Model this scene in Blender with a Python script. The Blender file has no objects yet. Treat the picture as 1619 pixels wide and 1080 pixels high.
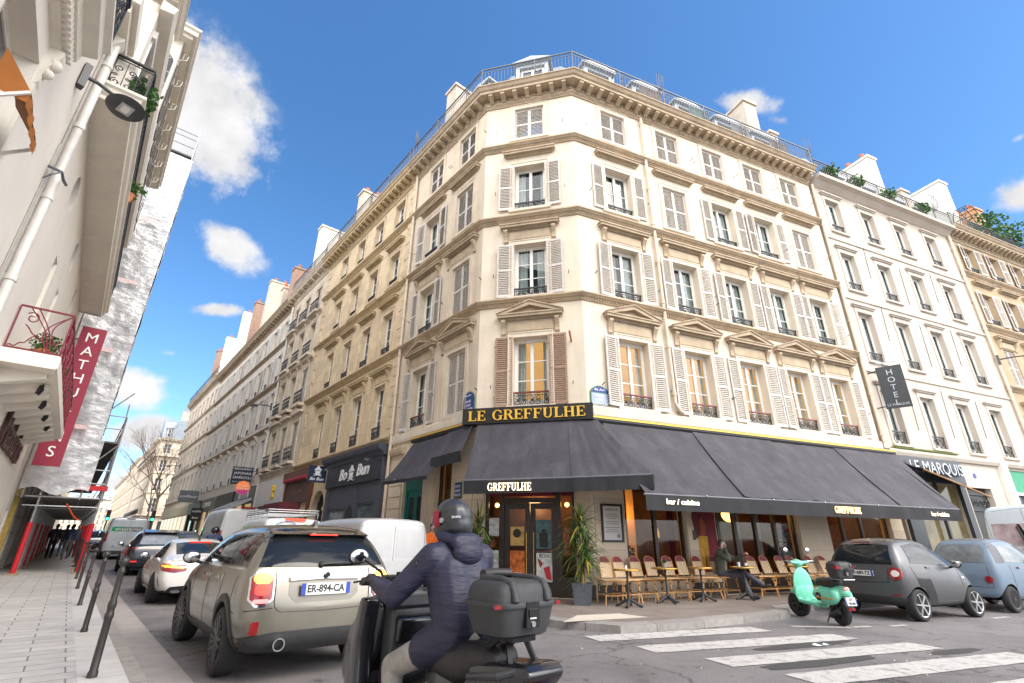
import bpy, bmesh, math, random
from math import sin, cos, pi, radians, sqrt, atan2, hypot, floor
from mathutils import Matrix, Vector, noise as mnoise
from mathutils.bvhtree import BVHTree
random.seed(7)
scene = bpy.context.scene
COL = scene.collection

# ------------------------------------------------------------------ camera
CAM_H = 1.4
cam_d = bpy.data.cameras.new("camera"); cam_d.sensor_width = 36; cam_d.sensor_fit = 'HORIZONTAL'
cam_d.lens = 770.16 / 1619 * 36; cam_d.clip_start = 0.05; cam_d.clip_end = 3000
cam = bpy.data.objects.new("camera", cam_d); COL.objects.link(cam)
_pt, _rl = radians(22.391), radians(0.511)
_F = Vector((0, cos(_pt), sin(_pt))); _U = Vector((0, -sin(_pt), cos(_pt))); _R = Vector((1, 0, 0))
_r = _R * cos(_rl) + _U * sin(_rl); _u = -_R * sin(_rl) + _U * cos(_rl)
cam.matrix_world = Matrix((( _r.x, _u.x, -_F.x, 0), (_r.y, _u.y, -_F.y, 0), (_r.z, _u.z, -_F.z, CAM_H), (0, 0, 0, 1)))
scene.camera = cam

# ------------------------------------------------------------------ exposure, sun, sky
scene.view_settings.view_transform = 'Standard'; scene.view_settings.look = 'None'
scene.view_settings.gamma = 1.0; scene.view_settings.exposure = EXPOSURE = 0.76
scene.cycles.use_denoising = True
scene.cycles.max_bounces = 8; scene.cycles.transparent_max_bounces = 16
SUN_AZ, SUN_EL = radians(124), radians(46)
sun_d = bpy.data.lights.new("sun", 'SUN'); sun_d.energy = 1.3; sun_d.angle = radians(28); sun_d.color = (1, 0.9, 0.76)
sun = bpy.data.objects.new("sun", sun_d); COL.objects.link(sun)
_sd = Vector((sin(SUN_AZ) * cos(SUN_EL), cos(SUN_AZ) * cos(SUN_EL), sin(SUN_EL)))
sun.rotation_euler = _sd.to_track_quat('Z', 'Y').to_euler()
sun.location = _sd * 200

def px_dir(x, y):
	return ((x - 809.5) * _r - (y - 540) * _u + 770.16 * _F).normalized()

W = bpy.data.worlds.new("World"); scene.world = W; W.use_nodes = True
nt = W.node_tree; N = nt.nodes; N.clear(); LK = nt.links.new
def wn(t, **k):
	n = N.new(t)
	for a, b in k.items(): setattr(n, a, b)
	return n
sky = wn('ShaderNodeTexSky', sky_type='NISHITA', sun_disc=False, sun_elevation=SUN_EL, sun_rotation=SUN_AZ, altitude=100, air_density=1.0, dust_density=0.4, ozone_density=1.6)
hsv = wn('ShaderNodeHueSaturation'); hsv.inputs['Saturation'].default_value = 1.25; hsv.inputs['Value'].default_value = 1.08
tc = wn('ShaderNodeTexCoord')
skm = wn('ShaderNodeMapping', vector_type='POINT'); skm.inputs['Location'].default_value = (0, 0, .035); LK(tc.outputs['Generated'], skm.inputs['Vector']); LK(skm.outputs[0], sky.inputs['Vector'])   # a clear, haze-free horizon
LK(sky.outputs[0], hsv.inputs['Color'])
def vmath(op, a, b):
	n = wn('ShaderNodeVectorMath', operation=op)
	for i, v in enumerate((a, b)):
		if hasattr(v, 'node'): LK(v, n.inputs[i])
		elif v is not None: n.inputs[i].default_value = v
	return n
def fmath(op, a, b=0.0, c=None, clamp=False):
	n = wn('ShaderNodeMath', operation=op, use_clamp=clamp)
	for i, v in enumerate((a, b) if c is None else (a, b, c)):
		if hasattr(v, 'node'): LK(v, n.inputs[i])
		else: n.inputs[i].default_value = v
	return n.outputs[0]
DIRN = vmath('NORMALIZE', tc.outputs['Generated'], None).outputs[0]
# cumulus clouds: soft ellipsoidal regions of the sky broken up by noise
CLOUDS = [(285, 190, 200, 190, 0.1, 1.2), (350, 240, 130, 95, 0.5, 1.0), (265, 90, 110, 100, 0, 1.0), (355, 382, 105, 58, 0.45, 1.05), (215, 615, 95, 48, .4, 1.05),
		  (245, 683, 150, 40, 0.1, 1.0), (270, 560, 30, 12, 0, .45), (345, 490, 60, 16, 0, .8), (1180, 160, 75, 28, .3, .8), (1625, 310, 130, 60, 0, 1.2), (1610, 218, 26, 16, 0, .6), (1235, 190, 24, 14, .4, .32),
		  (1520, 262, 26, 9, .2, .4), (160, 480, 90, 60, 0, .9), (200, 760, 140, 30, 0, .8), (1900, 600, 260, 120, 0, .9), (-500, 300, 500, 260, 0, 1.0), (800, -900, 400, 200, 0, 1), (2400, 100, 400, 300, 0, 1)]
# added fill: unseen bright cloud behind and above the camera, lighting the shaded fronts
FILL_CLOUDS = [((-.55, -.75, .45), 1.0, 1.0), ((.1, -.8, .65), .8, .9), ((.90, -.25, .50), .75, .9)]
field = None
for (cx, cy, rx, ry, rot, amp) in CLOUDS:
	c = px_dir(cx, cy)
	du = (px_dir(cx + 20 * cos(rot), cy + 20 * sin(rot)) - c) / 20; dv = (px_dir(cx - 20 * sin(rot), cy + 20 * cos(rot)) - c) / 20
	au = du.normalized() / (du.length * rx); av = dv.normalized() / (dv.length * ry)
	df = vmath('SUBTRACT', DIRN, tuple(c)).outputs[0]
	a = vmath('DOT_PRODUCT', df, tuple(au)).outputs['Value']; b = vmath('DOT_PRODUCT', df, tuple(av)).outputs['Value']
	side = vmath('DOT_PRODUCT', DIRN, tuple(c)).outputs['Value']
	q = fmath('ADD', fmath('MULTIPLY', a, a), fmath('MULTIPLY', b, b))
	w = fmath('MULTIPLY', fmath('SUBTRACT', 1.0, fmath('SQRT', q), clamp=True), amp)
	w = fmath('MULTIPLY', w, fmath('GREATER_THAN', side, 0.2))
	field = w if field is None else fmath('MAXIMUM', field, w)
for d_, r_c, amp in FILL_CLOUDS:
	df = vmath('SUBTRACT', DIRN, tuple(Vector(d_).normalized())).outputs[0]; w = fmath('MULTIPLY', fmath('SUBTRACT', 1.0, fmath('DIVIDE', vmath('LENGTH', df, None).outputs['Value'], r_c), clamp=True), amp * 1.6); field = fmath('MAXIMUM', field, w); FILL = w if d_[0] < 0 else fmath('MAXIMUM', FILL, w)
nz = wn('ShaderNodeTexNoise'); nz.inputs['Scale'].default_value = 6.5; nz.inputs['Detail'].default_value = 9.0; nz.inputs['Roughness'].default_value = 0.62
LK(DIRN, nz.inputs['Vector'])
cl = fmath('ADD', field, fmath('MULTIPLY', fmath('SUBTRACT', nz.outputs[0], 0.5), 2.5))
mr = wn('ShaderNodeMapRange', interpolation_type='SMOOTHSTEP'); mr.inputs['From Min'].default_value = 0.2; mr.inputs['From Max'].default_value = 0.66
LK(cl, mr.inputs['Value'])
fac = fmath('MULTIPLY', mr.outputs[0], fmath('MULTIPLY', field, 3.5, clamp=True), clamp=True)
# cloud shade: a second noise gives pale grey bellies
nz2 = wn('ShaderNodeTexNoise'); nz2.inputs['Scale'].default_value = 14.0; nz2.inputs['Detail'].default_value = 6.0
LK(vmath('ADD', DIRN, (0.02, 0, 0.03)).outputs[0], nz2.inputs['Vector'])
shade = wn('ShaderNodeMapRange'); shade.inputs['From Min'].default_value = 0.3; shade.inputs['From Max'].default_value = 0.62
shade.inputs['To Min'].default_value = CLOUD_LO = 3.0; shade.inputs['To Max'].default_value = CLOUD_HI = 4.0
LK(nz2.outputs[0], shade.inputs['Value'])
lum = fmath('MULTIPLY', shade.outputs[0], fmath('ADD', 1.0, fmath('MULTIPLY', FILL, 4.8)))      # the added clouds behind are boosted past the visible ones, as fill light
ccol = wn('ShaderNodeCombineColor')
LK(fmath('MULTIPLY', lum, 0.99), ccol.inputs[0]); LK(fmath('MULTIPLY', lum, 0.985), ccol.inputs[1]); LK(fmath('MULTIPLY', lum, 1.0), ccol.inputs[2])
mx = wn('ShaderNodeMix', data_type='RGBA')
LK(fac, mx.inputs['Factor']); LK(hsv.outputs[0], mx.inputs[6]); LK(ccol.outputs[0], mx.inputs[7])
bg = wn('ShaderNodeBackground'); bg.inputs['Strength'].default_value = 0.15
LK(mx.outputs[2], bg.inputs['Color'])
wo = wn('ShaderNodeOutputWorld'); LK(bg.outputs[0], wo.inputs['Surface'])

# ------------------------------------------------------------------ frames
AZL, AZR, AZC = radians(-40.054), radians(67.322), radians(103.741)
DL = Vector((sin(AZL), cos(AZL), 0)); NL = Vector((DL.y, -DL.x, 0))
DR = Vector((sin(AZR), cos(AZR), 0)); NR = Vector((DR.y, -DR.x, 0))
DC = Vector((sin(AZC), cos(AZC), 0)); NC = Vector((DC.y, -DC.x, 0))
PA = Vector((-1.024, 13.967, 0)); PB = Vector((2.118, 13.1985, 0))
def frame(o, xdir):
	xdir = xdir.normalized()
	return Matrix.Translation(o) @ Matrix.Rotation(atan2(xdir.y, xdir.x), 4, 'Z')
# facade frames: x to the right as seen from the street, y into the building, z up
FL = frame(PA, -DL); FC = frame(PA, DC); FR = frame(PB, DR)
FW = frame(-1.8 * NL, DL)               # white building on the left pavement
def SL(s, off, z=0.0): return DL * s + NL * off + Vector((0, 0, z))      # left street: s along, off to the right
def SR(s, off, z=0.0): return DR * s + NR * off + Vector((0, 0, z))      # right street
def zr(s): return max(0.0, (s - 14) * 0.0105)                            # the left street climbs gently

# ------------------------------------------------------------------ object helpers
def link(name, data, parent=None, M=None):
	o = bpy.data.objects.new(name, data); COL.objects.link(o)
	M = M or Matrix()
	WMAT[o.name] = M
	if parent is not None:
		o.parent = parent; o.matrix_local = WMAT[parent.name].inverted() @ M
	else: o.matrix_local = M
	return o
WMAT = {}
def thing(name, label, cat, M=None, group=None):
	o = link(name, None, None, M); o.empty_display_size = 0.2
	return tag(o, label, cat, group)
def tag(o, label=None, cat=None, group=None, kind=None):
	if label: o['label'] = label
	if cat: o['category'] = cat
	if group: o['group'] = group
	if kind: o['kind'] = kind
	return o
def dup(root, M, label=None, group=None):
	"""copy a thing with its parts and sub-parts"""
	def cp(o, parent):
		c = o.copy(); COL.objects.link(c)
		if parent is not None:
			c.parent = parent; WMAT[c.name] = WMAT[parent.name] @ c.matrix_local
		else:
			c.matrix_local = M; WMAT[c.name] = M
		for ch in KIDS.get(o.name, [k for k in o.children]): cp(ch, c)
		return c
	r = cp(root, None)
	if label: r['label'] = label
	if group: r['group'] = group
	return r
KIDS = {}

class MB:
	def __init__(s): s.v = []; s.f = []; s.m = []
	def add(s, vs, fs, m=0):
		b = len(s.v); s.v += [tuple(v) for v in vs]; s.f += [tuple(b + i for i in f) for f in fs]; s.m += [m] * len(fs); return s
	def box(s, x0, x1, y0, y1, z0, z1, m=0):
		return s.add([(x0, y0, z0), (x1, y0, z0), (x1, y1, z0), (x0, y1, z0), (x0, y0, z1), (x1, y0, z1), (x1, y1, z1), (x0, y1, z1)],
					 [(0, 3, 2, 1), (4, 5, 6, 7), (0, 1, 5, 4), (1, 2, 6, 5), (2, 3, 7, 6), (3, 0, 4, 7)], m)
	def obox(s, M, sx, sy, sz, m=0):
		b = len(s.v); s.box(-sx / 2, sx / 2, -sy / 2, sy / 2, -sz / 2, sz / 2, m)
		for i in range(b, b + 8): s.v[i] = tuple(M @ Vector(s.v[i]))
		return s
	def bar(s, a, b, w, h=None, m=0):
		a, b = Vector(a), Vector(b); d = b - a
		if d.length < 1e-6: return s
		q = d.to_track_quat('X', 'Z').to_matrix().to_4x4()
		return s.obox(Matrix.Translation((a + b) / 2) @ q, d.length, w, h or w, m)
	def quad(s, a, b, c, d, m=0): return s.add([a, b, c, d], [(0, 1, 2, 3)], m)
	def prism(s, poly, ax, d0, d1, m=0):
		"""poly of 2D points; ax 'y' -> poly in xz extruded along y, 'x' -> poly in yz, 'z' -> poly in xy"""
		def P(p, d):
			return {'y': (p[0], d, p[1]), 'x': (d, p[0], p[1]), 'z': (p[0], p[1], d)}[ax]
		n = len(poly); vs = [P(p, d0) for p in poly] + [P(p, d1) for p in poly]
		fs = [tuple(range(n)), tuple(range(2 * n - 1, n - 1, -1))] + [(i, i + n, (i + 1) % n + n, (i + 1) % n) for i in range(n)]
		return s.add(vs, fs, m)
	def tube(s, pts, r, n=6, closed=False, m=0):
		pts = [Vector(p) for p in pts]; k = len(pts); rs = r if isinstance(r, (list, tuple)) else [r] * k
		b = len(s.v); up = None
		for i, p in enumerate(pts):
			t = (pts[(i + 1) % k] - pts[i - 1]) if closed else (pts[min(i + 1, k - 1)] - pts[max(i - 1, 0)])
			t = t.normalized() if t.length > 1e-9 else Vector((0, 0, 1))
			if up is None: up = Vector((0, 0, 1)) if abs(t.z) < .9 else Vector((1, 0, 0))
			x = t.cross(up)
			if x.length < 1e-4: x = t.orthogonal()
			x.normalize(); y = x.cross(t).normalized(); up = y
			for j in range(n):
				a = 2 * pi * j / n; s.v.append(tuple(p + (x * cos(a) + y * sin(a)) * rs[i]))
		K = k if closed else k - 1
		for i in range(K):
			for j in range(n):
				s.f.append((b + i * n + j, b + i * n + (j + 1) % n, b + ((i + 1) % k) * n + (j + 1) % n, b + ((i + 1) % k) * n + j)); s.m.append(m)
		if not closed:
			s.f.append(tuple(b + j for j in reversed(range(n)))); s.f.append(tuple(b + (k - 1) * n + j for j in range(n))); s.m += [m, m]
		return s
	def lathe(s, prof, c=(0, 0, 0), n=16, M=None, m=0):
		"""prof: (radius, height) from bottom to top, about z through c"""
		M = M or Matrix.Translation(c); b = len(s.v)
		for r, z in prof:
			for j in range(n):
				a = 2 * pi * j / n; s.v.append(tuple(M @ Vector((r * cos(a), r * sin(a), z))))
		for i in range(len(prof) - 1):
			for j in range(n):
				s.f.append((b + i * n + j, b + i * n + (j + 1) % n, b + (i + 1) * n + (j + 1) % n, b + (i + 1) * n + j)); s.m.append(m)
		s.f.append(tuple(b + j for j in reversed(range(n)))); s.f.append(tuple(b + (len(prof) - 1) * n + j for j in range(n))); s.m += [m, m]
		return s
	def ball(s, c, r, n=10, sc=(1, 1, 1), m=0):
		prof = [(max(1e-4, r * cos(-pi / 2 + pi * i / n)), r * sin(-pi / 2 + pi * i / n)) for i in range(n + 1)]
		return s.lathe(prof, n=n + 4, M=Matrix.Translation(c) @ Matrix.Diagonal((*sc, 1)), m=m)
	def grid(s, fn, nu, nv, m=0):
		b = len(s.v)
		for i in range(nu + 1):
			for j in range(nv + 1): s.v.append(tuple(fn(i / nu, j / nv)))
		for i in range(nu):
			for j in range(nv):
				a = b + i * (nv + 1) + j; s.f.append((a, a + nv + 1, a + nv + 2, a + 1)); s.m.append(m)
		return s
	def sweep(s, path, prof, m=0, caps=True):
		"""path: plan points (x,y); prof: (out, z) list; outward = right of travel; mitred"""
		path = [Vector((p[0], p[1])) for p in path]; k = len(path); b = len(s.v); n = len(prof)
		for i, p in enumerate(path):
			d0 = (p - path[i - 1]).normalized() if i else (path[1] - p).normalized()
			d1 = (path[i + 1] - p).normalized() if i < k - 1 else d0
			n0 = Vector((d0.y, -d0.x)); n1 = Vector((d1.y, -d1.x)); mt = (n0 + n1).normalized(); mt = mt / max(.3, mt.dot(n0))
			for o, z in prof: s.v.append((p.x + mt.x * o, p.y + mt.y * o, z))
		for i in range(k - 1):
			for j in range(n - 1):
				s.f.append((b + i * n + j, b + (i + 1) * n + j, b + (i + 1) * n + j + 1, b + i * n + j + 1)); s.m.append(m)
		if caps:
			s.f.append(tuple(b + j for j in range(n))); s.f.append(tuple(b + (k - 1) * n + j for j in reversed(range(n)))); s.m += [m, m]
		return s
	def mesh(s, name, mats, smooth=None):
		me = bpy.data.meshes.new(name); me.from_pydata(s.v, [], s.f)
		for m in (mats if isinstance(mats, (list, tuple)) else [mats]): me.materials.append(m)
		if any(s.m): me.polygons.foreach_set('material_index', s.m)
		bm = bmesh.new(); bm.from_mesh(me); bmesh.ops.recalc_face_normals(bm, faces=bm.faces); bm.to_mesh(me); bm.free()
		if smooth:
			me.polygons.foreach_set('use_smooth', [True] * len(me.polygons)); me.set_sharp_from_angle(angle=radians(smooth))
		me.update(); return me
	def build(s, name, mats, parent=None, M=None, smooth=None):
		return link(name, s.mesh(name, mats, smooth), parent, M)

def evaluated(me, mods):
	"""apply modifiers to a mesh without operators"""
	o = bpy.data.objects.new("working", me); COL.objects.link(o)
	for t, kw in mods:
		md = o.modifiers.new(t, t)
		for k, v in kw.items(): setattr(md, k, v)
	dg = bpy.context.evaluated_depsgraph_get(); dg.update()
	out = bpy.data.meshes.new_from_object(o.evaluated_get(dg)); bpy.data.objects.remove(o)
	return out
def set_smooth(me, ang=None):
	me.polygons.foreach_set('use_smooth', [True] * len(me.polygons))
	if ang: me.set_sharp_from_angle(angle=radians(ang))
	return me

_fonts = {}
def text_mesh(txt, size, depth, mat, align='CENTER', shear=0, spacing=1.0, bevel=0, offset=0.0):
	cu = bpy.data.curves.new("lettering", 'FONT'); cu.body = txt; cu.size = size; cu.extrude = depth / 2; cu.align_x = align; cu.align_y = 'CENTER'
	cu.shear = shear; cu.space_character = spacing; cu.offset = offset; cu.resolution_u = 3
	o = bpy.data.objects.new("lettering", cu); COL.objects.link(o)
	dg = bpy.context.evaluated_depsgraph_get(); dg.update()
	me = bpy.data.meshes.new_from_object(o.evaluated_get(dg)); bpy.data.objects.remove(o); me.materials.clear(); me.materials.append(mat)
	return me
RX90 = Matrix.Rotation(pi / 2, 4, 'X')       # text lying in xy -> standing in xz, facing -y
def text(name, txt, size, mat, parent, M, depth=0.01, width=None, vertical=False, **k):
	"""lettering standing in the xz plane of frame M, facing -y; squeezed to a given width"""
	if vertical:
		mb = bpy.data.meshes.new(name); bm = bmesh.new()
		for i, ch in enumerate(txt):
			if ch == ' ': continue
			t = text_mesh(ch, size, depth, mat, **k); t.transform(Matrix.Translation((0, -i * size * vertical, 0))); bm.from_mesh(t)
		bm.to_mesh(mb); bm.free(); mb.materials.append(mat); me = mb
	else:
		me = text_mesh(txt, size, depth, mat, **k)
		if width:
			xs = [v.co.x for v in me.vertices]; w = max(xs) - min(xs); c = (max(xs) + min(xs)) / 2
			me.transform(Matrix.Diagonal((width / w, 1, 1, 1)) @ Matrix.Translation((-c, 0, 0)))
	me.transform(RX90); me.name = name
	return link(name, me, parent, M)

# slab-serif capitals drawn as strokes; unit height 1
def serif_text(name, txt, h, mat, parent, M, depth=0.02, width=None):
	T, t, sv, sw = .17, .075, .06, .075       # stem, hairline, serif thickness, serif overhang
	mb = MB(); cnt = [0]; x = 0.0
	def bx(x0, x1, z0, z1):
		cnt[0] += 1; e = cnt[0] * 2e-4
		mb.box(x0 * h, x1 * h, -depth - e, 0, z0 * h, z1 * h)
	def arc(cx, cz, rx, rz, a0, a1, tx, tz, n=14):
		cnt[0] += 1; e = cnt[0] * 2e-4; vs = []; fs = []
		for i in range(n + 1):
			a = radians(a0 + (a1 - a0) * i / n); o = (cx + rx * cos(a), cz + rz * sin(a)); q = (cx + (rx - tx) * cos(a), cz + (rz - tz) * sin(a))
			for p in (o, q):
				for y in (-depth - e, 0): vs.append((p[0] * h, y, p[1] * h))
		for i in range(n):
			b = i * 4
			fs += [(b, b + 4, b + 6, b + 2), (b + 1, b + 3, b + 7, b + 5), (b, b + 1, b + 5, b + 4), (b + 2, b + 6, b + 7, b + 3)]
		mb.add(vs, fs)
	def stem(X, z0=0, z1=1, top=True, bot=True):
		bx(X, X + T, z0, z1)
		if bot: bx(X - sw, X + T + sw, 0, sv)
		if top: bx(X - sw, X + T + sw, 1 - sv, 1)
	for ch in txt:
		if ch == ' ': x += .42; continue
		X = x + .08
		if ch in 'LEF':
			stem(X)
			if ch == 'L': bx(X + T, X + .56, 0, t); bx(X + .50, X + .56, 0, .27); x += .72
			else:
				bx(X + T, X + .55, 1 - t, 1); bx(X + .49, X + .55, .75, 1); bx(X + T, X + .40, .5 - t / 2, .5 + t / 2); bx(X + .36, X + .41, .38, .62)
				if ch == 'E': bx(X + T, X + .58, 0, t); bx(X + .52, X + .58, 0, .27)
				x += .74
		elif ch == 'H':
			stem(X); stem(X + .5); bx(X + T, X + .5, .5 - t / 2, .5 + t / 2); x += .92
		elif ch == 'U':
			bx(X, X + T, .32, 1); bx(X - sw, X + T + sw, 1 - sv, 1); bx(X + .5, X + .5 + t * 1.2, .32, 1); bx(X + .5 - sw, X + .6 + sw, 1 - sv, 1)
			arc(X + .295, .32, .295, .33, 180, 360, .12, .09); x += .86
		elif ch == 'R':
			stem(X); arc(X + .30, .745, .30, .255, -90, 90, T, t); bx(X + T, X + .31, 1 - t, 1); bx(X + T, X + .31, .49, .49 + t)
			cnt[0] += 1; e = cnt[0] * 2e-4
			mb.prism([((X + .27) * h, .5 * h), ((X + .46) * h, .5 * h), ((X + .72) * h, 0), ((X + .52) * h, 0)], 'y', -depth - e, 0); bx(X + .5, X + .78, 0, sv); x += .84
		elif ch == 'G':
			arc(X + .40, .5, .40, .52, 45, 315, .16, .075, 24); bx(X + .58, X + .58 + T * .9, .03, .44); bx(X + .48, X + .83, .40, .46); bx(X + .62, X + .69, .68, .93); x += .95
	w = x * h; sc = (width / w) if width else 1
	me = mb.mesh(name, mat); me.transform(Matrix.Translation((-w * sc / 2, 0, -h / 2)) @ Matrix.Diagonal((sc, 1, 1, 1)))
	return link(name, me, parent, M)

# ------------------------------------------------------------------ materials
MATS = {}
def mat(name, col, rough=.6, metal=0.0, var=.12, scale=6.0, bump=0.0, bscale=60.0, bstr=None, streak=0.0, dirt=None, spec=.5, coat=0.0, emit=None, estr=0.0, joints=None, wave=None):
	if name in MATS: return MATS[name]
	m = bpy.data.materials.new(name); m.use_nodes = True; t = m.node_tree; n = t.nodes; L = t.links.new; b = n['Principled BSDF']
	b.inputs['Roughness'].default_value = rough; b.inputs['Metallic'].default_value = metal; b.inputs['Specular IOR Level'].default_value = spec
	b.inputs['Coat Weight'].default_value = coat; b.inputs['Coat Roughness'].default_value = .04
	geo = n.new('ShaderNodeNewGeometry'); pos = geo.outputs['Position']
	c = None
	def mixc(a, bb, f, mode='MIX'):
		q = n.new('ShaderNodeMix'); q.data_type = 'RGBA'; q.blend_type = mode
		for s_, v in ((0, f), (6, a), (7, bb)):
			if hasattr(v, 'node'): L(v, q.inputs[s_])
			else: q.inputs[s_].default_value = v if s_ == 0 else (*v, 1)
		return q.outputs[2]
	def nz(sc, det=4, ro=.6, stretch=None, coords=None):
		k = n.new('ShaderNodeTexNoise'); k.inputs['Scale'].default_value = sc; k.inputs['Detail'].default_value = det; k.inputs['Roughness'].default_value = ro
		v = coords or pos
		if stretch:
			mp = n.new('ShaderNodeMapping'); mp.inputs['Scale'].default_value = stretch; L(v, mp.inputs['Vector']); v = mp.outputs[0]
		L(v, k.inputs['Vector']); return k.outputs[0]
	def ramp(f, lo, hi):
		k = n.new('ShaderNodeMapRange'); k.inputs['From Min'].default_value = lo; k.inputs['From Max'].default_value = hi; L(f, k.inputs['Value']); return k.outputs[0]
	cur = col
	if var > 0:
		dk = tuple(x * (1 - var) for x in col); lt = tuple(min(1, x * (1 + var)) for x in col)
		cur = mixc(dk, lt, ramp(nz(scale, 6), .3, .7))
	if streak > 0:
		f = ramp(nz(2.2, 5, .65, (1, 1, .12)), .48, .75); g = n.new('ShaderNodeMath'); g.operation = 'MULTIPLY'; L(f, g.inputs[0]); g.inputs[1].default_value = streak
		cur = mixc(cur, dirt or tuple(x * .55 for x in col), g.outputs[0])
	h = None
	if joints:                       # (block width, course height, joint size, joint darkness): coursed stone in the object's xz plane
		tcn = n.new('ShaderNodeTexCoord'); sp = n.new('ShaderNodeSeparateXYZ'); cb = n.new('ShaderNodeCombineXYZ'); L(tcn.outputs['Object'], sp.inputs[0])
		if len(joints) > 4: L(sp.outputs[0], cb.inputs[joints[4] - 1]); L(sp.outputs[1], cb.inputs[2 - joints[4]])
		else: L(sp.outputs[0], cb.inputs[0]); L(sp.outputs[2], cb.inputs[1])
		bk = n.new('ShaderNodeTexBrick'); L(cb.outputs[0], bk.inputs['Vector']); bk.inputs['Scale'].default_value = 1; bk.inputs['Brick Width'].default_value = joints[0]; bk.inputs['Row Height'].default_value = joints[1]
		bk.inputs['Mortar Size'].default_value = joints[2]; bk.inputs['Mortar Smooth'].default_value = .3; bk.inputs['Bias'].default_value = 0
		bk.inputs['Color1'].default_value = (.86, .86, .86, 1); bk.inputs['Color2'].default_value = (1.06, 1.05, 1.03, 1); bk.inputs['Mortar'].default_value = (joints[3],) * 3 + (1,)
		cur = mixc(cur, bk.outputs['Color'], 1.0, 'MULTIPLY'); h = bk.outputs['Fac']
	if hasattr(cur, 'node'): L(cur, b.inputs['Base Color'])
	else: b.inputs['Base Color'].default_value = (*col, 1)
	if bump > 0:
		bn = n.new('ShaderNodeBump'); bn.inputs['Strength'].default_value = min(1, bump); bn.inputs['Distance'].default_value = .02; L(nz(bscale, 5, .6, bstr), bn.inputs['Height']); L(bn.outputs[0], b.inputs['Normal'])
	if emit: b.inputs['Emission Color'].default_value = (*emit, 1); b.inputs['Emission Strength'].default_value = estr
	MATS[name] = m; return m
def glassmat(name, tint=(.8, .85, .85), refl=.12, rough=.02):
	m = bpy.data.materials.new(name); m.use_nodes = True; t = m.node_tree; n = t.nodes; n.clear(); L = t.links.new
	tr = n.new('ShaderNodeBsdfTransparent'); tr.inputs[0].default_value = (*tint, 1)
	gl = n.new('ShaderNodeBsdfGlossy'); gl.inputs['Roughness'].default_value = rough
	fr = n.new('ShaderNodeFresnel'); fr.inputs['IOR'].default_value = 1.45
	ad = n.new('ShaderNodeMath'); ad.operation = 'ADD'; ad.use_clamp = True; L(fr.outputs[0], ad.inputs[0]); ad.inputs[1].default_value = refl; gm = n.new('ShaderNodeNewGeometry'); fr_ = n.new('ShaderNodeMath'); fr_.operation = 'SUBTRACT'; fr_.inputs[0].default_value = 1; L(gm.outputs['Backfacing'], fr_.inputs[1]); ml = n.new('ShaderNodeMath'); ml.operation = 'MULTIPLY'; L(ad.outputs[0], ml.inputs[0]); L(fr_.outputs[0], ml.inputs[1])
	mx = n.new('ShaderNodeMixShader'); L(ml.outputs[0], mx.inputs[0]); L(tr.outputs[0], mx.inputs[1]); L(gl.outputs[0], mx.inputs[2])
	o = n.new('ShaderNodeOutputMaterial'); L(mx.outputs[0], o.inputs[0]); MATS[name] = m; return m

M_cream = mat('cream render', (.64, .555, .44), .85, var=.09, scale=1.1, streak=.36, dirt=(.45, .37, .28), bump=.25, bscale=90)
M_creamL = mat('cream stone', (.60, .505, .385), .85, var=.10, scale=1.4, streak=.4, dirt=(.27, .21, .15), bump=.3, bscale=70)
M_trim = mat('weathered moulding', (.43, .335, .23), .85, var=.14, scale=3, streak=.4, dirt=(.20, .15, .10), bump=.25, bscale=80)
M_gold = mat('golden limestone', (.64, .51, .34), .85, var=.12, scale=1.1, streak=.25, dirt=(.33, .23, .12), bump=.3, joints=(1.1, .42, .006, .8))
M_goldtrim = mat('golden moulding', (.50, .385, .23), .85, var=.15, scale=3, streak=.3, bump=.25)
M_pale = mat('pale limestone', (.64, .545, .425), .85, var=.10, scale=1.2, streak=.3, bump=.3, joints=(1.2, .45, .006, .82))
M_hotel = mat('hotel render', (.50, .44, .375), .85, var=.08, scale=1.0, streak=.35, dirt=(.36, .29, .22), bump=.2)
M_pink = mat('pinkish render', (.70, .62, .525), .85, var=.06, scale=1.0, streak=.25, dirt=(.48, .37, .28), bump=.2)
M_white = mat('white render', (.76, .70, .62), .8, var=.04, scale=1.5, streak=.12, dirt=(.55, .49, .41), bump=.15)
M_whitetrim = mat('white moulding', (.72, .67, .58), .75, var=.05, scale=3, streak=.2)
M_shut = mat('worn white shutter paint', (.53, .49, .45), .7, var=.28, scale=22, streak=.45, dirt=(.36, .28, .22))
M_shutb = mat('brown worn shutter paint', (.30, .19, .13), .75, var=.35, scale=18, streak=.4, dirt=(.5, .42, .36))
M_frame = mat('white window paint', (.72, .69, .64), .5, var=.05, scale=8)
M_iron = mat('black iron', (.025, .027, .032), .45, var=.3, scale=20, spec=.5)
M_ironl = mat('grey iron', (.10, .105, .12), .5, var=.2, scale=20)
M_redwood = mat('red handrail', (.16, .03, .03), .45, var=.2, scale=10)
M_glass = glassmat('window glass', refl=.02)
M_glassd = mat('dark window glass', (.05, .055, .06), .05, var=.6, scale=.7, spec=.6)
M_curt = mat('net curtain', (.55, .53, .50), .9, var=.08, scale=8)
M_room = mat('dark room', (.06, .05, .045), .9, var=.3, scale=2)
M_warm = mat('lit room', (.4, .25, .1), .9, var=.3, scale=1.5, emit=(1, .55, .18), estr=.45)
M_zinc = mat('zinc roof', (.24, .27, .30), .45, metal=.3, var=.12, scale=2, streak=.3, dirt=(.16, .18, .2))
M_zincl = mat('pale zinc', (.36, .39, .42), .5, var=.1, scale=3, streak=.2)
M_pipe = mat('cream cast pipe', (.60, .49, .37), .55, var=.08, scale=4, streak=.3)
M_pot = mat('terracotta chimney pot', (.50, .17, .08), .8, var=.2, scale=10)
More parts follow.
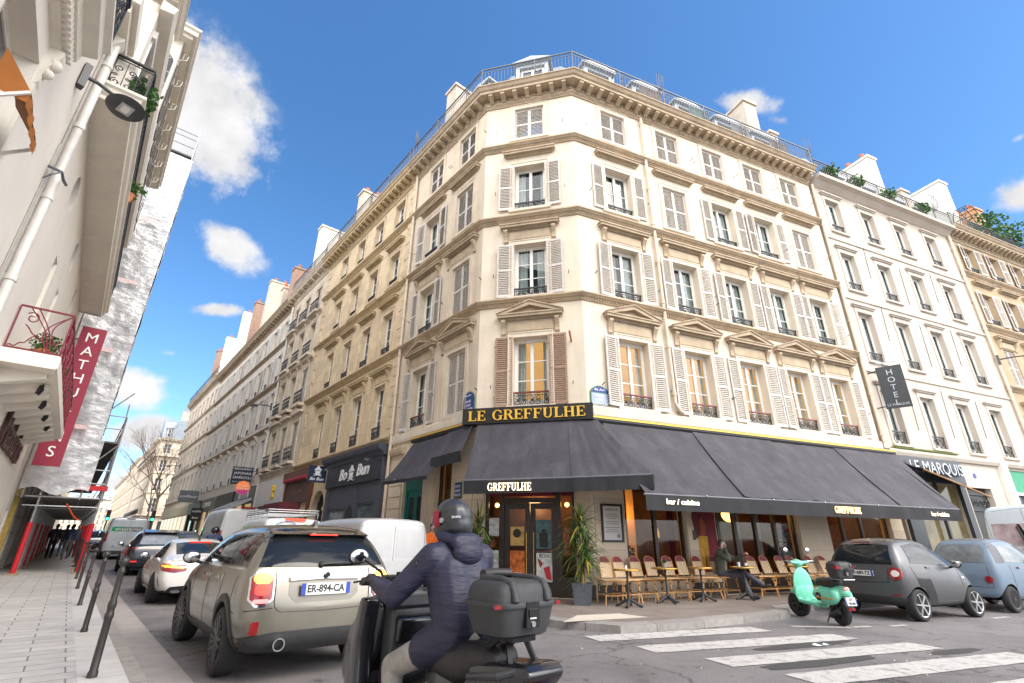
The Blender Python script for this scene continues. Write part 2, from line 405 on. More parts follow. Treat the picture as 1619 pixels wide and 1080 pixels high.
M_chim = mat('chimney render', (.50, .42, .33), .9, var=.15, scale=2.5, streak=.5, dirt=(.3, .24, .19), bump=.3)
M_brick = mat('red brick chimney', (.32, .20, .145), .9, var=.3, scale=9, streak=.2)
M_black = mat('black paint', (.012, .012, .013), .45, var=.2, scale=9)
M_gld = mat('gold paint', (.72, .44, .06), .42, metal=.25, var=.1, scale=8)
M_whitep = mat('white sign paint', (.8, .8, .8), .5, var=.03)
M_chrome = mat('chrome', (.75, .75, .77), .12, metal=1.0, var=.03)
M_steel = mat('galvanised steel', (.42, .44, .46), .38, metal=.7, var=.15, scale=14)
M_rubber = mat('tyre rubber', (.022, .022, .023), .8, var=.25, scale=12)
M_leaf = mat('green leaf', (.045, .12, .025), .5, var=.45, scale=6)
M_leafd = mat('dark green leaf', (.025, .07, .02), .5, var=.45, scale=8)
# ================================================================== ground
def asphalt():
	m = bpy.data.materials.new('asphalt'); m.use_nodes = True; t = m.node_tree; n = t.nodes; L = t.links.new; b = n['Principled BSDF']; b.inputs['Roughness'].default_value = .78
	g = n.new('ShaderNodeNewGeometry')
	def nz(sc, d=4, r=.6):
		k = n.new('ShaderNodeTexNoise'); k.inputs['Scale'].default_value = sc; k.inputs['Detail'].default_value = d; k.inputs['Roughness'].default_value = r; L(g.outputs['Position'], k.inputs['Vector']); return k.outputs[0]
	def cr(f, stops):
		k = n.new('ShaderNodeValToRGB'); e = k.color_ramp.elements
		while len(e) < len(stops): e.new(.5)
		for q, (p, c) in zip(e, stops): q.position = p; q.color = (*c, 1)
		L(f, k.inputs[0]); return k.outputs[0]
	fine = cr(nz(190, 2, .8), [(.34, (.07, .067, .068)), (.5, (.165, .157, .158)), (.66, (.31, .292, .288))])
	blot = cr(nz(.55, 5, .6), [(.3, (.62, .60, .60)), (.5, (.98, .96, .96)), (.72, (1.2, 1.16, 1.13))])
	spot = cr(nz(2.3, 4, .7), [(.30, (.5, .48, .48)), (.42, (1, 1, 1)), (.6, (1, 1, 1))])
	def mul(a, c):
		q = n.new('ShaderNodeMix'); q.data_type = 'RGBA'; q.blend_type = 'MULTIPLY'; q.inputs[0].default_value = 1; L(a, q.inputs[6]); L(c, q.inputs[7]); return q.outputs[2]
	vo = n.new('ShaderNodeTexVoronoi'); vo.feature = 'DISTANCE_TO_EDGE'; vo.inputs['Scale'].default_value = .42; wp = n.new('ShaderNodeVectorMath'); wp.operation = 'ADD'; wk = n.new('ShaderNodeTexNoise'); wk.inputs['Scale'].default_value = 1.6; wk.inputs['Detail'].default_value = 5; L(g.outputs['Position'], wk.inputs['Vector']); L(g.outputs['Position'], wp.inputs[0]); L(wk.outputs['Color'], wp.inputs[1]); L(wp.outputs[0], vo.inputs['Vector'])
	crack = cr(vo.outputs['Distance'], [(0, (.42, .4, .4)), (.004, (.55, .53, .53)), (.009, (1, 1, 1))])
	L(mul(mul(mul(fine, blot), spot), crack), b.inputs['Base Color'])
	bp = n.new('ShaderNodeBump'); bp.inputs['Strength'].default_value = .5; bp.inputs['Distance'].default_value = .006; L(nz(190, 2, .8), bp.inputs['Height']); L(bp.outputs[0], b.inputs['Normal'])
	return m
M_asph = asphalt()
M_patch = mat('dark asphalt patch', (.06, .056, .055), .8, var=.35, scale=60, bump=.4, bscale=190)
M_paveL = mat('pale granite paving', (.44, .43, .42), .75, var=.10, scale=5, bump=.15, bscale=120, joints=(.66, .31, .010, .36, 2))
M_paveR = mat('brown granite paving', (.21, .175, .152), .75, var=.16, scale=2.2, bump=.2, bscale=110, joints=(.95, .55, .009, .55, 1))
M_kerb = mat('granite kerb', (.28, .26, .245), .8, var=.16, scale=9, bump=.3, bscale=150, joints=(1.1, 3.0, .008, .4, 1))
M_gut = mat('concrete gutter', (.33, .30, .285), .8, var=.12, scale=3, bump=.2, streak=0)
M_tact = mat('pale tactile paving', (.52, .46, .39), .75, var=.08, scale=14)
def paint():
	m = mat('worn road paint', (.50, .48, .455), .65, var=.08, scale=12); t = m.node_tree; n = t.nodes; L = t.links.new; b = n['Principled BSDF']
	g = n.new('ShaderNodeNewGeometry'); k = n.new('ShaderNodeTexNoise'); k.inputs['Scale'].default_value = 5.5; k.inputs['Detail'].default_value = 9; k.inputs['Roughness'].default_value = .78; L(g.outputs['Position'], k.inputs['Vector'])
	mr_ = n.new('ShaderNodeMapRange'); mr_.inputs['From Min'].default_value = .50; mr_.inputs['From Max'].default_value = .62; mr_.inputs['To Max'].default_value = .8; L(k.outputs[0], mr_.inputs['Value'])
	src = b.inputs['Base Color'].links[0].from_socket; q = n.new('ShaderNodeMix'); q.data_type = 'RGBA'; L(mr_.outputs[0], q.inputs[0]); L(src, q.inputs[6]); q.inputs[7].default_value = (.16, .15, .145, 1); L(q.outputs[2], b.inputs['Base Color'])
	return m
M_paint = paint()
def struct(o): o['kind'] = 'structure'; return o
# the road everywhere, as one sheet; the left street rises gently away from the crossing on its own strip
R0 = frame(Vector((0, 0, 0)), DR)
struct(MB().grid(lambda u, v: (-400 + 800 * u, -400 + 800 * v, -.004), 8, 8).build('road', M_asph))
def strip(name, o0, o1, s0, s1, z, m, step=6.0):
	n = max(1, int((s1 - s0) / step))
	mb = MB(); mb.grid(lambda u, v: (s0 + (s1 - s0) * u, -(o0 + (o1 - o0) * v), zr(s0 + (s1 - s0) * u) + z), n, 1)
	return struct(mb.build(name, m, None, frame(Vector((0, 0, 0)), DL)))
strip('street', .9, 7.2, 13.9, 430, .002, M_asph)
strip('gutter', .95, 1.40, -8, 430, .006, M_gut)
def slab(name, o0, o1, s0, s1, ztop, m, step=6.0):
	n = max(1, int((s1 - s0) / step)); mb = MB()
	for z in (-.2, ztop): mb.grid(lambda u, v: (s0 + (s1 - s0) * u, -(o0 + (o1 - o0) * v), zr(s0 + (s1 - s0) * u) + z), n, 1)
	for o in (o0, o1): mb.grid(lambda u, v: (s0 + (s1 - s0) * u, -o, zr(s0 + (s1 - s0) * u) + (-.2 + (ztop + .2) * v)), n, 1)
	return struct(mb.build(name, m, None, frame(Vector((0, 0, 0)), DL)))
slab('pavement', -2.2, .42, -12, 430, .130, M_paveL)
slab('pavement_border', .42, .80, -12, 430, .128, mat('pale granite border', (.47, .46, .45), .75, var=.08, scale=5, bump=.15, joints=(1.0, 9.0, .007, .5, 1)))
slab('kerb', .80, .95, -12, 430, .122, M_kerb)
slab('pavement', 7.15, 8.6, 16, 430, .130, M_paveR)
slab('kerb', 7.0, 7.15, 16, 430, .126, M_kerb)
# pavement round the corner with a granite kerb; the kerb bulges out at the crossing and steps back for the parking bay
CK = [SL(16, 7.0), SL(12, 7.0), SL(9.3, 7.0), SL(8.2, 6.95), SL(7.4, 6.98), SL(6.85, 7.1), SL(6.35, 7.35), SR(5.35, -7.95), SR(6.2, -7.88), SR(7.2, -7.96), SR(8.3, -8.1), SR(9.5, -8.25), SR(10.0, -8.5), SR(10.4, -8.95), SR(11.5, -9.0), SR(70, -9.0)]
ck = [(p.x, p.y) for p in CK]
inner = [(p.x, p.y) for p in (SR(70, -11.8), PB - NR * .5, PA - NL * -.5, SL(16, 8.7))]
def inset(path, d):
	out = []; P_ = [Vector(p) for p in path]
	for i, p in enumerate(P_):
		d0 = (p - P_[i - 1]).normalized() if i else (P_[1] - p).normalized(); d1 = (P_[i + 1] - p).normalized() if i < len(P_) - 1 else d0
		n0 = Vector((-d0.y, d0.x)); n1 = Vector((-d1.y, d1.x)); mt = (n0 + n1).normalized(); mt = mt / max(.4, mt.dot(n0)); out.append((p.x + mt.x * d, p.y + mt.y * d))
	return out
ki = inset(ck, .26)
mb = MB(); poly = ki + inner; to = R0.inverted()
def loc(p, z): q = to @ Vector((p[0], p[1], 0)); return (q.x, q.y, z)
bmv = [loc(p, .13) for p in poly]; mb.add(bmv, [tuple(range(len(bmv)))])
struct(mb.build('pavement', M_paveR, None, R0))
mb = MB(); k = len(ck)
for i in range(k - 1):
	a, b_, c_, d_ = ck[i], ck[i + 1], ki[i + 1], ki[i]
	mb.quad(loc(a, .115), loc(b_, .115), loc(c_, .132), loc(d_, .132)); mb.quad(loc(a, -.1), loc(b_, -.1), loc(b_, .115), loc(a, .115)); mb.quad(loc(d_, .132), loc(c_, .132), loc(c_, .1), loc(d_, .1))
struct(mb.build('kerb', M_kerb, None, R0))
# tactile plate at the crossing
mb = MB(); tq = [SR(4.55, -8.5), SR(6.35, -8.5), SR(6.1, -9.1), SR(5.2, -9.15)]; q = [to @ p for p in tq]
mb.quad(*[(p.x, p.y, .135) for p in q])
for i in range(46):
	for j in range(11):
		u = (i + .5) / 46; v = (j + .5) / 11
		p = (q[0] * (1 - u) + q[1] * u) * (1 - v) + (q[3] * (1 - u) + q[2] * u) * v
		mb.lathe([(.013, .134), (.011, .139), (.006, .141)], c=(p.x, p.y, 0), n=6)
struct(mb.build('tactile_paving', M_tact, None, R0))
# zebra crossing and other road paint
mb = MB()
for i, (a, b_) in enumerate([((4.63, -7.70), (8.0, -7.50)), ((4.91, -6.72), (8.73, -6.45)), ((5.28, -5.70), (9.15, -5.48)), ((5.54, -4.71), (9.71, -4.50)), ((5.75, -3.72), (10.1, -3.45)), ((6.0, -2.7), (10.4, -2.4)), ((6.2, -1.7), (10.6, -1.4))]):
	w = .25; n = 24
	jag = [random.uniform(-.012, .012) for _ in range(2 * (n + 1))]
	vs = []
	for k_ in range(n + 1):
		u = k_ / n; c_ = DR * (a[0] + (b_[0] - a[0]) * u) + NR * (a[1] + (b_[1] - a[1]) * u)
		for sgn, e in ((-1, jag[2 * k_]), (1, jag[2 * k_ + 1])): q_ = to @ (c_ + NR * (sgn * w + e)); vs.append((q_.x, q_.y, .003))
	mb.add(vs, [(2 * k_, 2 * k_ + 2, 2 * k_ + 3, 2 * k_ + 1) for k_ in range(n)])
struct(mb.build('zebra_crossing', M_paint, None, R0))
mb = MB()
def rline(p0, p1, w=.06):
	p0 = to @ p0; p1 = to @ p1; d = (p1 - p0).normalized(); nn = Vector((-d.y, d.x, 0)) * w
	mb.quad(*[(p.x, p.y, .003) for p in (p0 - nn, p1 - nn, p1 + nn, p0 + nn)])
rline(SR(8.8, -7.52), SR(9.75, -7.05)); rline(SR(9.8, -7.05), SR(10.25, -7.02)); rline(SR(10.65, -6.9), SR(11.1, -6.88)); rline(SR(13.9, -6.85), SR(14.5, -6.85)); rline(SR(16, -6.85), SR(17, -6.85))
struct(mb.build('parking_line', M_paint, None, R0))
mb = MB()
def blob(p, rx, ry):
	c_ = to @ p; vs = []
	for i in range(26):
		a = 2 * pi * i / 26; r_ = 1 + .22 * mnoise.noise(Vector((cos(a) * 2 + p.x, sin(a) * 2, p.y))); vs.append((c_.x + cos(a) * rx * r_, c_.y + sin(a) * ry * r_, .001))
	mb.add(vs, [tuple(range(26))])
blob(SR(6.6, -5.25), 1.05, .17); blob(SR(7.4, -6.15), 1.0, .15); blob(SR(9.1, -5.05), .55, .12)
struct(mb.build('tar_patch', M_patch, None, R0))
# litter on the road
mb = MB()
for i in range(26):
	p = to @ (SR(random.uniform(3.8, 9), random.uniform(-7.6, -3.5))); a = random.random() * 6; s_ = random.uniform(.008, .02)
	mb.add([(p.x + s_ * cos(a), p.y + s_ * sin(a), .006), (p.x - s_ * sin(a), p.y + s_ * cos(a), .012), (p.x - s_ * cos(a), p.y - s_ * sin(a), .005)], [(0, 1, 2)])
o = tag(mb.build('grit', M_whitep, None, R0), kind='stuff', label='pale grit and leaf scraps scattered on the road', cat='grit')
mb = MB(); c_ = to @ SR(7.62, -6.05); mb.grid(lambda u, v: (c_.x + (u - .5) * .26, c_.y + (v - .5) * .1, .008 + .02 * sin(u * 7) * v), 6, 3)
tag(mb.build('paper_scrap', M_whitep, None, R0), 'crumpled white paper scrap lying on the zebra crossing', 'litter')
# ================================================================== facade kit
def Tr(x=0, y=0, z=0): return Matrix.Translation((x, y, z))
def Rz(a): return Matrix.Rotation(a, 4, 'Z')
def wall(name, x0, x1, z0, z1, ops, depth, m, parent, M, back=False):
	xs = sorted({x0, x1, *[q for o in ops for q in o[:2]]}); zs = sorted({z0, z1, *[q for o in ops for q in o[2:4]]}); mb = MB()
	for i in range(len(xs) - 1):
		for j in range(len(zs) - 1):
			cx, cz = (xs[i] + xs[i + 1]) / 2, (zs[j] + zs[j + 1]) / 2
			if cx < x0 or cx > x1 or cz < z0 or cz > z1 or any(o[0] < cx < o[1] and o[2] < cz < o[3] for o in ops): continue
			mb.quad((xs[i], 0, zs[j]), (xs[i + 1], 0, zs[j]), (xs[i + 1], 0, zs[j + 1]), (xs[i], 0, zs[j + 1]))
	for a, b, c, d in [o[:4] for o in ops]:
		mb.quad((a, 0, c), (a, depth, c), (a, depth, d), (a, 0, d)); mb.quad((b, 0, c), (b, 0, d), (b, depth, d), (b, depth, c))
		mb.quad((a, 0, d), (a, depth, d), (b, depth, d), (b, 0, d)); mb.quad((a, 0, c), (b, 0, c), (b, depth, c), (a, depth, c))
	me = bpy.data.meshes.new(name); me.from_pydata(mb.v, [], mb.f); me.materials.append(m)
	bm = bmesh.new(); bm.from_mesh(me); bmesh.ops.remove_doubles(bm, verts=bm.verts, dist=1e-4); bmesh.ops.recalc_face_normals(bm, faces=bm.faces)
	# outer face must look to -y
	f = next((f for f in bm.faces if abs(f.normal.y) > .9 and f.calc_center_median().y < 1e-4), None)
	if f and f.normal.y > 0: bmesh.ops.reverse_faces(bm, faces=bm.faces)
	bm.to_mesh(me); bm.free()
	return link(name, me, parent, M)

_cache = {}
def cached(key, fn):
	if key not in _cache: _cache[key] = fn()
	return _cache[key]
def me_window(w, h, leafs=2, rows=3, m=None):
	def f():
		b = MB(); t = .055
		b.box(0, t, 0, .06, 0, h); b.box(w - t, w, 0, .06, 0, h); b.box(t, w - t, 0, .06, 0, t + .02); b.box(t, w - t, 0, .06, h - t, h)
		lw = (w - 2 * t) / leafs
		for i in range(1, leafs): b.box(t + i * lw - .05, t + i * lw + .05, -.012, .05, t + .02, h - t)
		for i in range(leafs):
			a = t + i * lw + (.05 if i else .045); c = t + (i + 1) * lw - (.05 if i < leafs - 1 else .045)
			if i == 0: b.box(t, a, .004, .05, t + .02, h - t)
			if i == leafs - 1: b.box(c, w - t, .004, .05, t + .02, h - t)
			b.box(a, c, .006, .05, t + .02, t + .16); b.box(a, c, .006, .05, h - t - .05, h - t)
			for k in range(1, rows): z = t + .16 + (h - 2 * t - .21) * k / rows; b.box(a, c, .012, .045, z - .014, z + .014)
		return b.mesh("window", m or M_frame)
	return cached(('win', w, h, leafs, rows, m.name if m else 0), f)
def me_pane(w, h, m): return cached(('pane', w, h, m.name), lambda: MB().box(.06, w - .06, .026, .032, .08, h - .06).mesh("pane", m))
def me_curtain(w, h, kind=0):
	def f():
		b = MB()
		def c(a, e): b.grid(lambda u, v: (a + (e - a) * u, .13 + .022 * sin(u * (e - a) * 55) + .01 * sin(u * 23 + v * 3), .08 + (h - .15) * v), 40, 3)
		if kind == 0: c(.07, w * .36); c(w * .66, w - .07)
		elif kind == 1: c(.07, w - .07)
		elif kind == 2: c(.07, w * .30); c(w * .8, w - .07)
		else: c(.07, w * .55); c(w * .85, w - .07)
		return b.mesh("curtain", M_curt)
	return cached(('cur', w, h, kind), f)
M_slat = mat('taupe slat paint', (.47, .425, .375), .75, var=.3, scale=18, streak=.3)
def me_shutter(w, h, m, rails=1):
	def f():
		b = MB(); t = .055; d = .035
		b.box(0, t, 0, d, 0, h); b.box(w - t, w, 0, d, 0, h)
		zs = [0, .09]; segs = []; n = rails + 1; prev = .09
		b.box(t, w - t, 0, d, 0, .09); b.box(t, w - t, 0, d, h - .07, h)
		for k in range(1, n):
			z = h * (.5 if rails == 1 else k / n); b.box(t, w - t, 0, d, z - .035, z + .035); segs.append((prev, z - .035)); prev = z + .035
		segs.append((prev, h - .07))
		for a, c in segs:
			k = int((c - a) / .062)
			for i in range(k):
				z = a + (i + .5) * (c - a) / k; b.add([(t, .004, z - .032), (w - t, .004, z - .032), (w - t, .031, z + .018), (t, .031, z + .018), (t, .012, z - .036), (w - t, .012, z - .036), (w - t, .039, z + .014), (t, .039, z + .014)], [(0, 1, 2, 3), (7, 6, 5, 4), (0, 4, 5, 1), (3, 2, 6, 7)], 1)
		for z in (.3, h - .3): b.box(-.03, .03, -.012, .0, z - .02, z + .02)
		return b.mesh("shutter", [m, M_slat if m is M_shut else m])
	return cached(('shut', w, h, m.name, rails), f)
def scroll(cx, cz, r, turns=1.4, a0=0, sgn=1, y=0, n=14):
	return [(cx + r * (1 - .75 * i / n) * cos(a0 + sgn * 2 * pi * turns * i / n), y, cz + r * (1 - .75 * i / n) * sin(a0 + sgn * 2 * pi * turns * i / n)) for i in range(n + 1)]
def me_rail(w, h, kind='scroll', m=None, handrail=True):
	def f():
		b = MB(); M2 = [m or M_iron, M_redwood if handrail == 'red' else (m or M_iron)]
		b.box(0, w, -.012, .012, 0, .022); b.box(0, w, -.012, .012, h - .1, h - .08); b.box(-.01, w + .01, -.028, .028, h - .03, h + .015, 1)
		for x in (0.011, w - .011): b.bar((x, 0, 0), (x, 0, h), .02)
		if kind == 'scroll':
			n = max(2, round(w / .2)); p = w / n; hh = h - .12
			for i in range(n):
				cx = (i + .5) * p; s = 1 if i % 2 else -1
				b.tube(scroll(cx, .02 + hh * .3, p * .42, 1.3, pi / 2, s), .012, 4); b.tube(scroll(cx, .02 + hh * .72, p * .38, 1.3, -pi / 2, -s), .012, 4)
				b.tube(scroll(cx + p * .2, .02 + hh * .5, p * .2, 1.1, pi, s, n=9), .011, 4)
				if i: b.bar((i * p, 0, 0), (i * p, 0, h - .09), .014)
				b.tube([(cx + .03 * cos(a), 0, h - .065 + .03 * sin(a) * .8) for a in [k * pi / 4 for k in range(8)]], .006, 4, closed=True)
		elif kind == 'bars':
			n = max(3, round(w / .11))
			for i in range(1, n): b.bar((i * w / n, 0, 0), (i * w / n, 0, h - .02), .014)
		elif kind == 'cross':
			n = max(2, round(w / .3)); p = w / n; hh = h - .1
			for i in range(n):
				x0 = i * p
				b.bar((x0, 0, .02), (x0 + p, 0, hh), .014); b.bar((x0, 0, hh), (x0 + p, 0, .02), .014); b.bar((x0 + p, 0, 0), (x0 + p, 0, h), .014)
				b.tube([(x0 + p / 2 + p * .22 * cos(a), 0, .02 + hh / 2 + p * .22 * sin(a)) for a in [k * pi / 5 for k in range(10)]], .008, 4, closed=True)
		return b.mesh("railing", M2)
	return cached(('rail', w, h, kind, m.name if m else 0, handrail), f)
def bracket(b, x, z0, z1, out, w=.12, m=0):
	"""scrolled console under a hood"""
	hgt = z1 - z0
	pr = [(0, z0), (-.03, z0 + .02), (-.06, z0 + hgt * .12), (-.05, z0 + hgt * .3), (-.07, z0 + hgt * .5), (-out * .75, z0 + hgt * .72), (-out, z0 + hgt * .86), (-out, z1), (0, z1)]
	b.prism(pr, 'x', x - w / 2, x + w / 2, m)
def me_hood(w, kind, m):
	"""hood over a window, centred on x=0, z=0 at the soffit of the cornice; kinds: flat, bracket, ped"""
	def f():
		b = MB(); h = w / 2
		def corn(z, out, half):
			b.box(-half + .06, half - .06, -out * .45, .0, z, z + .07); b.box(-half, half, -out, .0, z + .07, z + .15); b.box(-half - .03, half + .03, -out - .03, .0, z + .15, z + .19)
			k = int(2 * half / .075)
			for i in range(k): x = -half + .08 + (2 * half - .16) * i / (k - 1); b.box(x - .018, x + .018, -out * .62, -out * .45, z + .02, z + .066)
		corn(0, .2, h)
		if kind in ('bracket', 'ped'):
			for s in (-1, 1): bracket(b, s * (h - .17), -.48, .0, .17, .13)
			b.box(-h + .26, h - .26, -.035, 0, -.40, -.06); b.box(-h + .3, h - .3, -.05, 0, -.36, -.1)
		if kind == 'ped':
			H_ = .36; t = .13
			for s in (-1, 1):
				b.prism([(s * (h + .03), .19), (0, .19 + H_), (0, .19 + H_ - t), (s * (h + .03 - t * 2.4), .192)], 'y', -.231, 0)
				b.prism([(s * (h + .05), .2), (0, .23 + H_), (0, .19 + H_), (s * (h + .03), .19)], 'y', -.265, 0)
			b.prism([(-h + .25, .191), (h - .25, .191), (0, .19 + H_ - .1)], 'y', -.07, 0); b.prism([(-h * .42, .2), (h * .42, .2), (0, .19 + H_ * .5)], 'y', -.1, -.069)
		return b.mesh("hood", m)
	return cached(('hood', w, kind, m.name), f)
def me_surround(w, h, m, t=.13, sill=True, out=.035):
	def f():
		b = MB()
		b.box(-t, -.001, -out, .001, -.001, h + t); b.box(w + .001, w + t, -out, .001, -.001, h + t); b.box(.0, w, -out, .001, h + .001, h + t)
		b.box(-t - .03, -t, -out - .018, .001, -.001, h + t + .03); b.box(w + t, w + t + .03, -out - .018, .001, -.001, h + t + .03); b.box(-t, w + t, -out - .018, .001, h + t, h + t + .03)
		if sill: b.box(-t - .06, w + t + .06, -.07, .001, -.1, -.002)
		return b.mesh("window_surround", m)
	return cached(('sur', w, h, m.name, t, sill, out), f)
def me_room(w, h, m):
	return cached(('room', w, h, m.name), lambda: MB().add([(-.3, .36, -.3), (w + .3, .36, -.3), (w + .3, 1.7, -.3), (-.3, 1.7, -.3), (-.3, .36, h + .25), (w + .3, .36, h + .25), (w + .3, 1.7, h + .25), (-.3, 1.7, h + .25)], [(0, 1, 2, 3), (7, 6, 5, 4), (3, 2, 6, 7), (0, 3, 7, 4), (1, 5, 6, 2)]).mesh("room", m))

def window(parent, M, xc, z, w, h, depth=.24, rows=3, pane=None, curtain=None, room=None, shut=None, open_=True, smat=None, sw=None, rail=None, rh=.36, hood=None, hm=None, hw=None, hz=.5, sur=None, leafs=2, fm=None, rails=1, stretch=.04):
	x0 = xc - w / 2; P = M @ Tr(x0, 0, z)
	closed = shut and not open_
	wd = link("window", me_window(w, h, leafs, rows, fm), parent, P @ Tr(0, depth, 0))
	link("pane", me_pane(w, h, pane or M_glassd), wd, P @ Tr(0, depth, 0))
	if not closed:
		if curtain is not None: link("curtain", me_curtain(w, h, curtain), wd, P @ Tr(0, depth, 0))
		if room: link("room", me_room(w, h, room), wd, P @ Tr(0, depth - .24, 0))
	if shut:
		sm = smat or M_shut
		if closed:
			lw = w / 2 - .004
			for s in (0, 1): link("shutter", me_shutter(lw, h - .02, sm, rails), parent, P @ Tr(s * (w / 2 + .002), .06, .01) )
		else:
			lw = sw or (w / 2); 
			for s in (0, 1):
				a = random.uniform(.02, .16)
				if s == 0: link("shutter", me_shutter(lw, h + stretch, sm, rails), parent, P @ Tr(-.012, -.045, -.02) @ Rz(a) @ Tr(-lw, 0, 0))
				else: link("shutter", me_shutter(lw, h + stretch, sm, rails), parent, P @ Tr(w + .012, -.045, -.02) @ Rz(-a))
	if rail and not closed: link("railing", me_rail(w - .02, rh, rail if rail != 'red' else 'scroll', None, 'red' if rail == 'red' else True), parent, P @ Tr(.01, .06, .01))
	if sur: link("window_surround", me_surround(w, h, sur), parent, P)
	if hood: link("pediment" if hood == 'ped' else "hood", me_hood(hw or w + .9, hood, hm), parent, M @ Tr(xc, 0, z + h + hz))
	return wd
BAND = lambda z: [(0, z), (.05, z + .02), (.06, z + .10), (.13, z + .125), (.17, z + .17), (.2, z + .19), (.2, z + .235), (.03, z + .28), (0, z + .28)]
def CORN(z, k=1.0): return [(0, z), (.05, z + .02), (.06, z + .12), (.10, z + .14), (.10, z + .40), (.46 * k, z + .40), (.46 * k, z + .5), (.52 * k, z + .54), (.58 * k, z + .64), (.62 * k, z + .66), (.62 * k, z + .70), (0, z + .72)]
def dentils(b, a, c, z, out, step=.095, w=.045, h=.06):
	"""small blocks along a plan segment a->c (outward = right of travel)"""
	a, c = Vector(a), Vector(c); d = (c - a); L = d.length; d /= L; n = Vector((d.y, -d.x)); k = int(L / step); q = Matrix.Rotation(atan2(d.y, d.x), 4, 'Z')
	for i in range(k):
		p = a + d * (L * (i + .5) / k) + n * (out / 2 + .02); b.obox(Matrix.Translation((p.x, p.y, z)) @ q, w, out, h)
def modillions(b, a, c, z, out, step=.42, w=.16, h=.2, m=0):
	a, c = Vector(a), Vector(c); d = (c - a); L = d.length; d /= L; n = Vector((d.y, -d.x)); k = max(1, int(L / step)); q = Matrix.Rotation(atan2(d.y, d.x), 4, 'Z')
	for i in range(k):
		p = a + d * (L * (i + .5) / k); Mx = Matrix.Translation((p.x, p.y, z)) @ q; bb = MB()
		bb.prism([(-.095, 0), (-.15, -.005), (-.2, .03), (-out * .7, .07), (-out, .12), (-out, h), (-.095, h)], 'x', -w / 2, w / 2)
		b.add([Mx @ Vector(v) for v in bb.v], bb.f, m)
		if step > .4:
			p2 = a + d * (L * (i + 1) / k); Mx = Matrix.Translation((p2.x + n.x * .1, p2.y + n.y * .1, z + .09)) @ q @ Matrix.Rotation(pi / 2, 4, 'X'); b.lathe([(.055, 0), (.05, .03), (.02, .045)], n=8, M=Mx, m=m)
def pipe(parent, M, x, z0, z1, m, r=.055, name="drainpipe", kick=None):
	b = MB(); b.tube([(x, -.10, z0), (x, -.10, z1)], r, 10)
	z = z0 + .3
	while z < z1: b.lathe([(r, z - .05), (r + .018, z - .045), (r + .018, z + .045), (r, z + .05)], c=(x, -.10, 0), n=10); b.box(x - .02, x + .02, -.05, 0, z - .02, z + .02); z += 1.55
	if kick: b.tube([(x, -.10, z0), (x + kick * .5, -.12, z0 - .2), (x + kick, -.13, z0 - .28)], r, 10)
	return b.build(name, m, parent, M, smooth=40)
def body(name, x0, x1, z1, depth, m, parent, M, z0=-.1):
	"""the sides, back and flat top that close a building behind its facade"""
	b = MB(); b.quad((x0, 0, z0), (x0, depth, z0), (x0, depth, z1), (x0, 0, z1)); b.quad((x1, 0, z0), (x1, 0, z1), (x1, depth, z1), (x1, depth, z0)); b.quad((x0, depth, z0), (x1, depth, z0), (x1, depth, z1), (x0, depth, z1)); b.quad((x0, 0, z1), (x1, 0, z1), (x1, depth, z1), (x0, depth, z1))
	return b.build(name, m, parent, M)
def xy(M, x, y): p = M @ Vector((x, y, 0)); return (p.x, p.y)
def chimney(parent, M, x, y, z0, w, d, h, m, pots=3, potm=None):
	b = MB(); b.box(x - w / 2, x + w / 2, y - d / 2, y + d / 2, z0, z0 + h); b.box(x - w / 2 - .07, x + w / 2 + .07, y - d / 2 - .07, y + d / 2 + .07, z0 + h, z0 + h + .14)
	c = b.build("chimney", m, parent, M)
	for i in range(pots):
		t = (i + .5) / pots; px, py = (x - w / 2 + w * t, y) if w > d else (x, y - d / 2 + d * t)
		MB().lathe([(.13, 0), (.11, .35), (.14, .38), (.14, .45), (.09, .46)], c=(px, py, z0 + h + .14), n=10).build("chimney_pot", potm or M_pot, c, M, smooth=50)
	return c
def dormer(parent, M, x, z, w=1.2, h=1.5, y=.9, m=None, arched=False):
	b = MB(); b.box(x - w / 2, x - w / 2 + .16, y, y + 1.6, z, z + h); b.box(x + w / 2 - .16, x + w / 2, y, y + 1.6, z, z + h); b.box(x - w / 2 + .16, x + w / 2 - .16, y, y + 1.6, z + h - .16, z + h)
	b.prism([(x - w / 2 - .14, z + h), (x + w / 2 + .14, z + h), (x + w / 2 + .14, z + h + .08), (x, z + h + .3), (x - w / 2 - .14, z + h + .08)], 'y', y - .14, y + 2)
	d = b.build("dormer", m or M_zincl, parent, M)
	ww = w - .34; wd = link("window", me_window(ww, h - .2, 2, 2), d, M @ Tr(x - ww / 2, y + .12, z + .02)); link("pane", me_pane(ww, h - .2, M_glassd), d, M @ Tr(x - ww / 2, y + .12, z + .02))
	return d

# ================================================================== the corner building
B = thing("corner_building", "cream corner building with cut-off corner, white louvred shutters and black café awnings", "building", frame(PA, DC))
XR = 12.45; XLm = -5.15
FH = [(5.03, 2.13), (8.56, 1.92), (11.92, 1.83), (15.05, 1.45)]      # sill height and height of each storey's windows
def storeys(xs, w=1.07): return [(x - w / 2, x + w / 2, z, z + h) for x in xs for z, h in FH]
RX = [1.74, 4.25, 6.6, 8.82, 10.98]; LX = [-1.22, -3.5]; CX = [1.63]
gr = [(.95, 2.95, .5, 2.9), (4.02, 7.3, .14, 2.9), (8.66, 11.75, .14, 2.9)]
wall("wall", 0, XR, 0, 16.8, storeys(RX) + gr, .32, M_cream, B, FR)
wall("wall", 0, 3.235, 0, 16.8, storeys(CX) + [(.34, 2.76, .14, 3.0)], .32, M_cream, B, FC)
wall("wall", XLm, 0, 0, 16.8, storeys(LX) + [(-1.95, -1.1, .3, 4.0), (-4.02, -2.74, .14, 3.35)], .32, M_creamL, B, FL)
body("party_wall", 0.02, XR, 16.8, 9, M_chim, B, FR)
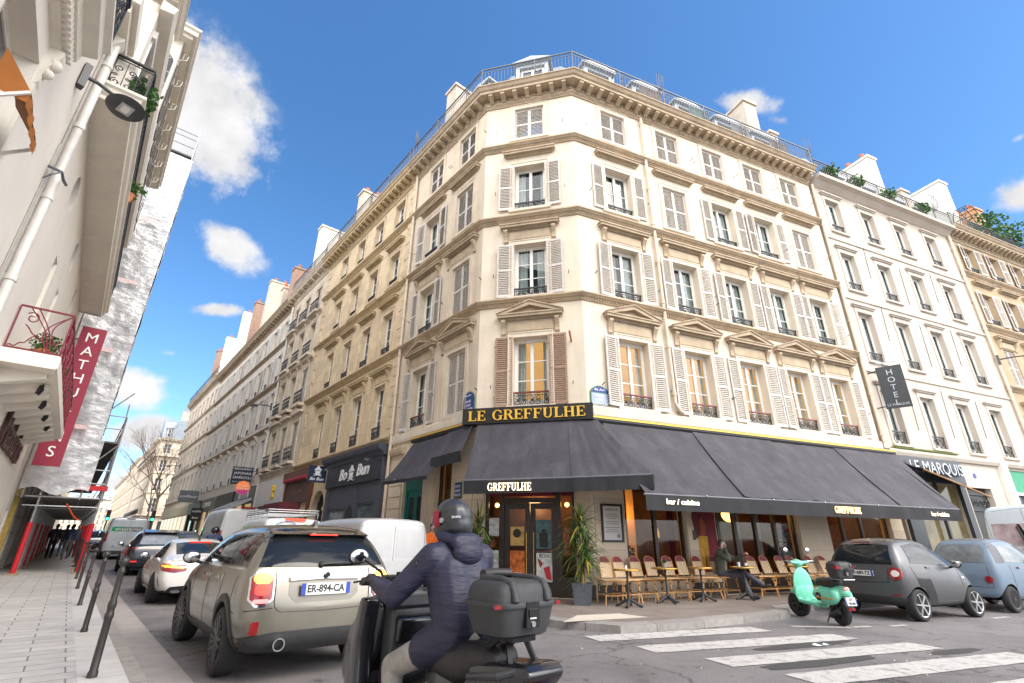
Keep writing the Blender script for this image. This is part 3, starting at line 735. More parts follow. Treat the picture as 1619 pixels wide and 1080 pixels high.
open_ped = dict(hood='ped', hm=M_trim, hw=2.0, hz=.56); hb = dict(hood='bracket', hm=M_trim, hw=1.95, hz=.56); hf = dict(hood='flat', hm=M_trim, hw=1.8, hz=.42)
OPENR = {2: [0, 2, 3]}
def bay(M, xc, closed=(), sm2=None, lit=True, sur=None, hm=None):
	hm = hm or M_trim
	for k, (z, h) in enumerate(FH):
		cl = k in closed or k == 3; kw = dict(shut=True, open_=not cl, sw=.535, pane=M_glass, curtain=random.choice((0, 0, 2, 1)), room=(M_warm if k == 0 and lit else M_room))
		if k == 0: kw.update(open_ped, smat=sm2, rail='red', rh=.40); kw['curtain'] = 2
		elif k == 1: kw.update(hb, rail='red' if False else 'scroll', rh=.30)
		elif k == 2: kw.update(hf, rail='scroll', rh=.28, rows=2)
		else: kw.update(rows=2)
		window(B, M, xc, z, 1.07, h, sur=(sur or M_cream), **kw)
for i, x in enumerate(RX): bay(FR, x, {1: (2,), 4: (2,)}.get(i, ()))
bay(FC, CX[0], (), M_shutb)
bay(FL, LX[0], (0, 1, 2), sur=M_creamL); bay(FL, LX[1], (), sur=M_creamL, lit=False)
# mouldings that run round the cut-off corner
path = [xy(FL, XLm, 0), xy(FL, 0, 0), xy(FR, 0, 0), xy(FR, XR, 0)]
for z in (8.22, 11.36, 14.52):
	b = MB(); b.sweep(path, BAND(z))
	for a, c in zip(path, path[1:]): dentils(b, a, c, z + .085, .07)
	b.build("string_course", M_trim, B)
b = MB(); b.sweep(path, CORN(16.7))
for a, c in zip(path, path[1:]): modillions(b, a, c, 16.89, .43); dentils(b, a, c, 16.80, .07)
b.build("cornice", M_trim, B)
b = MB(); b.sweep(path, [(0, 4.62), (.06, 4.62), (.08, 4.7), (.08, 4.9), (.04, 4.95), (0, 4.95)]); b.build("sill_course", M_cream, B)
b = MB(); b.sweep([xy(FL, XLm, 0), xy(FL, -4.1, 0)], [(0, 4.2), (.1, 4.2), (.14, 4.3), (.14, 4.42), (0, 4.5)]); b.build("string_course", M_trim, B)
b = MB()                                                     # rusticated blocks round the green door, with a fan of voussoirs
for i in range(9):
	z = .2 + i * .37; b.box(-5.0, -4.12, -.05, 0, z, z + .34); 
for i in range(7):
	a = -.5 + i * .167; x = -3.38 + sin(a) * .9; b.prism([(x - .1, 3.42), (x + .1, 3.42), (x + .1 + sin(a) * .5, 4.15), (x - .1 + sin(a) * .5, 4.15)], 'y', -.05 - .001 * i, 0)
b.box(-2.68, -2.02, -.05, 0, .15, 4.1)
b.build("rusticated_stone", M_creamL, B, FL)
pipe(B, FR, 3.02, 5.3, 16.75, M_pipe, kick=.25); pipe(B, FL, -5.1, .1, 16.9, M_pipe); pipe(B, FR, 12.55, 4.9, 16.75, M_pipe)
stay = MB().bar((0, 0, 0), (.03, -.12, .05), .018).mesh("shutter_stay", M_iron)   # little iron hooks beside the windows
for M, xs in ((FR, RX), (FC, CX), (FL, LX)):
	for x in xs:
		for z, h in FH:
			for q in (-1, 1):
				if random.random() < .75: link("shutter_stay", stay, B, M @ Tr(x + q * 1.22, 0, z + h * random.uniform(.25, .45)))
b = MB(); b.tube([FC @ Vector((2.86, 0, 6.9)), FC @ Vector((2.86, -.45, 7.05))], .03, 8); b.build("spout", M_pot, B)
# roof: balcony behind the railing, zinc mansard, dormers, chimneys
def offs(path, d): 
	out = []; P_ = [Vector(p) for p in path]
	for i, p in enumerate(P_):
		d0 = (p - P_[i - 1]).normalized() if i else (P_[1] - p).normalized(); d1 = (P_[i + 1] - p).normalized() if i < len(P_) - 1 else d0
		n0 = Vector((d0.y, -d0.x)); n1 = Vector((d1.y, -d1.x)); mt = (n0 + n1).normalized(); mt = mt / max(.4, mt.dot(n0)); out.append((p.x + mt.x * d, p.y + mt.y * d))
	return out
def roof_rail(parent, path, z, h=1.05, step=.13, m=M_ironl, heavy=True, name="roof_railing"):
	b = MB()
	for a, c in zip(path, path[1:]):
		A_, C_ = Vector((*a, 0)), Vector((*c, 0)); L = (C_ - A_).length; n = max(2, int(L / step)); z0 = z
		for zz, r in ((z + .06, .016), (z + h * .84, .014), (z + h, .026)): b.bar(A_ + Vector((0, 0, zz)), C_ + Vector((0, 0, zz)), r * 1.6)
		for i in range(n + 1):
			p = A_.lerp(C_, i / n); b.bar(p + Vector((0, 0, z + .06)), p + Vector((0, 0, z + h * .84 + (.0 if i % 16 else h * .16))), .036 if i % 16 == 0 else .016)
			if heavy and i % 16 == 0 and i:                  # ornate cast panel
				d = (C_ - A_).normalized()
				for k in range(3):
					cc = p + d * .12 + Vector((0, 0, z + .25 + k * .25)); b.tube([cc + d * .1 * cos(t) + Vector((0, 0, .1 * sin(t))) for t in [q * pi / 4 for q in range(8)]], .014, 4, closed=True)
	return b.build(name, m, parent)
roof_rail(B, offs(path, .42), 17.40)
b = MB(); b.sweep(path, [(-.02, 17.41), (-.75, 17.42), (-.75, 17.6), (-1.0, 17.6), (-1.55, 20.3), (-1.75, 20.45), (-4.5, 20.9)], caps=False); b.build("mansard_roof", M_zinc, B)
b = MB(); b.sweep(offs(path, -.70), [(0, 17.43), (0, 18.25), (-.1, 18.3)], caps=False); b.build("attic_wall", mat('whitewashed attic wall', (.62, .60, .56), .8, var=.08, streak=.3), B)
for M, xs in ((FR, [1.8, 4.2, 6.5, 8.8, 11.1]), (FC, [1.62]), (FL, [-1.6, -3.8])):
	for x in xs: dormer(B, M, x, 18.0, 1.35, 1.75, .72)
chimney(B, FR, 10.9, 1.9, 18.5, .8, 2.2, 3.5, M_chim, 0); chimney(B, FR, 3.2, 2.6, 19.8, .7, 1.3, 2.0, M_chim, 2); chimney(B, FR, 12.2, 1.5, 17.6, .5, 1.4, 2.9, M_chim, 0)
chimney(B, FL, -4.2, 1.6, 18.6, .8, 1.6, 3.6, M_chim, 3)
def fan_guard(parent, M, x, y, z):
	b = MB()
	for i in range(9):
		a = radians(-80 + i * 20); b.tube([(x, y, z), (x + cos(a) * .55 * .3, y - .25 * cos(a), z + sin(a) * .6 + .5)], .012, 4)
	b.tube([(x + .5 * cos(radians(-80 + i * 10)) * .3, y - .22 * cos(radians(-80 + i * 10)), z + .5 + sin(radians(-80 + i * 10)) * .55) for i in range(17)], .012, 4)
	return b.build("spiked_guard", M_ironl, parent, M)
fan_guard(B, FR, 3.9, -.3, 18.3); fan_guard(B, FR, 12.4, -.3, 18.2); fan_guard(B, FL, -5.0, -.3, 18.3)
for i, x in enumerate((2.9, 5.4, 7.7, 10)):                      # canvas screens tied to the railing
	link("balcony_screen", MB().grid(lambda u, v: (x + u * 1.1, -.34 + .015 * sin(u * 20), 17.5 + v * .8), 10, 1).mesh("balcony_screen", mat('faded screen %d' % (i % 3), [(.16, .13, .12), (.12, .17, .17), (.2, .2, .2)][i % 3], .9)), B, FR)
# ================================================================== neighbours along the left street
def quoins(parent, M, x, sgn, z0, z1, m, w=.5):
	b = MB(); z = z0; k = 0
	while z < z1 - .2: ww = w if k % 2 else w * .68; b.box(min(x, x + sgn * ww), max(x, x + sgn * ww), -.045, 0, z + .015, z + .395); z += .41; k += 1
	return b.build("quoin", m, parent, M)
def courses(parent, M, x0, x1, zs, m, prof=BAND, name="string_course", dent=True):
	for z in zs:
		b = MB(); p = [xy(M, x0, 0), xy(M, x1, 0)]; b.sweep(p, prof(z))
		if dent: dentils(b, p[0], p[1], z + .085, .07, .16, .07)
		b.build(name, m, parent)
def cornice(parent, M, x0, x1, z, m, step=.42, k=1.0):
	b = MB(); p = [xy(M, x0, 0), xy(M, x1, 0)]; b.sweep(p, CORN(z, k))
	if step: modillions(b, p[0], p[1], z + .19, .43 * k, step)
	return b.build("cornice", m, parent)
def mansard(parent, M, x0, x1, z, m, h=2.6):
	b = MB(); b.sweep([xy(M, x0, 0), xy(M, x1, 0)], [(-.02, z), (-.9, z), (-1.0, z + .1), (-1.9, z + h), (-2.1, z + h + .12), (-5, z + h + .5), (-8, z)]); return b.build("mansard_roof", m, parent)

# ---- golden stone building
Y = thing("stone_building", "golden limestone building with toothed corner stones above the dark blue-grey restaurant front", "building", frame(PA + DL * 10.5, -DL))
y0, y1 = -15.95, -5.2; YX = [-13.25, -11.05, -8.9, -6.72]; YF = [(5.05, 2.2), (8.62, 1.9), (11.95, 1.6), (15.02, 1.38)]
wall("wall", y0, y1, 0, 16.8, [(x - .47, x + .47, z, z + h) for x in YX for z, h in YF] + [(-12.62, -10.75, .14, 3.55)], .24, M_gold, Y, FL)
body("party_wall", y0, y1, 16.8, 9, M_chim, Y, FL)
for x in YX:
	for k, (z, h) in enumerate(YF):
		kw = [dict(hood='bracket', hm=M_goldtrim, hw=1.7, hz=.5, rail='scroll', rh=.5), dict(hood='flat', hm=M_goldtrim, hw=1.6, hz=.42, rail='scroll', rh=.34), dict(hood='flat', hm=M_goldtrim, hw=1.55, hz=.36, rail='scroll', rh=.3), dict(rail='scroll', rh=.3)][k]
		window(Y, FL, x, z, .94, h, sur=M_gold, depth=.19, pane=M_glassd, curtain=None, **kw)
courses(Y, FL, y0, y1, (8.22, 11.36, 14.52), M_goldtrim); cornice(Y, FL, y0, y1, 16.7, M_goldtrim)
courses(Y, FL, y0, y1, (4.72,), M_goldtrim, dent=False)
quoins(Y, FL, y0 + .02, 1, 4.9, 16.7, M_gold); quoins(Y, FL, y1 - .02, -1, 4.9, 16.7, M_gold)
roof_rail(Y, [xy(FL, y0, -.42), xy(FL, y1, -.42)], 17.40); mansard(Y, FL, y0, y1, 17.42, M_zinc)
for x in (-14.2, -12, -9.8, -7.4): dormer(Y, FL, x, 18.0, 1.2, 1.5, .9)
chimney(Y, FL, -14.2, 1.7, 17.5, .75, 2.2, 4.4, M_chim, 3); chimney(Y, FL, -11.2, 2.2, 19.2, .7, 1.0, 1.8, M_chim, 2)
# arched carriage doorway beside the restaurant
b = MB(); n = 12; ax = -11.65; r0, r1 = .72, 1.02
for i in range(n):
	a0, a1 = pi * i / n, pi * (i + 1) / n
	b.prism([(ax + r0 * cos(a0), 2.75 + r0 * sin(a0)), (ax + r1 * cos(a0), 2.75 + r1 * sin(a0)), (ax + r1 * cos(a1), 2.75 + r1 * sin(a1)), (ax + r0 * cos(a1), 2.75 + r0 * sin(a1))], 'y', -.09 - .002 * (i % 2), .3)
for s in (-1, 1): b.box(ax + s * .87 - .15, ax + s * .87 + .15, -.09, .3, .14, 2.6); b.box(ax + s * .87 - .19, ax + s * .87 + .19, -.13, .3, 2.6, 2.749)
b.build("stone_arch", M_gold, Y, FL)
b = MB(); pr = [(ax - .72, .14), (ax + .72, .14), (ax + .72, 2.75)] + [(ax + .72 * cos(pi * i / n), 2.75 + .72 * sin(pi * i / n)) for i in range(1, n)] + [(ax - .72, 2.75)]
b.prism(pr, 'y', .18, .24); dr_ = b.build("carriage_door", mat('dark green door', (.02, .03, .028), .5, var=.2), Y, FL)
b = MB()
for i in range(9): b.bar((ax - .64 + i * .16, .16, .3), (ax - .64 + i * .16, .16, 2.75 + sqrt(max(0, .7 ** 2 - (-.64 + i * .16) ** 2)) - .02), .03)
b.bar((ax - .7, .155, 2.4), (ax + .7, .155, 2.4), .04); b.build("door_grille", M_iron, dr_, FL)
# restaurant front
M_slate = mat('blue grey shop paint', (.060, .066, .088), .5, var=.10, scale=2)
M_slated = mat('dark slate sign board', (.028, .032, .042), .4, var=.12, scale=2)
b = MB(); b.box(-10.7, -5.45, -.12, 0, .14, .75); b.box(-10.7, -10.35, -.14, 0, .75, 3.45); b.box(-5.85, -5.45, -.14, 0, .75, 3.45); b.box(-8.55, -7.45, -.12, 0, .75, 3.45); b.box(-10.35, -8.55, -.10, 0, 2.62, 3.45); b.box(-7.45, -5.85, -.10, 0, 2.72, 3.45); b.box(-10.7, -5.45, -.18, 0, 3.45, 4.35)
b.sweep([xy(Matrix(), -10.9, 0), xy(Matrix(), -5.3, 0)], [(0, 4.30), (.22, 4.32), (.26, 4.42), (.42, 4.52), (.46, 4.66), (.46, 4.70), (0, 4.715)])
sf = b.build("shop_front", M_slate, Y, FL)
for xa, xb, zt in ((-10.35, -8.55, 2.62), (-7.45, -5.85, 2.72)):
	wd = MB(); wd.box(xa, xa + .07, -.08, 0, .75, zt); wd.box(xb - .07, xb, -.08, 0, .75, zt); wd.box(xa + .07, xb - .07, -.08, 0, zt - .07, zt); wd = wd.build("shop_window", M_slate, sf, FL)
	MB().box(xa + .07, xb - .07, -.04, -.03, .75, zt - .07).build("pane", mat('frosted shop glass', (.10, .13, .14), .12, var=.5, scale=3), wd, FL)
b = MB(); n = 10; ax = -8.0
b.prism([(ax - .36, 2.05), (ax + .36, 2.05)] + [(ax + .36 * cos(pi * i / n), 2.05 + .62 * sin(pi * i / n)) for i in range(1, n)], 'y', -.13, -.11); b.box(ax - .4, ax + .4, -.135, -.115, .9, 1.98)
b.build("shop_hatch", M_black, sf, FL)
sb = MB().box(-10.62, -5.52, -.23, -.18, 3.47, 4.20).build("sign_board", M_slated, sf, FL)
text("lettering", "Bo", .62, M_whitep, sb, FL @ Tr(-8.75, -.25, 3.86), .03, shear=.25, width=.75, offset=.012); text("lettering", "Bun", .62, M_whitep, sb, FL @ Tr(-6.9, -.25, 3.92), .03, shear=.25, width=1.1, offset=.012)
def bowl_logo(parent, M, s, m):
	b = MB(); b.prism([(-.5 * s, .15 * s), (.5 * s, .15 * s), (.12 * s, .5 * s), (-.12 * s, .5 * s)], 'y', -.03, 0); b.box(-.12 * s, .12 * s, -.031, 0, .5 * s, .62 * s); b.prism([(-.36 * s, .08 * s), (.36 * s, .08 * s), (.22 * s, -.35 * s), (-.22 * s, -.35 * s)], 'y', -.03, 0)
	b.bar((-.45 * s, -.015, -.30 * s), (.45 * s, -.015, -.52 * s), .09 * s, .028); b.bar((.45 * s, -.017, -.30 * s), (-.45 * s, -.017, -.52 * s), .09 * s, .026)
	return b.build("emblem", m, parent, M)
bowl_logo(sb, FL @ Tr(-7.95, -.24, 3.87), .52, M_whitep)
for x in (-10.1, -6.1): b = MB(); b.tube([(x, -.1, 4.28), (x, -.5, 4.22)], .018, 6); b.tube([(x - .12, -.5, 4.2), (x + .16, -.52, 4.16)], .05, 8); b.build("sign_lamp", M_ironl, sf, FL)
bs = thing("blade_sign", "small dark blue hanging sign with a white bowl emblem beside the arched doorway", "sign", FL @ Tr(-10.95, 0, 4.0))
Q = FL @ Tr(-10.95, -.94, 4.08) @ Rz(pi / 2); Qf = Q @ Tr(.39, -.032, 0)
brd = MB().box(0, .78, -.03, .03, -.34, .36).build("sign_board", mat('navy sign', (.018, .03, .06), .4, var=.1), bs, Q)
bowl_logo(brd, Qf @ Tr(0, .002, .12), .36, M_whitep); text("lettering", "Bo Bun", .17, M_whitep, brd, Qf @ Tr(0, 0, -.2), .006, width=.6, shear=.25, offset=.004)
MB().bar((-10.95, -.16, 4.3), (-10.95, 0, 4.3), .03).build("bracket", M_iron, bs, FL)

# ---- third building: three bays with closed shutters and balconettes
T3 = thing("stone_house", "narrow pale stone house with ornate window balconies, right of the white-shuttered building", "building", frame(PA + DL * 19, -DL))
t0, t1 = -22.35, -15.95; TX = [-21.3, -19.25, -17.2]; TF = [(5.35, 2.2), (8.55, 2.15), (11.55, 2.1), (14.35, 1.75)]
wall("wall", t0, t1, 0, 17.0, [(x - .5, x + .5, z, z + h) for x in TX for z, h in TF] + [(-16.9, -16.3, .14, 3.2)], .34, M_pale, T3, FL); body("party_wall", t0, t1, 17.0, 9, M_chim, T3, FL)
for x in TX:
	for k, (z, h) in enumerate(TF):
		kw = dict(shut=True, open_=False) if random.random() < .6 else {}
		window(T3, FL, x, z, 1.0, h, sur=M_pale, depth=.3, hood='ped' if k == 1 and 0 else ('bracket' if k in (1, 2) else None), hm=M_pale, hw=1.5, hz=.45, **kw)
		link("railing", me_rail(1.25, .75, 'scroll'), T3, FL @ Tr(x - .62, -.22, z)); MB().box(x - .72, x + .72, -.32, 0, z - .16, z - .01).build("balcony_slab", M_pale, T3, FL)
	MB().prism([(x - .95, 8.0), (x + .95, 8.0), (x, 8.42)], 'y', -.2, 0).build("pediment", M_pale, T3, FL)
courses(T3, FL, t0, t1, (4.85, 11.0, 14.0), M_pale, dent=False); cornice(T3, FL, t0, t1, 16.75, M_pale, .9, .9)
roof_rail(T3, [xy(FL, t0, -.35), xy(FL, t1, -.35)], 17.45, .95, heavy=False); mansard(T3, FL, t0, t1, 17.45, M_zinc)
for x in (-20.8, -17.8): dormer(T3, FL, x, 17.9, 1.2, 1.6, 1.0)
chimney(T3, FL, -21.9, 2.9, 17.4, .8, 4.6, 6.0, mat('quoined chimney wall', (.62, .56, .47), .9, var=.12, scale=3, joints=(.9, .5, .02, .8)), 0); chimney(T3, FL, -18, 2.6, 18.4, .7, 1.6, 2.6, M_chim, 3)
# brown shop, white shop
M_brown = mat('reddish brown shop paint', (.13, .045, .025), .5, var=.15, scale=3); M_brownd = mat('brown sign panel', (.10, .055, .045), .5, var=.2, scale=2)
b = MB(); b.box(-16.7, -16.45, -.15, 0, .14, 4.3); b.box(-13.0, -12.75, -.15, 0, .14, 4.3); b.box(-16.7, -12.75, -.3, 0, 4.3, 4.62); s3 = b.build("shop_front", M_brown, Y, FL)
MB().box(-16.45, -13.0, -.12, 0, 3.1, 4.1).build("sign_board", M_brownd, s3, FL); text("lettering", "La Cave", .34, mat('faded gilt', (.22, .14, .06), .5), s3, FL @ Tr(-14.6, -.13, 3.65), .02, shear=.2)
MB().box(-16.45, -13.0, -.02, 0, .14, 2.5).build("shop_window", M_glassd, s3, FL)
aw = thing("shop_awning", "rolled red awning above the brown shop front with a maroon blind box", "awning", FL @ Tr(-14.8, 0, 4.2)); b = MB(); b.tube([(-16.4, -.28, 4.2), (-13.05, -.28, 4.2)], .10, 10); b.build("canvas_roll", mat('red canvas', (.32, .02, .04), .7), aw, FL)
MB().box(-16.9, -14.2, -.95, 0, 2.62, 3.08).build("blind_box", mat('maroon canvas', (.14, .02, .028), .7), aw, FL)
b = MB(); b.box(-22.2, -21.6, -.14, 0, .14, 3.2); b.box(-17.3, -16.95, -.14, 0, .14, 3.2); b.box(-22.2, -16.95, -.14, 0, 3.2, 4.6); s4 = b.build("shop_front", mat('white shop paint', (.62, .62, .60), .5, var=.05), T3, FL)
MB().box(-21.6, -17.3, -.03, 0, .14, 3.2).build("shop_window", mat('taupe blind', (.24, .21, .19), .7), s4, FL)
b = MB(); b.tube([(-18.75 + .12 * sin(t * 2.2), -.17, 3.5 + t * .42) for t in [i * .2 for i in range(9)]], .07, 8); b.tube([(-18.6, -.17, 4.1), (-18.42, -.17, 4.2), (-18.45, -.17, 3.95), (-18.7, -.17, 3.8), (-18.5, -.17, 3.55)], .06, 8); b.build("emblem", mat('yellow emblem', (.75, .50, .02), .5), s4, FL)

# ---- long white-shuttered building
W4 = thing("shuttered_building", "long cream building with rows of white shutters, beyond the narrow stone house", "building", frame(PA + DL * 34, -DL))
w0, w1 = -46, -22.35; WX = [-22.35 - 1.35 - i * 2.62 for i in range(9)]; WF = [(5.25, 2.2), (8.55, 2.1), (11.5, 1.95), (14.35, 1.7)]
wall("wall", w0, w1, 0, 16.9, [(x - .5, x + .5, z, z + h) for x in WX for z, h in WF], .28, M_pink, W4, FL); body("party_wall", w0, w1, 16.9, 9, M_chim, W4, FL)
for x in WX:
	for k, (z, h) in enumerate(WF):
		window(W4, FL, x, z, 1.0, h, depth=.18, shut=True, smat=M_frame, sw=.62, rails=1, rail='bars' if k < 3 else None, rh=.4)
courses(W4, FL, w0, w1, (7.9, 11.0, 14.0), M_trim, dent=False); cornice(W4, FL, w0, w1, 16.5, M_trim, .55); mansard(W4, FL, w0, w1, 17.2, M_zinc)
b = MB(); bracket(b, 0, 7.2, 7.9, .3, .25); con = b.mesh("console", M_pale)
for i in range(9): link("console", con, W4, FL @ Tr(w1 - .2 - i * 2.62, 0, 0))
pipe(W4, FL, w1 + .02, .2, 16.6, mat('white pipe', (.62, .60, .56), .5), .07)
for x, w_, h_, m_, d_ in ((-27, .9, 4.4, M_brick, 3.2), (-29.5, .8, 3.6, M_chim, 1.6), (-35, .9, 6.6, M_chim, 3.4), (-40, .9, 6.2, M_brick, 2.6), (-45.4, 1.0, 7.0, M_white, 4.4)): chimney(W4, FL, x, .5 + d_ / 2, 17.6, w_, d_, h_, m_, 4)
for x in WX[::2]: dormer(W4, FL, x, 17.5, 1.1, 1.4, 1.1)
# shops below: dark fronts with awnings and signs
b = MB()
for i, (xa, xb) in enumerate(((-27.5, -22.6), (-33.5, -28), (-39, -34), (-45.5, -39.5))):
	m_ = [mat('grey shop paint', (.13, .125, .12), .5), M_black, mat('taupe shop paint', (.2, .17, .14), .5), M_black][i]
	b = MB(); b.box(xa, xb, -.2, 0, 3.5, 4.5); b.box(xa, xa + .3, -.15, 0, .2, 3.5); b.box(xb - .3, xb, -.15, 0, .2, 3.5); b.box((xa + xb) / 2 - .1, (xa + xb) / 2 + .1, -.15, 0, .2, 3.5); f_ = b.build("shop_front", m_, W4, FL)
	MB().box(xa + .3, xb - .3, -.02, 0, .2, 3.5).build("shop_window", M_glassd if i % 2 else mat('lit shop window', (.2, .15, .08), .2, emit=(1, .7, .35), estr=.25), f_, FL)
	if i in (0, 2): text("lettering", ("SUSHI", "COIFFEUR")[i // 2], .5, M_whitep, f_, FL @ Tr((xa + xb) / 2, -.22, 4.0), .02, width=2.6)
aw = thing("shop_awning", "pale grey sloping awning above the shop beside the parked white vans", "awning", FL @ Tr(-25, 0, 3.6)); b = MB(); b.prism([(0, 3.9), (-1.5, 3.15), (-1.5, 2.95), (0, 3.75)], 'x', -27.4, -22.8); b.build("canvas", mat('grey canvas', (.35, .34, .33), .8), aw, FL)
def board(nm, label, M, w, h, lines, m, tm, size, d=.08, proj=.2):
	"""a board standing out from a wall: M at the wall, board running towards the street, lettering towards the camera"""
	t = thing(nm, label, "sign", M); Q = M @ Tr(0, -proj - w, 0) @ Rz(pi / 2)
	bd = MB().box(0, w, -d / 2, d / 2, -h / 2, h / 2).build("sign_board", m, t, Q)
	for i, (s, sz) in enumerate(lines):
		z = h / 2 - h * (i + .5) / len(lines); text("lettering", s, sz, tm, bd, Q @ Tr(w / 2, -d / 2 - .006, z), .008, width=min(w * .88, len(s) * sz * .62))
	b = MB(); b.bar((w, 0, h * .3), (w + proj, 0, h * .3), .04); b.bar((w, 0, -h * .3), (w + proj, 0, -h * .3), .04); b.build("bracket", M_iron, t, Q)
	return t
board("restaurant_sign", "dark blue projecting board reading RESTAURANT JAPONAIS in pale capitals", FL @ Tr(-23.9, 0, 5.15), 1.15, 1.05, [("RESTAURANT", .17), ("JAPONAIS", .2), ("SAHRKOCU", .22), ("Tel 01 40 07 01 20", .1)], mat('ink blue board', (.018, .024, .04), .4), M_whitep, .2)
t = thing("round_sign", "round orange and pink hanging sign below the dark blue Japanese restaurant board", "sign", FL @ Tr(-23.0, -.75, 4.35)); Q = FL @ Tr(-23.0, -.78, 4.35) @ Rz(pi / 2)
me_ = MB().lathe([(.40, -.05), (.40, .05)], n=28, M=Matrix.Rotation(pi / 2, 4, 'X')).mesh("sign_disc", [mat('orange sign face', (.75, .20, .05), .5, var=.25, scale=3, emit=(.9, .25, .1), estr=.25)]); dsc = link("sign_disc", me_, t, Q)
me_ = MB().prism([(.39 * cos(a), .39 * sin(a)) for a in [pi + .35 + i * (pi - .7) / 12 for i in range(13)]], 'y', -.056, -.051).mesh("sign_stripe", mat('pink sign face', (.70, .06, .30), .5)); link("sign_stripe", me_, dsc, Q)
text("lettering", "COFFEE", .15, M_whitep, dsc, Q @ Tr(0, -.056, .1), .008, width=.5); text("lettering", "SUMMER", .15, M_whitep, dsc, Q @ Tr(0, -.056, -.06), .008, width=.62)
MB().bar((.38, 0, .1), (.78, 0, .1), .03).build("bracket", M_iron, t, Q)
board("shop_sign", "small grey projecting sign over the pale shop far down the street", FL @ Tr(-41.5, 0, 4.9), 1.5, 1.0, [("coiffeur", .3)], mat('grey board', (.14, .15, .15), .5), M_whitep, .3)
board("shop_sign", "small black square sign on the far shop, below the grey one", FL @ Tr(-38, 0, 3.3), .8, 1.0, [("café", .25), ("bar", .25)], M_black, M_whitep, .3)

# ---- fifth building, then the corner beyond the crossing and the far end of the street
def plain_building(name, label, M, x0, x1, zt, nb, floors, m, tm, shut=0.0, rail='bars', roof=True, chim=2, dr=True, pane=None):
	t = thing(name, label, "building", M @ Tr((x0 + x1) / 2, 0, 0)); xs = [x0 + (x1 - x0) * (i + .5) / nb for i in range(nb)]
	wall("wall", x0, x1, -.2, zt, [(x - .5, x + .5, z, z + h) for x in xs for z, h in floors], .28, m, t, M); body("party_wall", x0, x1, zt, 9, M_chim, t, M)
	for x in xs:
		for k, (z, h) in enumerate(floors): window(t, M, x, z, 1.0, h, depth=.22, rail=rail if k else 'bars', rh=.5, shut=random.random() < shut, open_=True, sw=.5, sur=m)
	courses(t, M, x0, x1, [f[0] - .4 for f in floors], tm, dent=False); cornice(t, M, x0, x1, zt - .3, tm, .6)
	if roof:
		mansard(t, M, x0, x1, zt + .4, M_zinc)
		if dr:
			for x in xs[::2]: dormer(t, M, x, zt + .8, 1.2, 1.5, 1.0)
	for i in range(chim): chimney(t, M, x0 + (x1 - x0) * (i + .3) / max(1, chim), 3, zt + 1.5, .9, 2.6, 3.2, random.choice((M_brick, M_chim)), 4)
	return t
V5 = plain_building("cream_building", "cream building at the crossing, left of the long white-shuttered one", FL, -64, -46, 17.2, 8, [(5.4, 2.2), (8.6, 2.0), (11.6, 1.9), (14.5, 1.7)], M_pink, M_pale, 0)
roof_rail(V5, [xy(FL, -64, -.4), xy(FL, -46, -.4)], 17.6, 1.0, step=.3, m=M_iron, heavy=False)
b = MB(); b.box(-63.8, -46.2, -.2, 0, 3.6, 4.4); s_ = b.build("shop_front", mat('pale yellow shop paint', (.45, .38, .22), .5), V5, FL)
chimney(V5, FL, -53, 2.5, 17.6, .9, 4, 6.4, M_white, 4); chimney(V5, FL, -58, 2, 17.6, .9, 3, 6.2, M_brick, 4)
for i in range(7): MB().box(-63.5 + i * 2.5, -61.4 + i * 2.5, -.06, 0, .3, 3.5).build("shop_window", mat('lit shop window', (.2, .15, .08)), s_, FL)
# corner block beyond the crossing: one face to the camera, one along the street
PC = SL(110, 8.7); FK1 = frame(PC, NL); FK2 = frame(PC, -DL)
K = thing("corner_block", "stone corner block with long iron balconies beyond the crossing, behind the bare tree", "building", FK1)
kf = [(5.6, 2.5), (9.2, 2.3), (12.6, 2.1), (15.8, 1.8)]
for M, x0, x1, nb in ((FK1, 0, 12, 5), (FK2, -30, 0, 10)):
	xs = [x0 + (x1 - x0) * (i + .5) / nb for i in range(nb)]
	wall("wall", x0, x1, -.2, 18, [(x - .55, x + .55, z, z + h) for x in xs for z, h in kf] + [(x - .9, x + .9, 1.2, 4.3) for x in xs], .3, M_pale, K, M)
	for x in xs:
		for z, h in kf: window(K, M, x, z, 1.1, h, depth=.25, shut=False)
		MB().box(x - .9, x + .9, .28, .3, 1.2, 4.3).build("shop_window", M_glassd, K, M)
	for z in (5.4, 15.6): MB().box(x0, x1, -.7, 0, z - .25, z).build("balcony_slab", M_pale, K, M); roof_rail(K, [xy(M, x0, -.6), xy(M, x1, -.6)], z, 1.0, step=.22, m=M_iron, heavy=False, name="balcony_railing")
	courses(K, M, x0, x1, (8.8, 12.2), M_pale, dent=False); cornice(K, M, x0, x1, 17.9, M_pale, .6); mansard(K, M, x0, x1, 18.6, M_zinc, 3.4)
	for x in xs[::2]: dormer(K, M, x, 18.9, 1.3, 1.8, 1.0)
	chimney(K, M, x1 - 4, 4, 20, 1, 3, 4.6, M_chim, 5)
MB().box(.05, 12, .4, 12, 0, 18).build("core", M_chim, K, FK1)
FK3 = frame(SL(140.5, 8.5), -DL)
plain_building("far_building", "far pale building after the corner block, with a tall white wall edge", FK3, -30, -.5, 18.5, 9, [(5.6, 2.4), (9.2, 2.2), (12.6, 2.0), (15.6, 1.8)], M_pale, M_pale, 0)
plain_building("far_building", "farthest building on the right side of the left street, at its hazy end", FK3, -80, -31, 17, 14, [(5.6, 2.4), (9.2, 2.2), (12.6, 2.0)], M_creamL, M_pale, 0)
FE = frame(SL(420, -14), NL)
plain_building("end_building", "distant building closing the end of the left street", FE, 0, 30, 24, 11, [(6, 2.6), (9.8, 2.4), (13.4, 2.2), (17, 2)], M_creamL, M_trim, 0, chim=3)

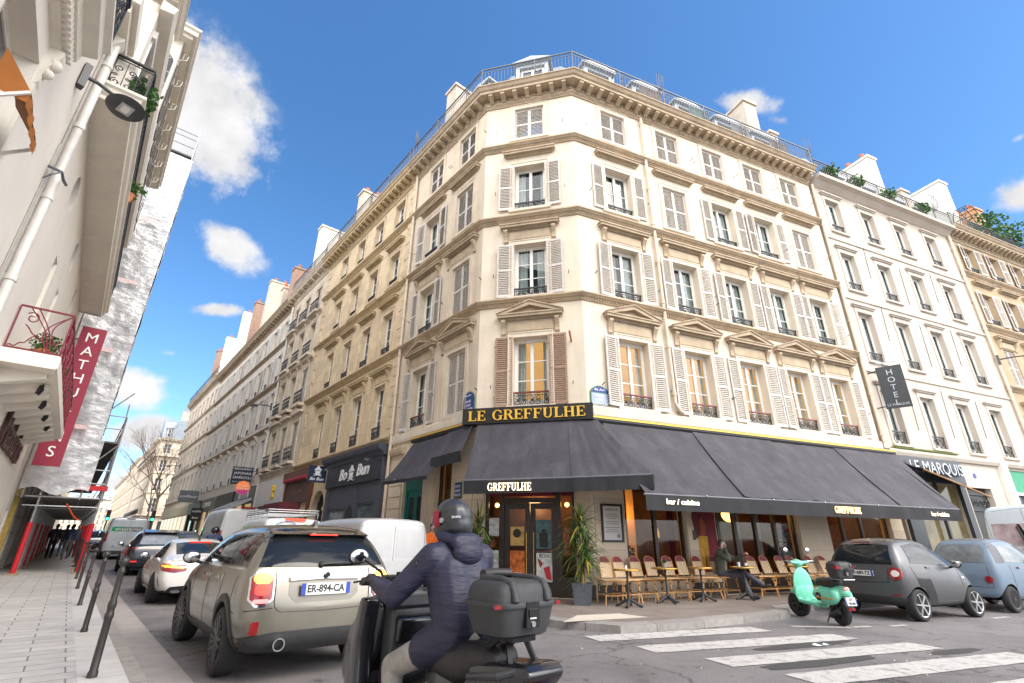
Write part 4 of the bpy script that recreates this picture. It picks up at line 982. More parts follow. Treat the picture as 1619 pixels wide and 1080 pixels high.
# ================================================================== right street: the hotel and the tan building
Hh = thing("hotel_building", "pinkish plain-fronted hotel with iron window guards and plants along its roof edge", "building", FR @ Tr(17.8, 0, 0))
h0, h1 = 12.66, 23.1; HX = [13.78, 16.25, 18.7, 21.2]; HF = [(4.95, 2.1), (8.25, 2.2), (11.5, 1.85), (14.5, 1.75)]
wall("wall", h0, h1, 0, 17.1, [(x - .47, x + .47, z, z + h) for x in HX for z, h in HF] + [(17.05, 18.75, .14, 3.55), (13.5, 16.4, .4, 3.55), (20.2, 22.8, .3, 4.4)], .22, M_hotel, Hh, FR); body("party_wall", h0, h1, 17.1, 9, M_chim, Hh, FR)
M_greyc = mat('grey blind', (.34, .36, .37), .8, var=.06)
for x in HX:
	for k, (z, h) in enumerate(HF):
		wd = window(Hh, FR, x, z, .94, h, depth=.19, rows=1, pane=M_glass, rail='cross', rh=.42 if k else .5)
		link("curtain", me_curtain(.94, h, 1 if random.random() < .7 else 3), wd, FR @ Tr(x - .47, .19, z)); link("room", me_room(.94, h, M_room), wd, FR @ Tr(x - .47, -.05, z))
		b = MB(); b.box(x - .66, x + .66, -.09, 0, z + h + .2, z + h + .26); b.box(x - .72, x + .72, -.14, 0, z + h + .26, z + h + .33); b.box(x - .58, x - .471, -.035, 0, z, z + h + .19); b.box(x + .471, x + .58, -.035, 0, z, z + h + .19); b.box(x - .47, x + .47, -.035, 0, z + h, z + h + .19); b.box(x - .6, x + .6, -.09, 0, z - .09, z); b.build("window_surround", M_hotel, Hh, FR)
b = MB()
for z in (7.75, 11.0, 14.0): b.sweep([xy(FR, h0, 0), xy(FR, h1, 0)], [(0, z), (.05, z), (.05, z + .09), (0, z + .1)])
b.sweep([xy(FR, h0, 0), xy(FR, h1, 0)], [(0, 4.5), (.1, 4.5), (.16, 4.62), (.16, 4.72), (0, 4.74)]); b.build("string_course", M_hotel, Hh)
b = MB(); b.sweep([xy(FR, h0, 0), xy(FR, h1, 0)], [(0, 16.75), (.08, 16.8), (.3, 17.0), (.5, 17.05), (.52, 17.2), (0, 17.25)]); b.build("cornice", M_hotel, Hh)
MB().box(13.0, 16.9, -.19, 0, 4.742, 4.80).build("moss", mat('moss', (.10, .12, .02), .9, var=.5, scale=20, bump=.6), Hh, FR)
roof_rail(Hh, [xy(FR, h0, -.40), xy(FR, h1, -.40)], 17.22, .8, step=.14, m=M_iron, heavy=False); mansard(Hh, FR, h0, h1, 17.26, M_zinc, 2.4)
for x in (14.2, 16.5, 19.3, 21.6): dormer(Hh, FR, x, 18.0, 1.0, 1.35, .95)
chimney(Hh, FR, 20.0, 2.3, 17.4, .7, 3.2, 4.3, M_white, 4); chimney(Hh, FR, 22.7, 2.4, 17.4, .7, 3.0, 3.0, M_chim, 0)
fan_guard(Hh, FR, 22.0, -.3, 18.0)
pipe(Hh, FR, 23.05, .2, 17, M_pipe, .07)
# ground floor: dark bar front, plain doorway with a grille, green shop
M_bar = mat('dark bar front', (.045, .05, .058), .45, var=.12)
b = MB(); b.box(12.75, 13.5, -.12, 0, .14, 3.6); b.box(16.4, 16.75, -.12, 0, .14, 3.6); b.box(12.75, 16.85, -.16, 0, 3.6, 4.48); b.box(13.5, 16.4, -.12, 0, .14, .5); b.box(14.9, 15.0, -.1, 0, .5, 3.6); f_ = b.build("shop_front", M_bar, Hh, FR)
MB().box(13.5, 16.4, .1, .12, .5, 3.55).build("shop_window", mat('dim yellow bar window', (.13, .10, .055), .08, var=.6, scale=1.2, emit=(1, .75, .3), estr=.03), f_, FR)
text("lettering", "LE MARQUIS", .62, M_steel, f_, FR @ Tr(14.95, -.26, 4.08), .10, width=3.2)
b = MB(); b.box(17.1, 18.7, .2, .24, .14, 3.5); d_ = b.build("street_door", M_black, Hh, FR); b = MB()
for i in range(5): b.tube([(p[0], .15, p[2]) for p in scroll(17.3 + i * .3, 3.0, .16, 1.3, i)], .016, 5)
b.bar((17.1, .15, 2.7), (18.7, .15, 2.7), .04); b.bar((17.1, .15, 3.3), (18.7, .15, 3.3), .04); b.build("door_grille", M_iron, d_, FR)
tag(MB().lathe([(.1, 0), (.1, .02)], n=14, M=FR @ Tr(17.9, -.005, 4.02) @ Matrix.Rotation(pi / 2, 4, 'X')).build("number_plate", mat('blue enamel', (.02, .03, .22), .3)), "small round blue house-number plate over the grilled doorway", "sign")
b = MB(); b.box(20.2, 22.8, .05, .1, 3.5, 4.4); g_ = b.build("shop_front", mat('green shop sign', (.02, .25, .13), .5, var=.2), Hh, FR); b = MB(); b.box(20.2, 20.32, -.02, .1, .3, 3.5); b.box(21.4, 21.5, -.02, .1, .3, 3.5); b.box(20.32, 22.8, -.02, .1, 3.38, 3.49); b.build("shop_window_frame", M_frame, g_, FR); MB().box(20.3, 22.8, .12, .14, .3, 3.4).build("shop_window", M_glassd, g_, FR)
MB().box(19.75, 20.15, -.2, 0, .14, 4.7).build("pilaster", M_frame, Hh, FR)
R2 = thing("tan_building", "tan stone building with white shutters at the far right, past the hotel", "building", FR @ Tr(30, 0, 0))
r0, r1 = 23.12, 44; RXS = [24.75, 27.15, 29.55, 31.95, 34.4, 36.8]; RF = [(5.0, 2.1), (8.6, 1.9), (11.9, 1.75), (15.0, 1.5)]
wall("wall", r0, r1, 0, 16.9, [(x - .5, x + .5, z, z + h) for x in RXS for z, h in RF], .3, mat('tan stone', (.40, .30, .185), .85, var=.1, scale=1.4, streak=.3, bump=.2), R2, FR); body("party_wall", r0, r1, 16.9, 9, M_chim, R2, FR)
for x in RXS:
	for k, (z, h) in enumerate(RF): window(R2, FR, x, z, 1.0, h, shut=True, open_=not (k == 1 and x < 25), sw=.52, rail='scroll', rh=.3, depth=.24, hood=None if k == 3 else 'bracket' if k < 2 else 'flat', hm=M_trim, hw=1.8, hz=.45)
courses(R2, FR, r0, r1, (8.2, 11.4, 14.5), M_trim); cornice(R2, FR, r0, r1, 16.7, M_trim)
roof_rail(R2, [xy(FR, r0, -.4), xy(FR, r1, -.4)], 17.4, .8, m=M_iron, heavy=False); mansard(R2, FR, r0, r1, 17.45, mat('green copper roof', (.06, .20, .15), .6, var=.2, scale=2), 1.6)
chimney(R2, FR, 27.0, 2.4, 17.5, .8, 3.4, 4.8, M_white, 0); chimney(R2, FR, 30.5, 2.2, 18, .8, 2.8, 3.4, mat('peach chimney', (.55, .28, .14), .9), 4)
# ================================================================== white theatre building on the left
L1 = thing("theatre_building", "white rendered theatre building with porthole windows and a projecting upper bay on the left pavement", "building", FW @ Tr(12, 0, 0))
M_void = mat('dark recess', (.10, .09, .08), .9)
OC = [(13.0, 8.45), (16.5, 8.5), (20.0, 8.5)]
ops = [(5.5, 7.3, 5.15, 7.0), (13.95, 14.5, 5.9, 7.35), (16.0, 16.5, 5.9, 7.35), (24.2, 25.0, 1.0, 2.3)] + [(x - .5, x + .5, z - .5, z + .5) for x, z in OC] + [(.5, 2.2, 5.1, 7.0)]
wall("wall", -9, 25.4, 0, 15.2, ops, .35, M_white, L1, FW)
body("party_wall", -9, 25.4, 15.2, 10, M_chim, L1, FW)
for x, z in OC:                                             # round openings with deep plaster reveals
	b = MB(); n = 32
	for i in range(n):
		a0, a1 = 2 * pi * i / n, 2 * pi * (i + 1) / n
		def sq(a):
			k = .5 / max(abs(cos(a)), abs(sin(a))); return (x + k * cos(a), .002, z + k * sin(a))
		c0, c1 = (x + .42 * cos(a0), .002, z + .42 * sin(a0)), (x + .42 * cos(a1), .002, z + .42 * sin(a1)); d0, d1 = (c0[0], .34, c0[2]), (c1[0], .34, c1[2])
		b.quad(sq(a0), sq(a1), c1, c0); b.quad(c0, c1, d1, d0)
	o = b.build("porthole", M_white, L1, FW, smooth=40); MB().lathe([(.43, 0), (.43, .02)], n=32, M=FW @ Tr(x, .30, z) @ Matrix.Rotation(pi / 2, 4, 'X')).build("pane", M_glassd, o, Matrix())
	MB().lathe([(.05, 0), (.09, .06), (.09, .1)], n=12, M=FW @ Tr(x + .3, .29, z - .1) @ Matrix.Rotation(pi / 2, 4, 'X')).build("lamp", M_frame, o, Matrix())
for xa, za in ((13.95, 5.9), (16.0, 5.9)): MB().box(xa, xa + .55, .33, .35, za, za + 1.45).build("niche_back", M_white, L1, FW)
window(L1, FW, 6.4, 5.15, 1.8, 1.85, depth=.25, rows=2); window(L1, FW, 1.35, 5.1, 1.7, 1.9, depth=.25, rows=2); window(L1, FW, 24.6, 1.0, .8, 1.3, depth=.2, rows=1, fm=M_redwood)
# carved frame and balcony over the upper window
b = MB()
b.sweep([xy(Matrix(), 5.15, 0), xy(Matrix(), 7.65, 0)], [(0, 7.35), (.10, 7.37), (.12, 7.5), (.22, 7.56), (.24, 7.7), (.40, 7.76), (.42, 7.9), (.5, 7.94), (.5, 8.0), (0, 8.02)])
for i in range(22): b.box(5.25 + i * .108, 5.31 + i * .108, -.20, -.1, 7.40, 7.52)
for x in (5.4, 7.4): bracket(b, x, 6.7, 7.36, .16, .16); b.ball((x, -.1, 7.15), .09, 8); b.ball((x, -.08, 6.98), .07, 8)
b.box(5.3, 5.5, -.05, 0, 5.0, 6.7); b.box(7.3, 7.5, -.05, 0, 5.0, 6.7); b.box(5.15, 7.65, -.1, 0, 5.0, 5.14)
b.build("balcony_slab", M_whitetrim, L1, FW)
link("balcony_railing", me_rail(2.44, .95, 'scroll'), L1, FW @ Tr(5.18, -.46, 8.0)); link("balcony_railing", me_rail(.42, .95, 'scroll'), L1, FW @ Tr(5.18, -.46, 8.0) @ Rz(pi / 2)); link("balcony_railing", me_rail(.42, .95, 'scroll'), L1, FW @ Tr(7.62, -.46, 8.0) @ Rz(pi / 2))
# window above that balcony
b = MB(); b.box(5.45, 5.7, -.1, 0, 8.05, 10.6); b.box(7.1, 7.35, -.1, 0, 8.05, 10.6); b.box(5.7, 7.1, -.1, 0, 10.3, 10.6); b.sweep([xy(Matrix(), 5.35, 0), xy(Matrix(), 7.45, 0)], [(0, 10.6), (.2, 10.65), (.25, 10.85), (0, 10.9)]); b.build("window_surround", M_whitetrim, L1, FW)
MB().box(5.7, 7.1, -.02, -.005, 8.05, 10.3).build("pane", M_glassd, L1, FW)
b = MB(); b.box(9.2, 10.7, -.32, 0, 10.7, 11.0); b.box(9.3, 10.6, -.22, 0, 10.5, 10.7); bracket(b, 10.15, 10.0, 10.5, .2, .3); b.build("console", M_whitetrim, L1, FW)
pipe(L1, FW, 10.15, .2, 10.4, mat('white pipe', (.62, .60, .56), .5), .068); b = MB(); b.tube([(9.95, -.03, .3), (9.95, -.03, 10.4)], .022, 6); b.tube([(9.86, -.02, 3), (9.86, -.02, 7.6)], .012, 5); b.build("cable", mat('weathered cable', (.35, .33, .30), .7), L1, FW)
b = MB(); b.tube([(9.75, -.02, 7.05), (9.75, -.2, 7.02), (9.95, -.22, 7.0), (10.2, -.24, 7.06)], .025, 6); b.tube([(9.75, -.02, 6.8), (9.72, -.1, 6.9), (9.75, -.2, 7.02)], .014, 6); b.build("hook", M_ironl, L1, FW)
# projecting bay: soffit, moulded edge, railing, wall above, then the arched upper bay and its roof
b = MB(); b.box(10.4, 23.0, -.62, .0, 9.25, 9.45)
b.sweep([xy(Matrix(), 10.42, -.0), xy(Matrix(), 10.42, -.60), xy(Matrix(), 23.0, -.60), xy(Matrix(), 23.0, 0)], [(0, 9.22), (.05, 9.22), (.06, 9.3), (.12, 9.36), (.15, 9.46), (.20, 9.5), (.20, 9.56), (0, 9.57)])
b.build("bay_soffit", M_whitetrim, L1, FW)
MB().box(10.6, 22.8, -.42, -.002, 9.57, 12.4).build("bay_wall", M_white, L1, FW)
for x in (11.6, 13.6, 15.6, 17.6, 19.6, 21.6):
	b = MB(); b.box(x - .5, x + .5, -.45, -.42, 9.6, 11.8); b.box(x - .62, x + .62, -.50, -.42, 11.8, 12.0); w_ = b.build("window", M_frame, L1, FW); MB().box(x - .42, x + .42, -.458, -.451, 9.7, 11.7).build("pane", M_glassd, w_, FW)
link("balcony_railing", me_rail(12.3, .95, 'scroll'), L1, FW @ Tr(10.55, -.74, 9.56)); link("balcony_railing", me_rail(.62, .95, 'scroll'), L1, FW @ Tr(10.5, -.74, 9.56) @ Rz(pi / 2))
b = MB(); b.sweep([xy(Matrix(), 10.5, -.42), xy(Matrix(), 22.9, -.42)], [(0, 12.2), (.25, 12.25), (.3, 12.45), (0, 12.5)]); b.build("string_course", M_whitetrim, L1, FW)
AX = 14.2
b = MB(); b.box(AX, 22.6, -.72, -.003, 12.45, 15.35); b.build("upper_bay", M_white, L1, FW)
FU = FW @ Tr(AX - .003, -.40, 12.55) @ Rz(-pi / 2)      # its near end, facing the camera, carries an arched window
b = MB(); n = 14; w2, hh = .27, 1.75
pts = [(-w2, 0), (w2, 0)] + [(w2 * cos(pi * i / n), hh + w2 * sin(pi * i / n)) for i in range(n + 1)]
b.prism(pts, 'y', -.012, 0); ap = b.build("arched_window", mat('grey arched glass', (.13, .14, .155), .08, var=.2, scale=4), L1, FU)
b = MB(); fr_ = [(-w2, -.02, 0)] + [(w2 * cos(pi - pi * i / n), -.02, hh + w2 * sin(pi - pi * i / n)) for i in range(n + 1)] + [(w2, -.02, 0)]
b.tube(fr_, .025, 6); b.bar((-w2, -.02, 0), (w2, -.02, 0), .05); inn = [(-.12, -.02, 0)] + [(.12 * cos(pi - pi * i / 8), -.02, hh - .05 + .12 * sin(pi - pi * i / 8)) for i in range(9)] + [(.12, -.02, 0)]; b.tube(inn, .013, 5)
for z in (.45, .9, 1.35): b.bar((-w2, -.02, z), (w2, -.02, z), .018)
for a in (pi / 4, pi / 2, 3 * pi / 4): b.bar((.12 * cos(a), -.02, hh - .05 + .12 * sin(a)), (w2 * cos(a), -.02, hh + w2 * sin(a)), .018)
b.build("frame", M_frame, ap, FU)
b = MB()
for i in range(9):
	x = 14.9 + i * .9; b.box(x - .28, x + .28, -.75, -.72, 12.8, 14.7)
b.build("pane", M_glassd, L1, FW)
b = MB(); b.box(AX - .35, 22.9, -1.0, 0, 15.36, 15.5); b.box(AX - .25, 22.8, -.9, 0, 15.25, 15.36); b.sweep([xy(Matrix(), AX - .35, 0), xy(Matrix(), AX - .35, -1.0), xy(Matrix(), 22.9, -1.0)], [(0, 15.5), (.06, 15.55), (.06, 15.62), (0, 15.63)]); b.build("eaves", M_whitetrim, L1, FW)
for i in range(7):
	x = AX + .4 + i * 1.2; b = MB(); b.tube([(x, -.74, 14.9), (x, -.9, 15.0), (x, -.92, 15.2)], .018, 6); b.tube([(x, -.8, 15.0), (x, -.8, 15.3)], .018, 6); b.bar((x - .12, -.85, 15.12), (x + .12, -.85, 15.12), .028); b.build("eaves_bracket", M_whitetrim, L1, FW)
b = MB(); b.sweep([xy(FW, -9, 0), xy(FW, AX - .4, 0)], CORN(14.2, 1.1)); modillions(b, xy(FW, 2, 0), xy(FW, AX - .4, 0), 14.39, .48, .55, .28, .24); b.build("cornice", M_whitetrim, L1)
roof_rail(L1, [xy(FW, 2, -.5), xy(FW, 14, -.5), xy(FW, 22.6, -.9)], 15.65, .9, step=.2, m=M_iron, heavy=False); mansard(L1, FW, -9, 25.4, 15.7, M_zinc)
# carved figure beside the upper window
b = MB(); b.lathe([(.10, 0), (.16, .1), (.13, .35), (.17, .6), (.15, .8), (.07, .92), (.10, 1.0), (.09, 1.1), (.03, 1.16)], c=(12.2, -.5, 12.52), n=12); b.tube([(12.05, -.5, 13.3), (11.95, -.62, 13.1), (12.1, -.66, 12.95)], .05, 6); b.build("carved_figure", M_whitetrim, L1, FW, smooth=60)
# orange blind over the window
ob = thing("window_blind", "orange canvas blind propped out over the upper left window", "blind", FW @ Tr(7.5, 0, 6.9)); M_or = mat('orange canvas', (.30, .095, .008), .75, var=.12, scale=4)
b = MB(); b.grid(lambda u, v: (6.1 + u, -.04 - .30 * v, 6.12 - .42 * v + .02 * sin(u * 9)), 10, 4); b.grid(lambda u, v: (6.1 + u, -.34 + .01 * sin(u * 25), 5.70 - .14 * v), 14, 2); b.quad((6.1, -.04, 6.12), (6.1, -.34, 5.70), (6.1, -.34, 5.56), (6.1, -.04, 5.6)); b.build("canvas", M_or, ob, FW)
for x in (6.08, 7.12): MB().bar((x, -.03, 5.4), (x, -.34, 5.68), .03).build("arm", M_frame, ob, FW)
# plants on the bay balcony
def leaf_ball(b, c, rx, ry, rz, n, s, m=0, seed=1):
	rnd = random.Random(seed)
	for i in range(n):
		v = Vector((rnd.gauss(0, 1), rnd.gauss(0, 1), rnd.gauss(0, 1))).normalized() * (rnd.random() ** .45)
		p = Vector(c) + Vector((v.x * rx, v.y * ry, v.z * rz)); q = Vector((rnd.gauss(0, 1), rnd.gauss(0, 1), rnd.gauss(0, .7))).normalized(); t = q.orthogonal().normalized(); k = s * rnd.uniform(.6, 1.3); w = q.cross(t) * k * .35
		b.add([p, p + q * k * .5 + w, p + q * k, p + q * k * .5 - w], [(0, 1, 2, 3)], m)
def potted(name, label, M, r, n=160, s=.09, pot=True, h=.3, group=None, seed=1, trunk=0):
	t = thing(name, label, "plant", M, group)
	if pot: MB().lathe([(.10, 0), (.14, .22), (.15, .24), (.13, .24)], n=12).build("pot", M_pot, t, M, smooth=40)
	if trunk: MB().tube([(0, 0, .2), (0, 0, .2 + trunk)], .02, 6).build("stem", mat('bark', (.12, .08, .05), .9), t, M)
	b = MB(); leaf_ball(b, (0, 0, h + trunk), r, r, r * .9, n, s, seed=seed); b.build("foliage", M_leaf, t, M); return t
potted("balcony_plant", "leafy green plant spilling over the bay's black balcony rail beside the street lamp", FW @ Tr(10.95, -.62, 9.56), .36, 170, .16, h=.55, seed=3)
potted("balcony_plant", "small green plant further along the upper bay's railing", FW @ Tr(14.5, -.74, 9.56), .3, 110, .14, h=.4, seed=5)

# entrance balcony with the red wrought-iron railing
EB = thing("red_balcony", "white entrance balcony slab with a curling dark red iron railing", "balcony", FW @ Tr(17, 0, 4.4))
M_red = mat('dark red iron', (.17, .012, .025), .4, var=.1)
b = MB(); b.box(12.3, 21.6, -.82, 0, 4.36, 4.62); b.sweep([xy(Matrix(), 12.3, -.8), xy(Matrix(), 21.6, -.8)], [(.02, 4.38), (.04, 4.38), (.04, 4.6), (.02, 4.6)]); b.build("slab", M_white, EB, FW)
cb = MB().prism([(0, 4.05), (-.1, 4.08), (-.7, 4.27), (-.7, 4.36), (0, 4.36)], 'x', -.11, .11).mesh("corbel", M_white)
for i in range(10): link("corbel", cb, EB, FW @ Tr(12.9 + i * .92, 0, 0))
rr_ = MB(); z0, z1 = 4.62, 5.48
def art(P, w):                                             # one panel of whiplash curves; P maps (u 0..1, z) to a point
	b = MB()
	def c(f, n=16, r=.011): b.tube([P(*f(i / n)) for i in range(n + 1)], r, 5)
	b.bar(P(0, z0 + .03), P(1, z0 + .03), .028); b.bar(P(0, z1), P(1, z1), .034); b.bar(P(0, z0), P(0, z1), .026)
	H = z1 - z0 - .05
	c(lambda t: (.28 + .14 * (1 - .75 * t) * cos(2.5 - t * 8), z0 + H * .80 + .12 * (1 - .75 * t) * sin(2.5 - t * 8)), 22)
	c(lambda t: (.2 + .55 * t ** 2 + .25 * sin(t * pi), z1 - .02 - H * t), 16); c(lambda t: (.35 + .45 * t ** 2 + .2 * sin(t * pi), z1 - .02 - H * t), 16)
	c(lambda t: (1 - .2 * sin(t * pi * .5) - .28 * sin(t * pi), z1 - .02 - H * t)); c(lambda t: (.98 - .3 * sin(t * pi) * .9, z1 - .03 - H * .9 * t))
	c(lambda t: (.03 + .45 * t, z0 + .06 + H * .38 * t ** 2 + .02 * sin(t * 18))); c(lambda t: (.2 + .75 * t, z0 + H * (.62 - .35 * sin(t * pi * .7)) + .015 * sin(t * 20)))
	return b
art(lambda u, z: (12.33, -.03 - .77 * u, z), .8).build("railing_panel", M_red, EB, FW)
for i in range(10):
	xa = 12.33 + i * .925; art(lambda u, z: (xa + .925 * u, -.80, z), .925).build("railing_panel", M_red, EB, FW)
for i in range(4):
	x = 13.6 + i * 1.6; b = MB(); b.tube([(x, -.62, 4.34), (x, -.66, 4.2), (x + .12, -.6, 4.12), (x + .25, -.58, 4.2), (x + .2, -.6, 4.34)], .012, 5); b.tube([(x + .02, -.62, 4.3), (x + .1, -.58, 4.14)], .045, 7); b.build("spotlight", M_black, EB, FW)
potted("balcony_shrub", "clipped dark green shrub in a pot behind the red balcony railing", FW @ Tr(12.95, -.5, 4.62), .24, 420, .06, h=.36, seed=8)
for i in range(2): potted("balcony_plant", ["loose green plant midway behind the red railing's long front", "loose green plant at the far part of the red railing's long front"][i], FW @ Tr(15.0 + i * 2.0, -.62, 4.62), .24, 200, .07, h=.35, seed=20 + i)
# letters on the wall and the hanging banner
ws = thing("wall_sign", "dark brown script lettering Mathurins fixed to the white wall below the red balcony", "sign", FW @ Tr(18.4, 0, 3.95)); text("lettering", "Mathurins", 1.15, mat('brown metal letters', (.05, .018, .015), .4), ws, FW @ Tr(18.3, -.06, 3.75), .08, shear=.35, width=5.0)
bn = thing("theatre_banner", "tall dark red vertical banner with white capitals MATHURINS hanging off the theatre wall", "banner", FW @ Tr(22.7, 0, 6)); QB = FW @ Tr(22.7, 0, 0) @ Rz(-pi / 2)
bd = MB().box(.28, 1.0, -.04, .04, 3.62, 8.62).build("banner_board", mat('banner red', (.24, .01, .035), .55, var=.05), bn, QB)
text("lettering", "MATHURINS", .50, M_whitep, bd, QB @ Tr(.64, -.05, 8.2), .02, vertical=1.03)
for z in (4.4, 6.4, 8.1): MB().bar((0, 0, z), (.28, 0, z), .04).build("bracket", M_iron, bn, QB)
# gilded edge strip and the rusticated stone front that follows
b = MB(); b.box(25.42, 25.6, -.14, 0, .2, 4.4); b.build("gilded_edge", mat('old gilding', (.36, .25, .05), .4, metal=.4, var=.3, scale=8), L1, FW)
L2 = thing("scaffolded_building", "stone building with rusticated piers wrapped in scaffolding on the left", "building", FW @ Tr(40, 0, 0)); M_rust = mat('grey stone', (.42, .39, .34), .85, var=.12, scale=2, streak=.3, bump=.3)
wall("wall", 25.62, 62, -.2, 20, [(x - .55, x + .55, z, z + h) for x in [28 + i * 3 for i in range(11)] for z, h in [(5.4, 2.4), (9, 2.2), (12.4, 2.2), (15.8, 1.8)]] + [(x - .9, x + .9, .8, 3.6) for x in [28.2 + i * 3 for i in range(11)]], .35, M_rust, L2, FW); body("party_wall", 25.62, 62, 20, 9, M_chim, L2, FW)
for i in range(11):
	MB().box(27.3 + 3 * i, 29.1 + 3 * i, .3, .34, .8, 3.6).build("window", M_glassd, L2, FW)
	for k, (z, h) in enumerate([(5.4, 2.4), (9, 2.2), (12.4, 2.2), (15.8, 1.8)]): MB().box(27.4 + 3 * i, 28.6 + 3 * i, .3, .34, z, z + h).build("window", M_glassd, L2, FW)
for i in range(12):
	x = 26.55 + i * 3.0; b = MB(); b.box(x - .5, x + .5, -.16, 0, .1, 1.55)
	for k in range(5): b.box(x - .44, x + .44, -.14, 0, 1.58 + k * .58, 1.58 + k * .58 + .53)
	b.build("rusticated_pier", M_rust, L2, FW)
plain_building("pale_building", "pale building farther along the left pavement, past the scaffolding", FW, 66, 120, 17.5, 14, [(5.6, 2.4), (9.2, 2.2), (12.6, 2.0)], M_pale, M_pale, 0)

# ================================================================== scaffolding
SC = thing("scaffolding", "galvanised scaffolding with red padded standards, wrapped in crinkled clear plastic sheet", "scaffolding", frame(SL(40, -.4), DL))
M_tube = mat('scaffold tube', (.40, .41, .42), .4, metal=.6, var=.2, scale=12); M_pad = mat('red foam padding', (.48, .008, .018), .6, var=.1); M_deck = mat('scaffold deck', (.14, .13, .12), .8, var=.3, scale=3); M_board = mat('timber sole board', (.30, .22, .13), .85, var=.2)
def sheetmat():
	m = bpy.data.materials.new('clear plastic sheet'); m.use_nodes = True; t = m.node_tree; n = t.nodes; n.clear(); L = t.links.new
	g = n.new('ShaderNodeNewGeometry'); k = n.new('ShaderNodeTexNoise'); k.inputs['Scale'].default_value = 1.9; k.inputs['Detail'].default_value = 7; k.inputs['Roughness'].default_value = .6; mp = n.new('ShaderNodeMapping'); mp.inputs['Scale'].default_value = (1, 1, 1.8); L(g.outputs['Position'], mp.inputs['Vector']); L(mp.outputs[0], k.inputs['Vector'])
	bp = n.new('ShaderNodeBump'); bp.inputs['Strength'].default_value = .9; bp.inputs['Distance'].default_value = .07; L(k.outputs[0], bp.inputs['Height'])
	tr = n.new('ShaderNodeBsdfTransparent'); tr.inputs[0].default_value = (.9, .9, .92, 1); df = n.new('ShaderNodeBsdfDiffuse'); df.inputs[0].default_value = (.70, .695, .715, 1); tl = n.new('ShaderNodeBsdfTranslucent'); tl.inputs[0].default_value = (.70, .695, .715, 1); gl = n.new('ShaderNodeBsdfGlossy'); gl.inputs['Roughness'].default_value = .18
	for q in (df, gl): L(bp.outputs[0], q.inputs['Normal'])
	a = n.new('ShaderNodeMixShader'); a.inputs[0].default_value = .3; L(df.outputs[0], a.inputs[1]); L(tl.outputs[0], a.inputs[2])
	b = n.new('ShaderNodeMixShader'); b.inputs[0].default_value = .22; L(a.outputs[0], b.inputs[1]); L(gl.outputs[0], b.inputs[2])
	mr_ = n.new('ShaderNodeMapRange'); mr_.inputs['From Min'].default_value = .3; mr_.inputs['From Max'].default_value = .7; mr_.inputs['To Min'].default_value = .50; mr_.inputs['To Max'].default_value = .97; L(k.outputs[0], mr_.inputs['Value'])
	c = n.new('ShaderNodeMixShader'); L(mr_.outputs[0], c.inputs[0]); L(tr.outputs[0], c.inputs[1]); L(b.outputs[0], c.inputs[2]); o = n.new('ShaderNodeOutputMaterial'); L(c.outputs[0], o.inputs[0]); return m
M_sheet = sheetmat()
S0, S1 = 24.7, 58.0
stn = [S0 + i * 2.4 for i in range(14)]
up = MB().tube([(0, 0, 0), (0, 0, 2.7)], .03, 8).mesh("standard", M_tube); pad = MB().tube([(0, 0, .05), (0, 0, 1.66)], .075, 10).mesh("red_padding", M_pad); sole = MB().box(-.25, .25, -.16, .16, 0, .05).mesh("sole_board", M_board)
uph = {}
for i, s in enumerate(stn):
	for off in (-1.12, .58):
		P = Matrix.Translation(SL(s, off, .13 + zr(s))); st = link("standard", up, SC, P); link("red_padding", pad, st, P) if i % 2 == 0 else None; link("sole_board", sole, SC, P @ Rz(atan2(DL.y, DL.x)))
b = MB()
for off in (-1.12, .58):
	for z in (2.3, 2.72): b.tube([SL(S0 - .2, off, z + zr(S0)), SL(S1, off, z + zr(S1))], .025, 6)
for s in stn:
	for z in (2.35, 2.66): b.tube([SL(s, -1.5, z + zr(s)), SL(s, .75, z + zr(s))], .025, 6)
for z in (.55, 1.1): b.tube([SL(S0 + 1, -1.12, z), SL(S1, -1.12, z + .3)], .022, 6)
b.build("ledger", M_tube, SC)
for k, s in enumerate(stn[:-1]):
	b = MB(); 
	for q in range(3): b.tube([SL(s + .6 + q * .6, -1.12, .2 + zr(s)), SL(s + .6 + q * .6, -1.12, 2.7 + zr(s))], .02, 5)
	b.build("guard_bars", M_tube, SC)
# working lifts above: wide at the foot, narrower higher up
LV = [2.8, 4.9] + [6.9 + 2.0 * i for i in range(7)]
for z in LV:
	wide = .62 if z < 5.5 else 0.0
	Q = [SL(S0, -1.7, z), SL(S0, wide, z), SL(S1, wide, z + .2), SL(S1, -1.7, z + .2)]
	b = MB(); b.add([*Q, *[q - Vector((0, 0, .06)) for q in Q]], [(0, 1, 2, 3), (7, 6, 5, 4), (0, 4, 5, 1), (1, 5, 6, 2), (2, 6, 7, 3), (3, 7, 4, 0)]); b.build("deck", M_deck, SC)
	b = MB()
	for zz in (.5, 1.0): b.tube([SL(S0, -1.7, z + zz), SL(S0, wide, z + zz)], .024, 6); b.tube([SL(S0, wide, z + zz), SL(S1, wide, z + zz + .2)], .024, 6)
	if z < 6: b.tube([SL(S0, -.9, z), SL(S0, wide, z + 2.0)], .024, 6); b.tube([SL(S0, wide, z), SL(S0 + 2.4, wide, z + 2.0)], .024, 6)
	b.build("guard_rail", M_tube, SC)
for off, z0_, z1_ in ((-1.6, 2.7, 21.2), (-.02, 2.7, 20.6), (.62, 2.7, 5.9)):
	for j, s in enumerate((S0, S0 + 2.4, S0 + 4.8)): MB().tube([SL(s, off, z0_), SL(s, off, z1_ - (0 if j == 0 else .4))], .028, 8).build("standard", M_tube, SC)
for z in (18.9, 20.2): MB().tube([SL(S0, -1.65, z), SL(S0, 0, z)], .024, 6).build("guard_rail", M_tube, SC)
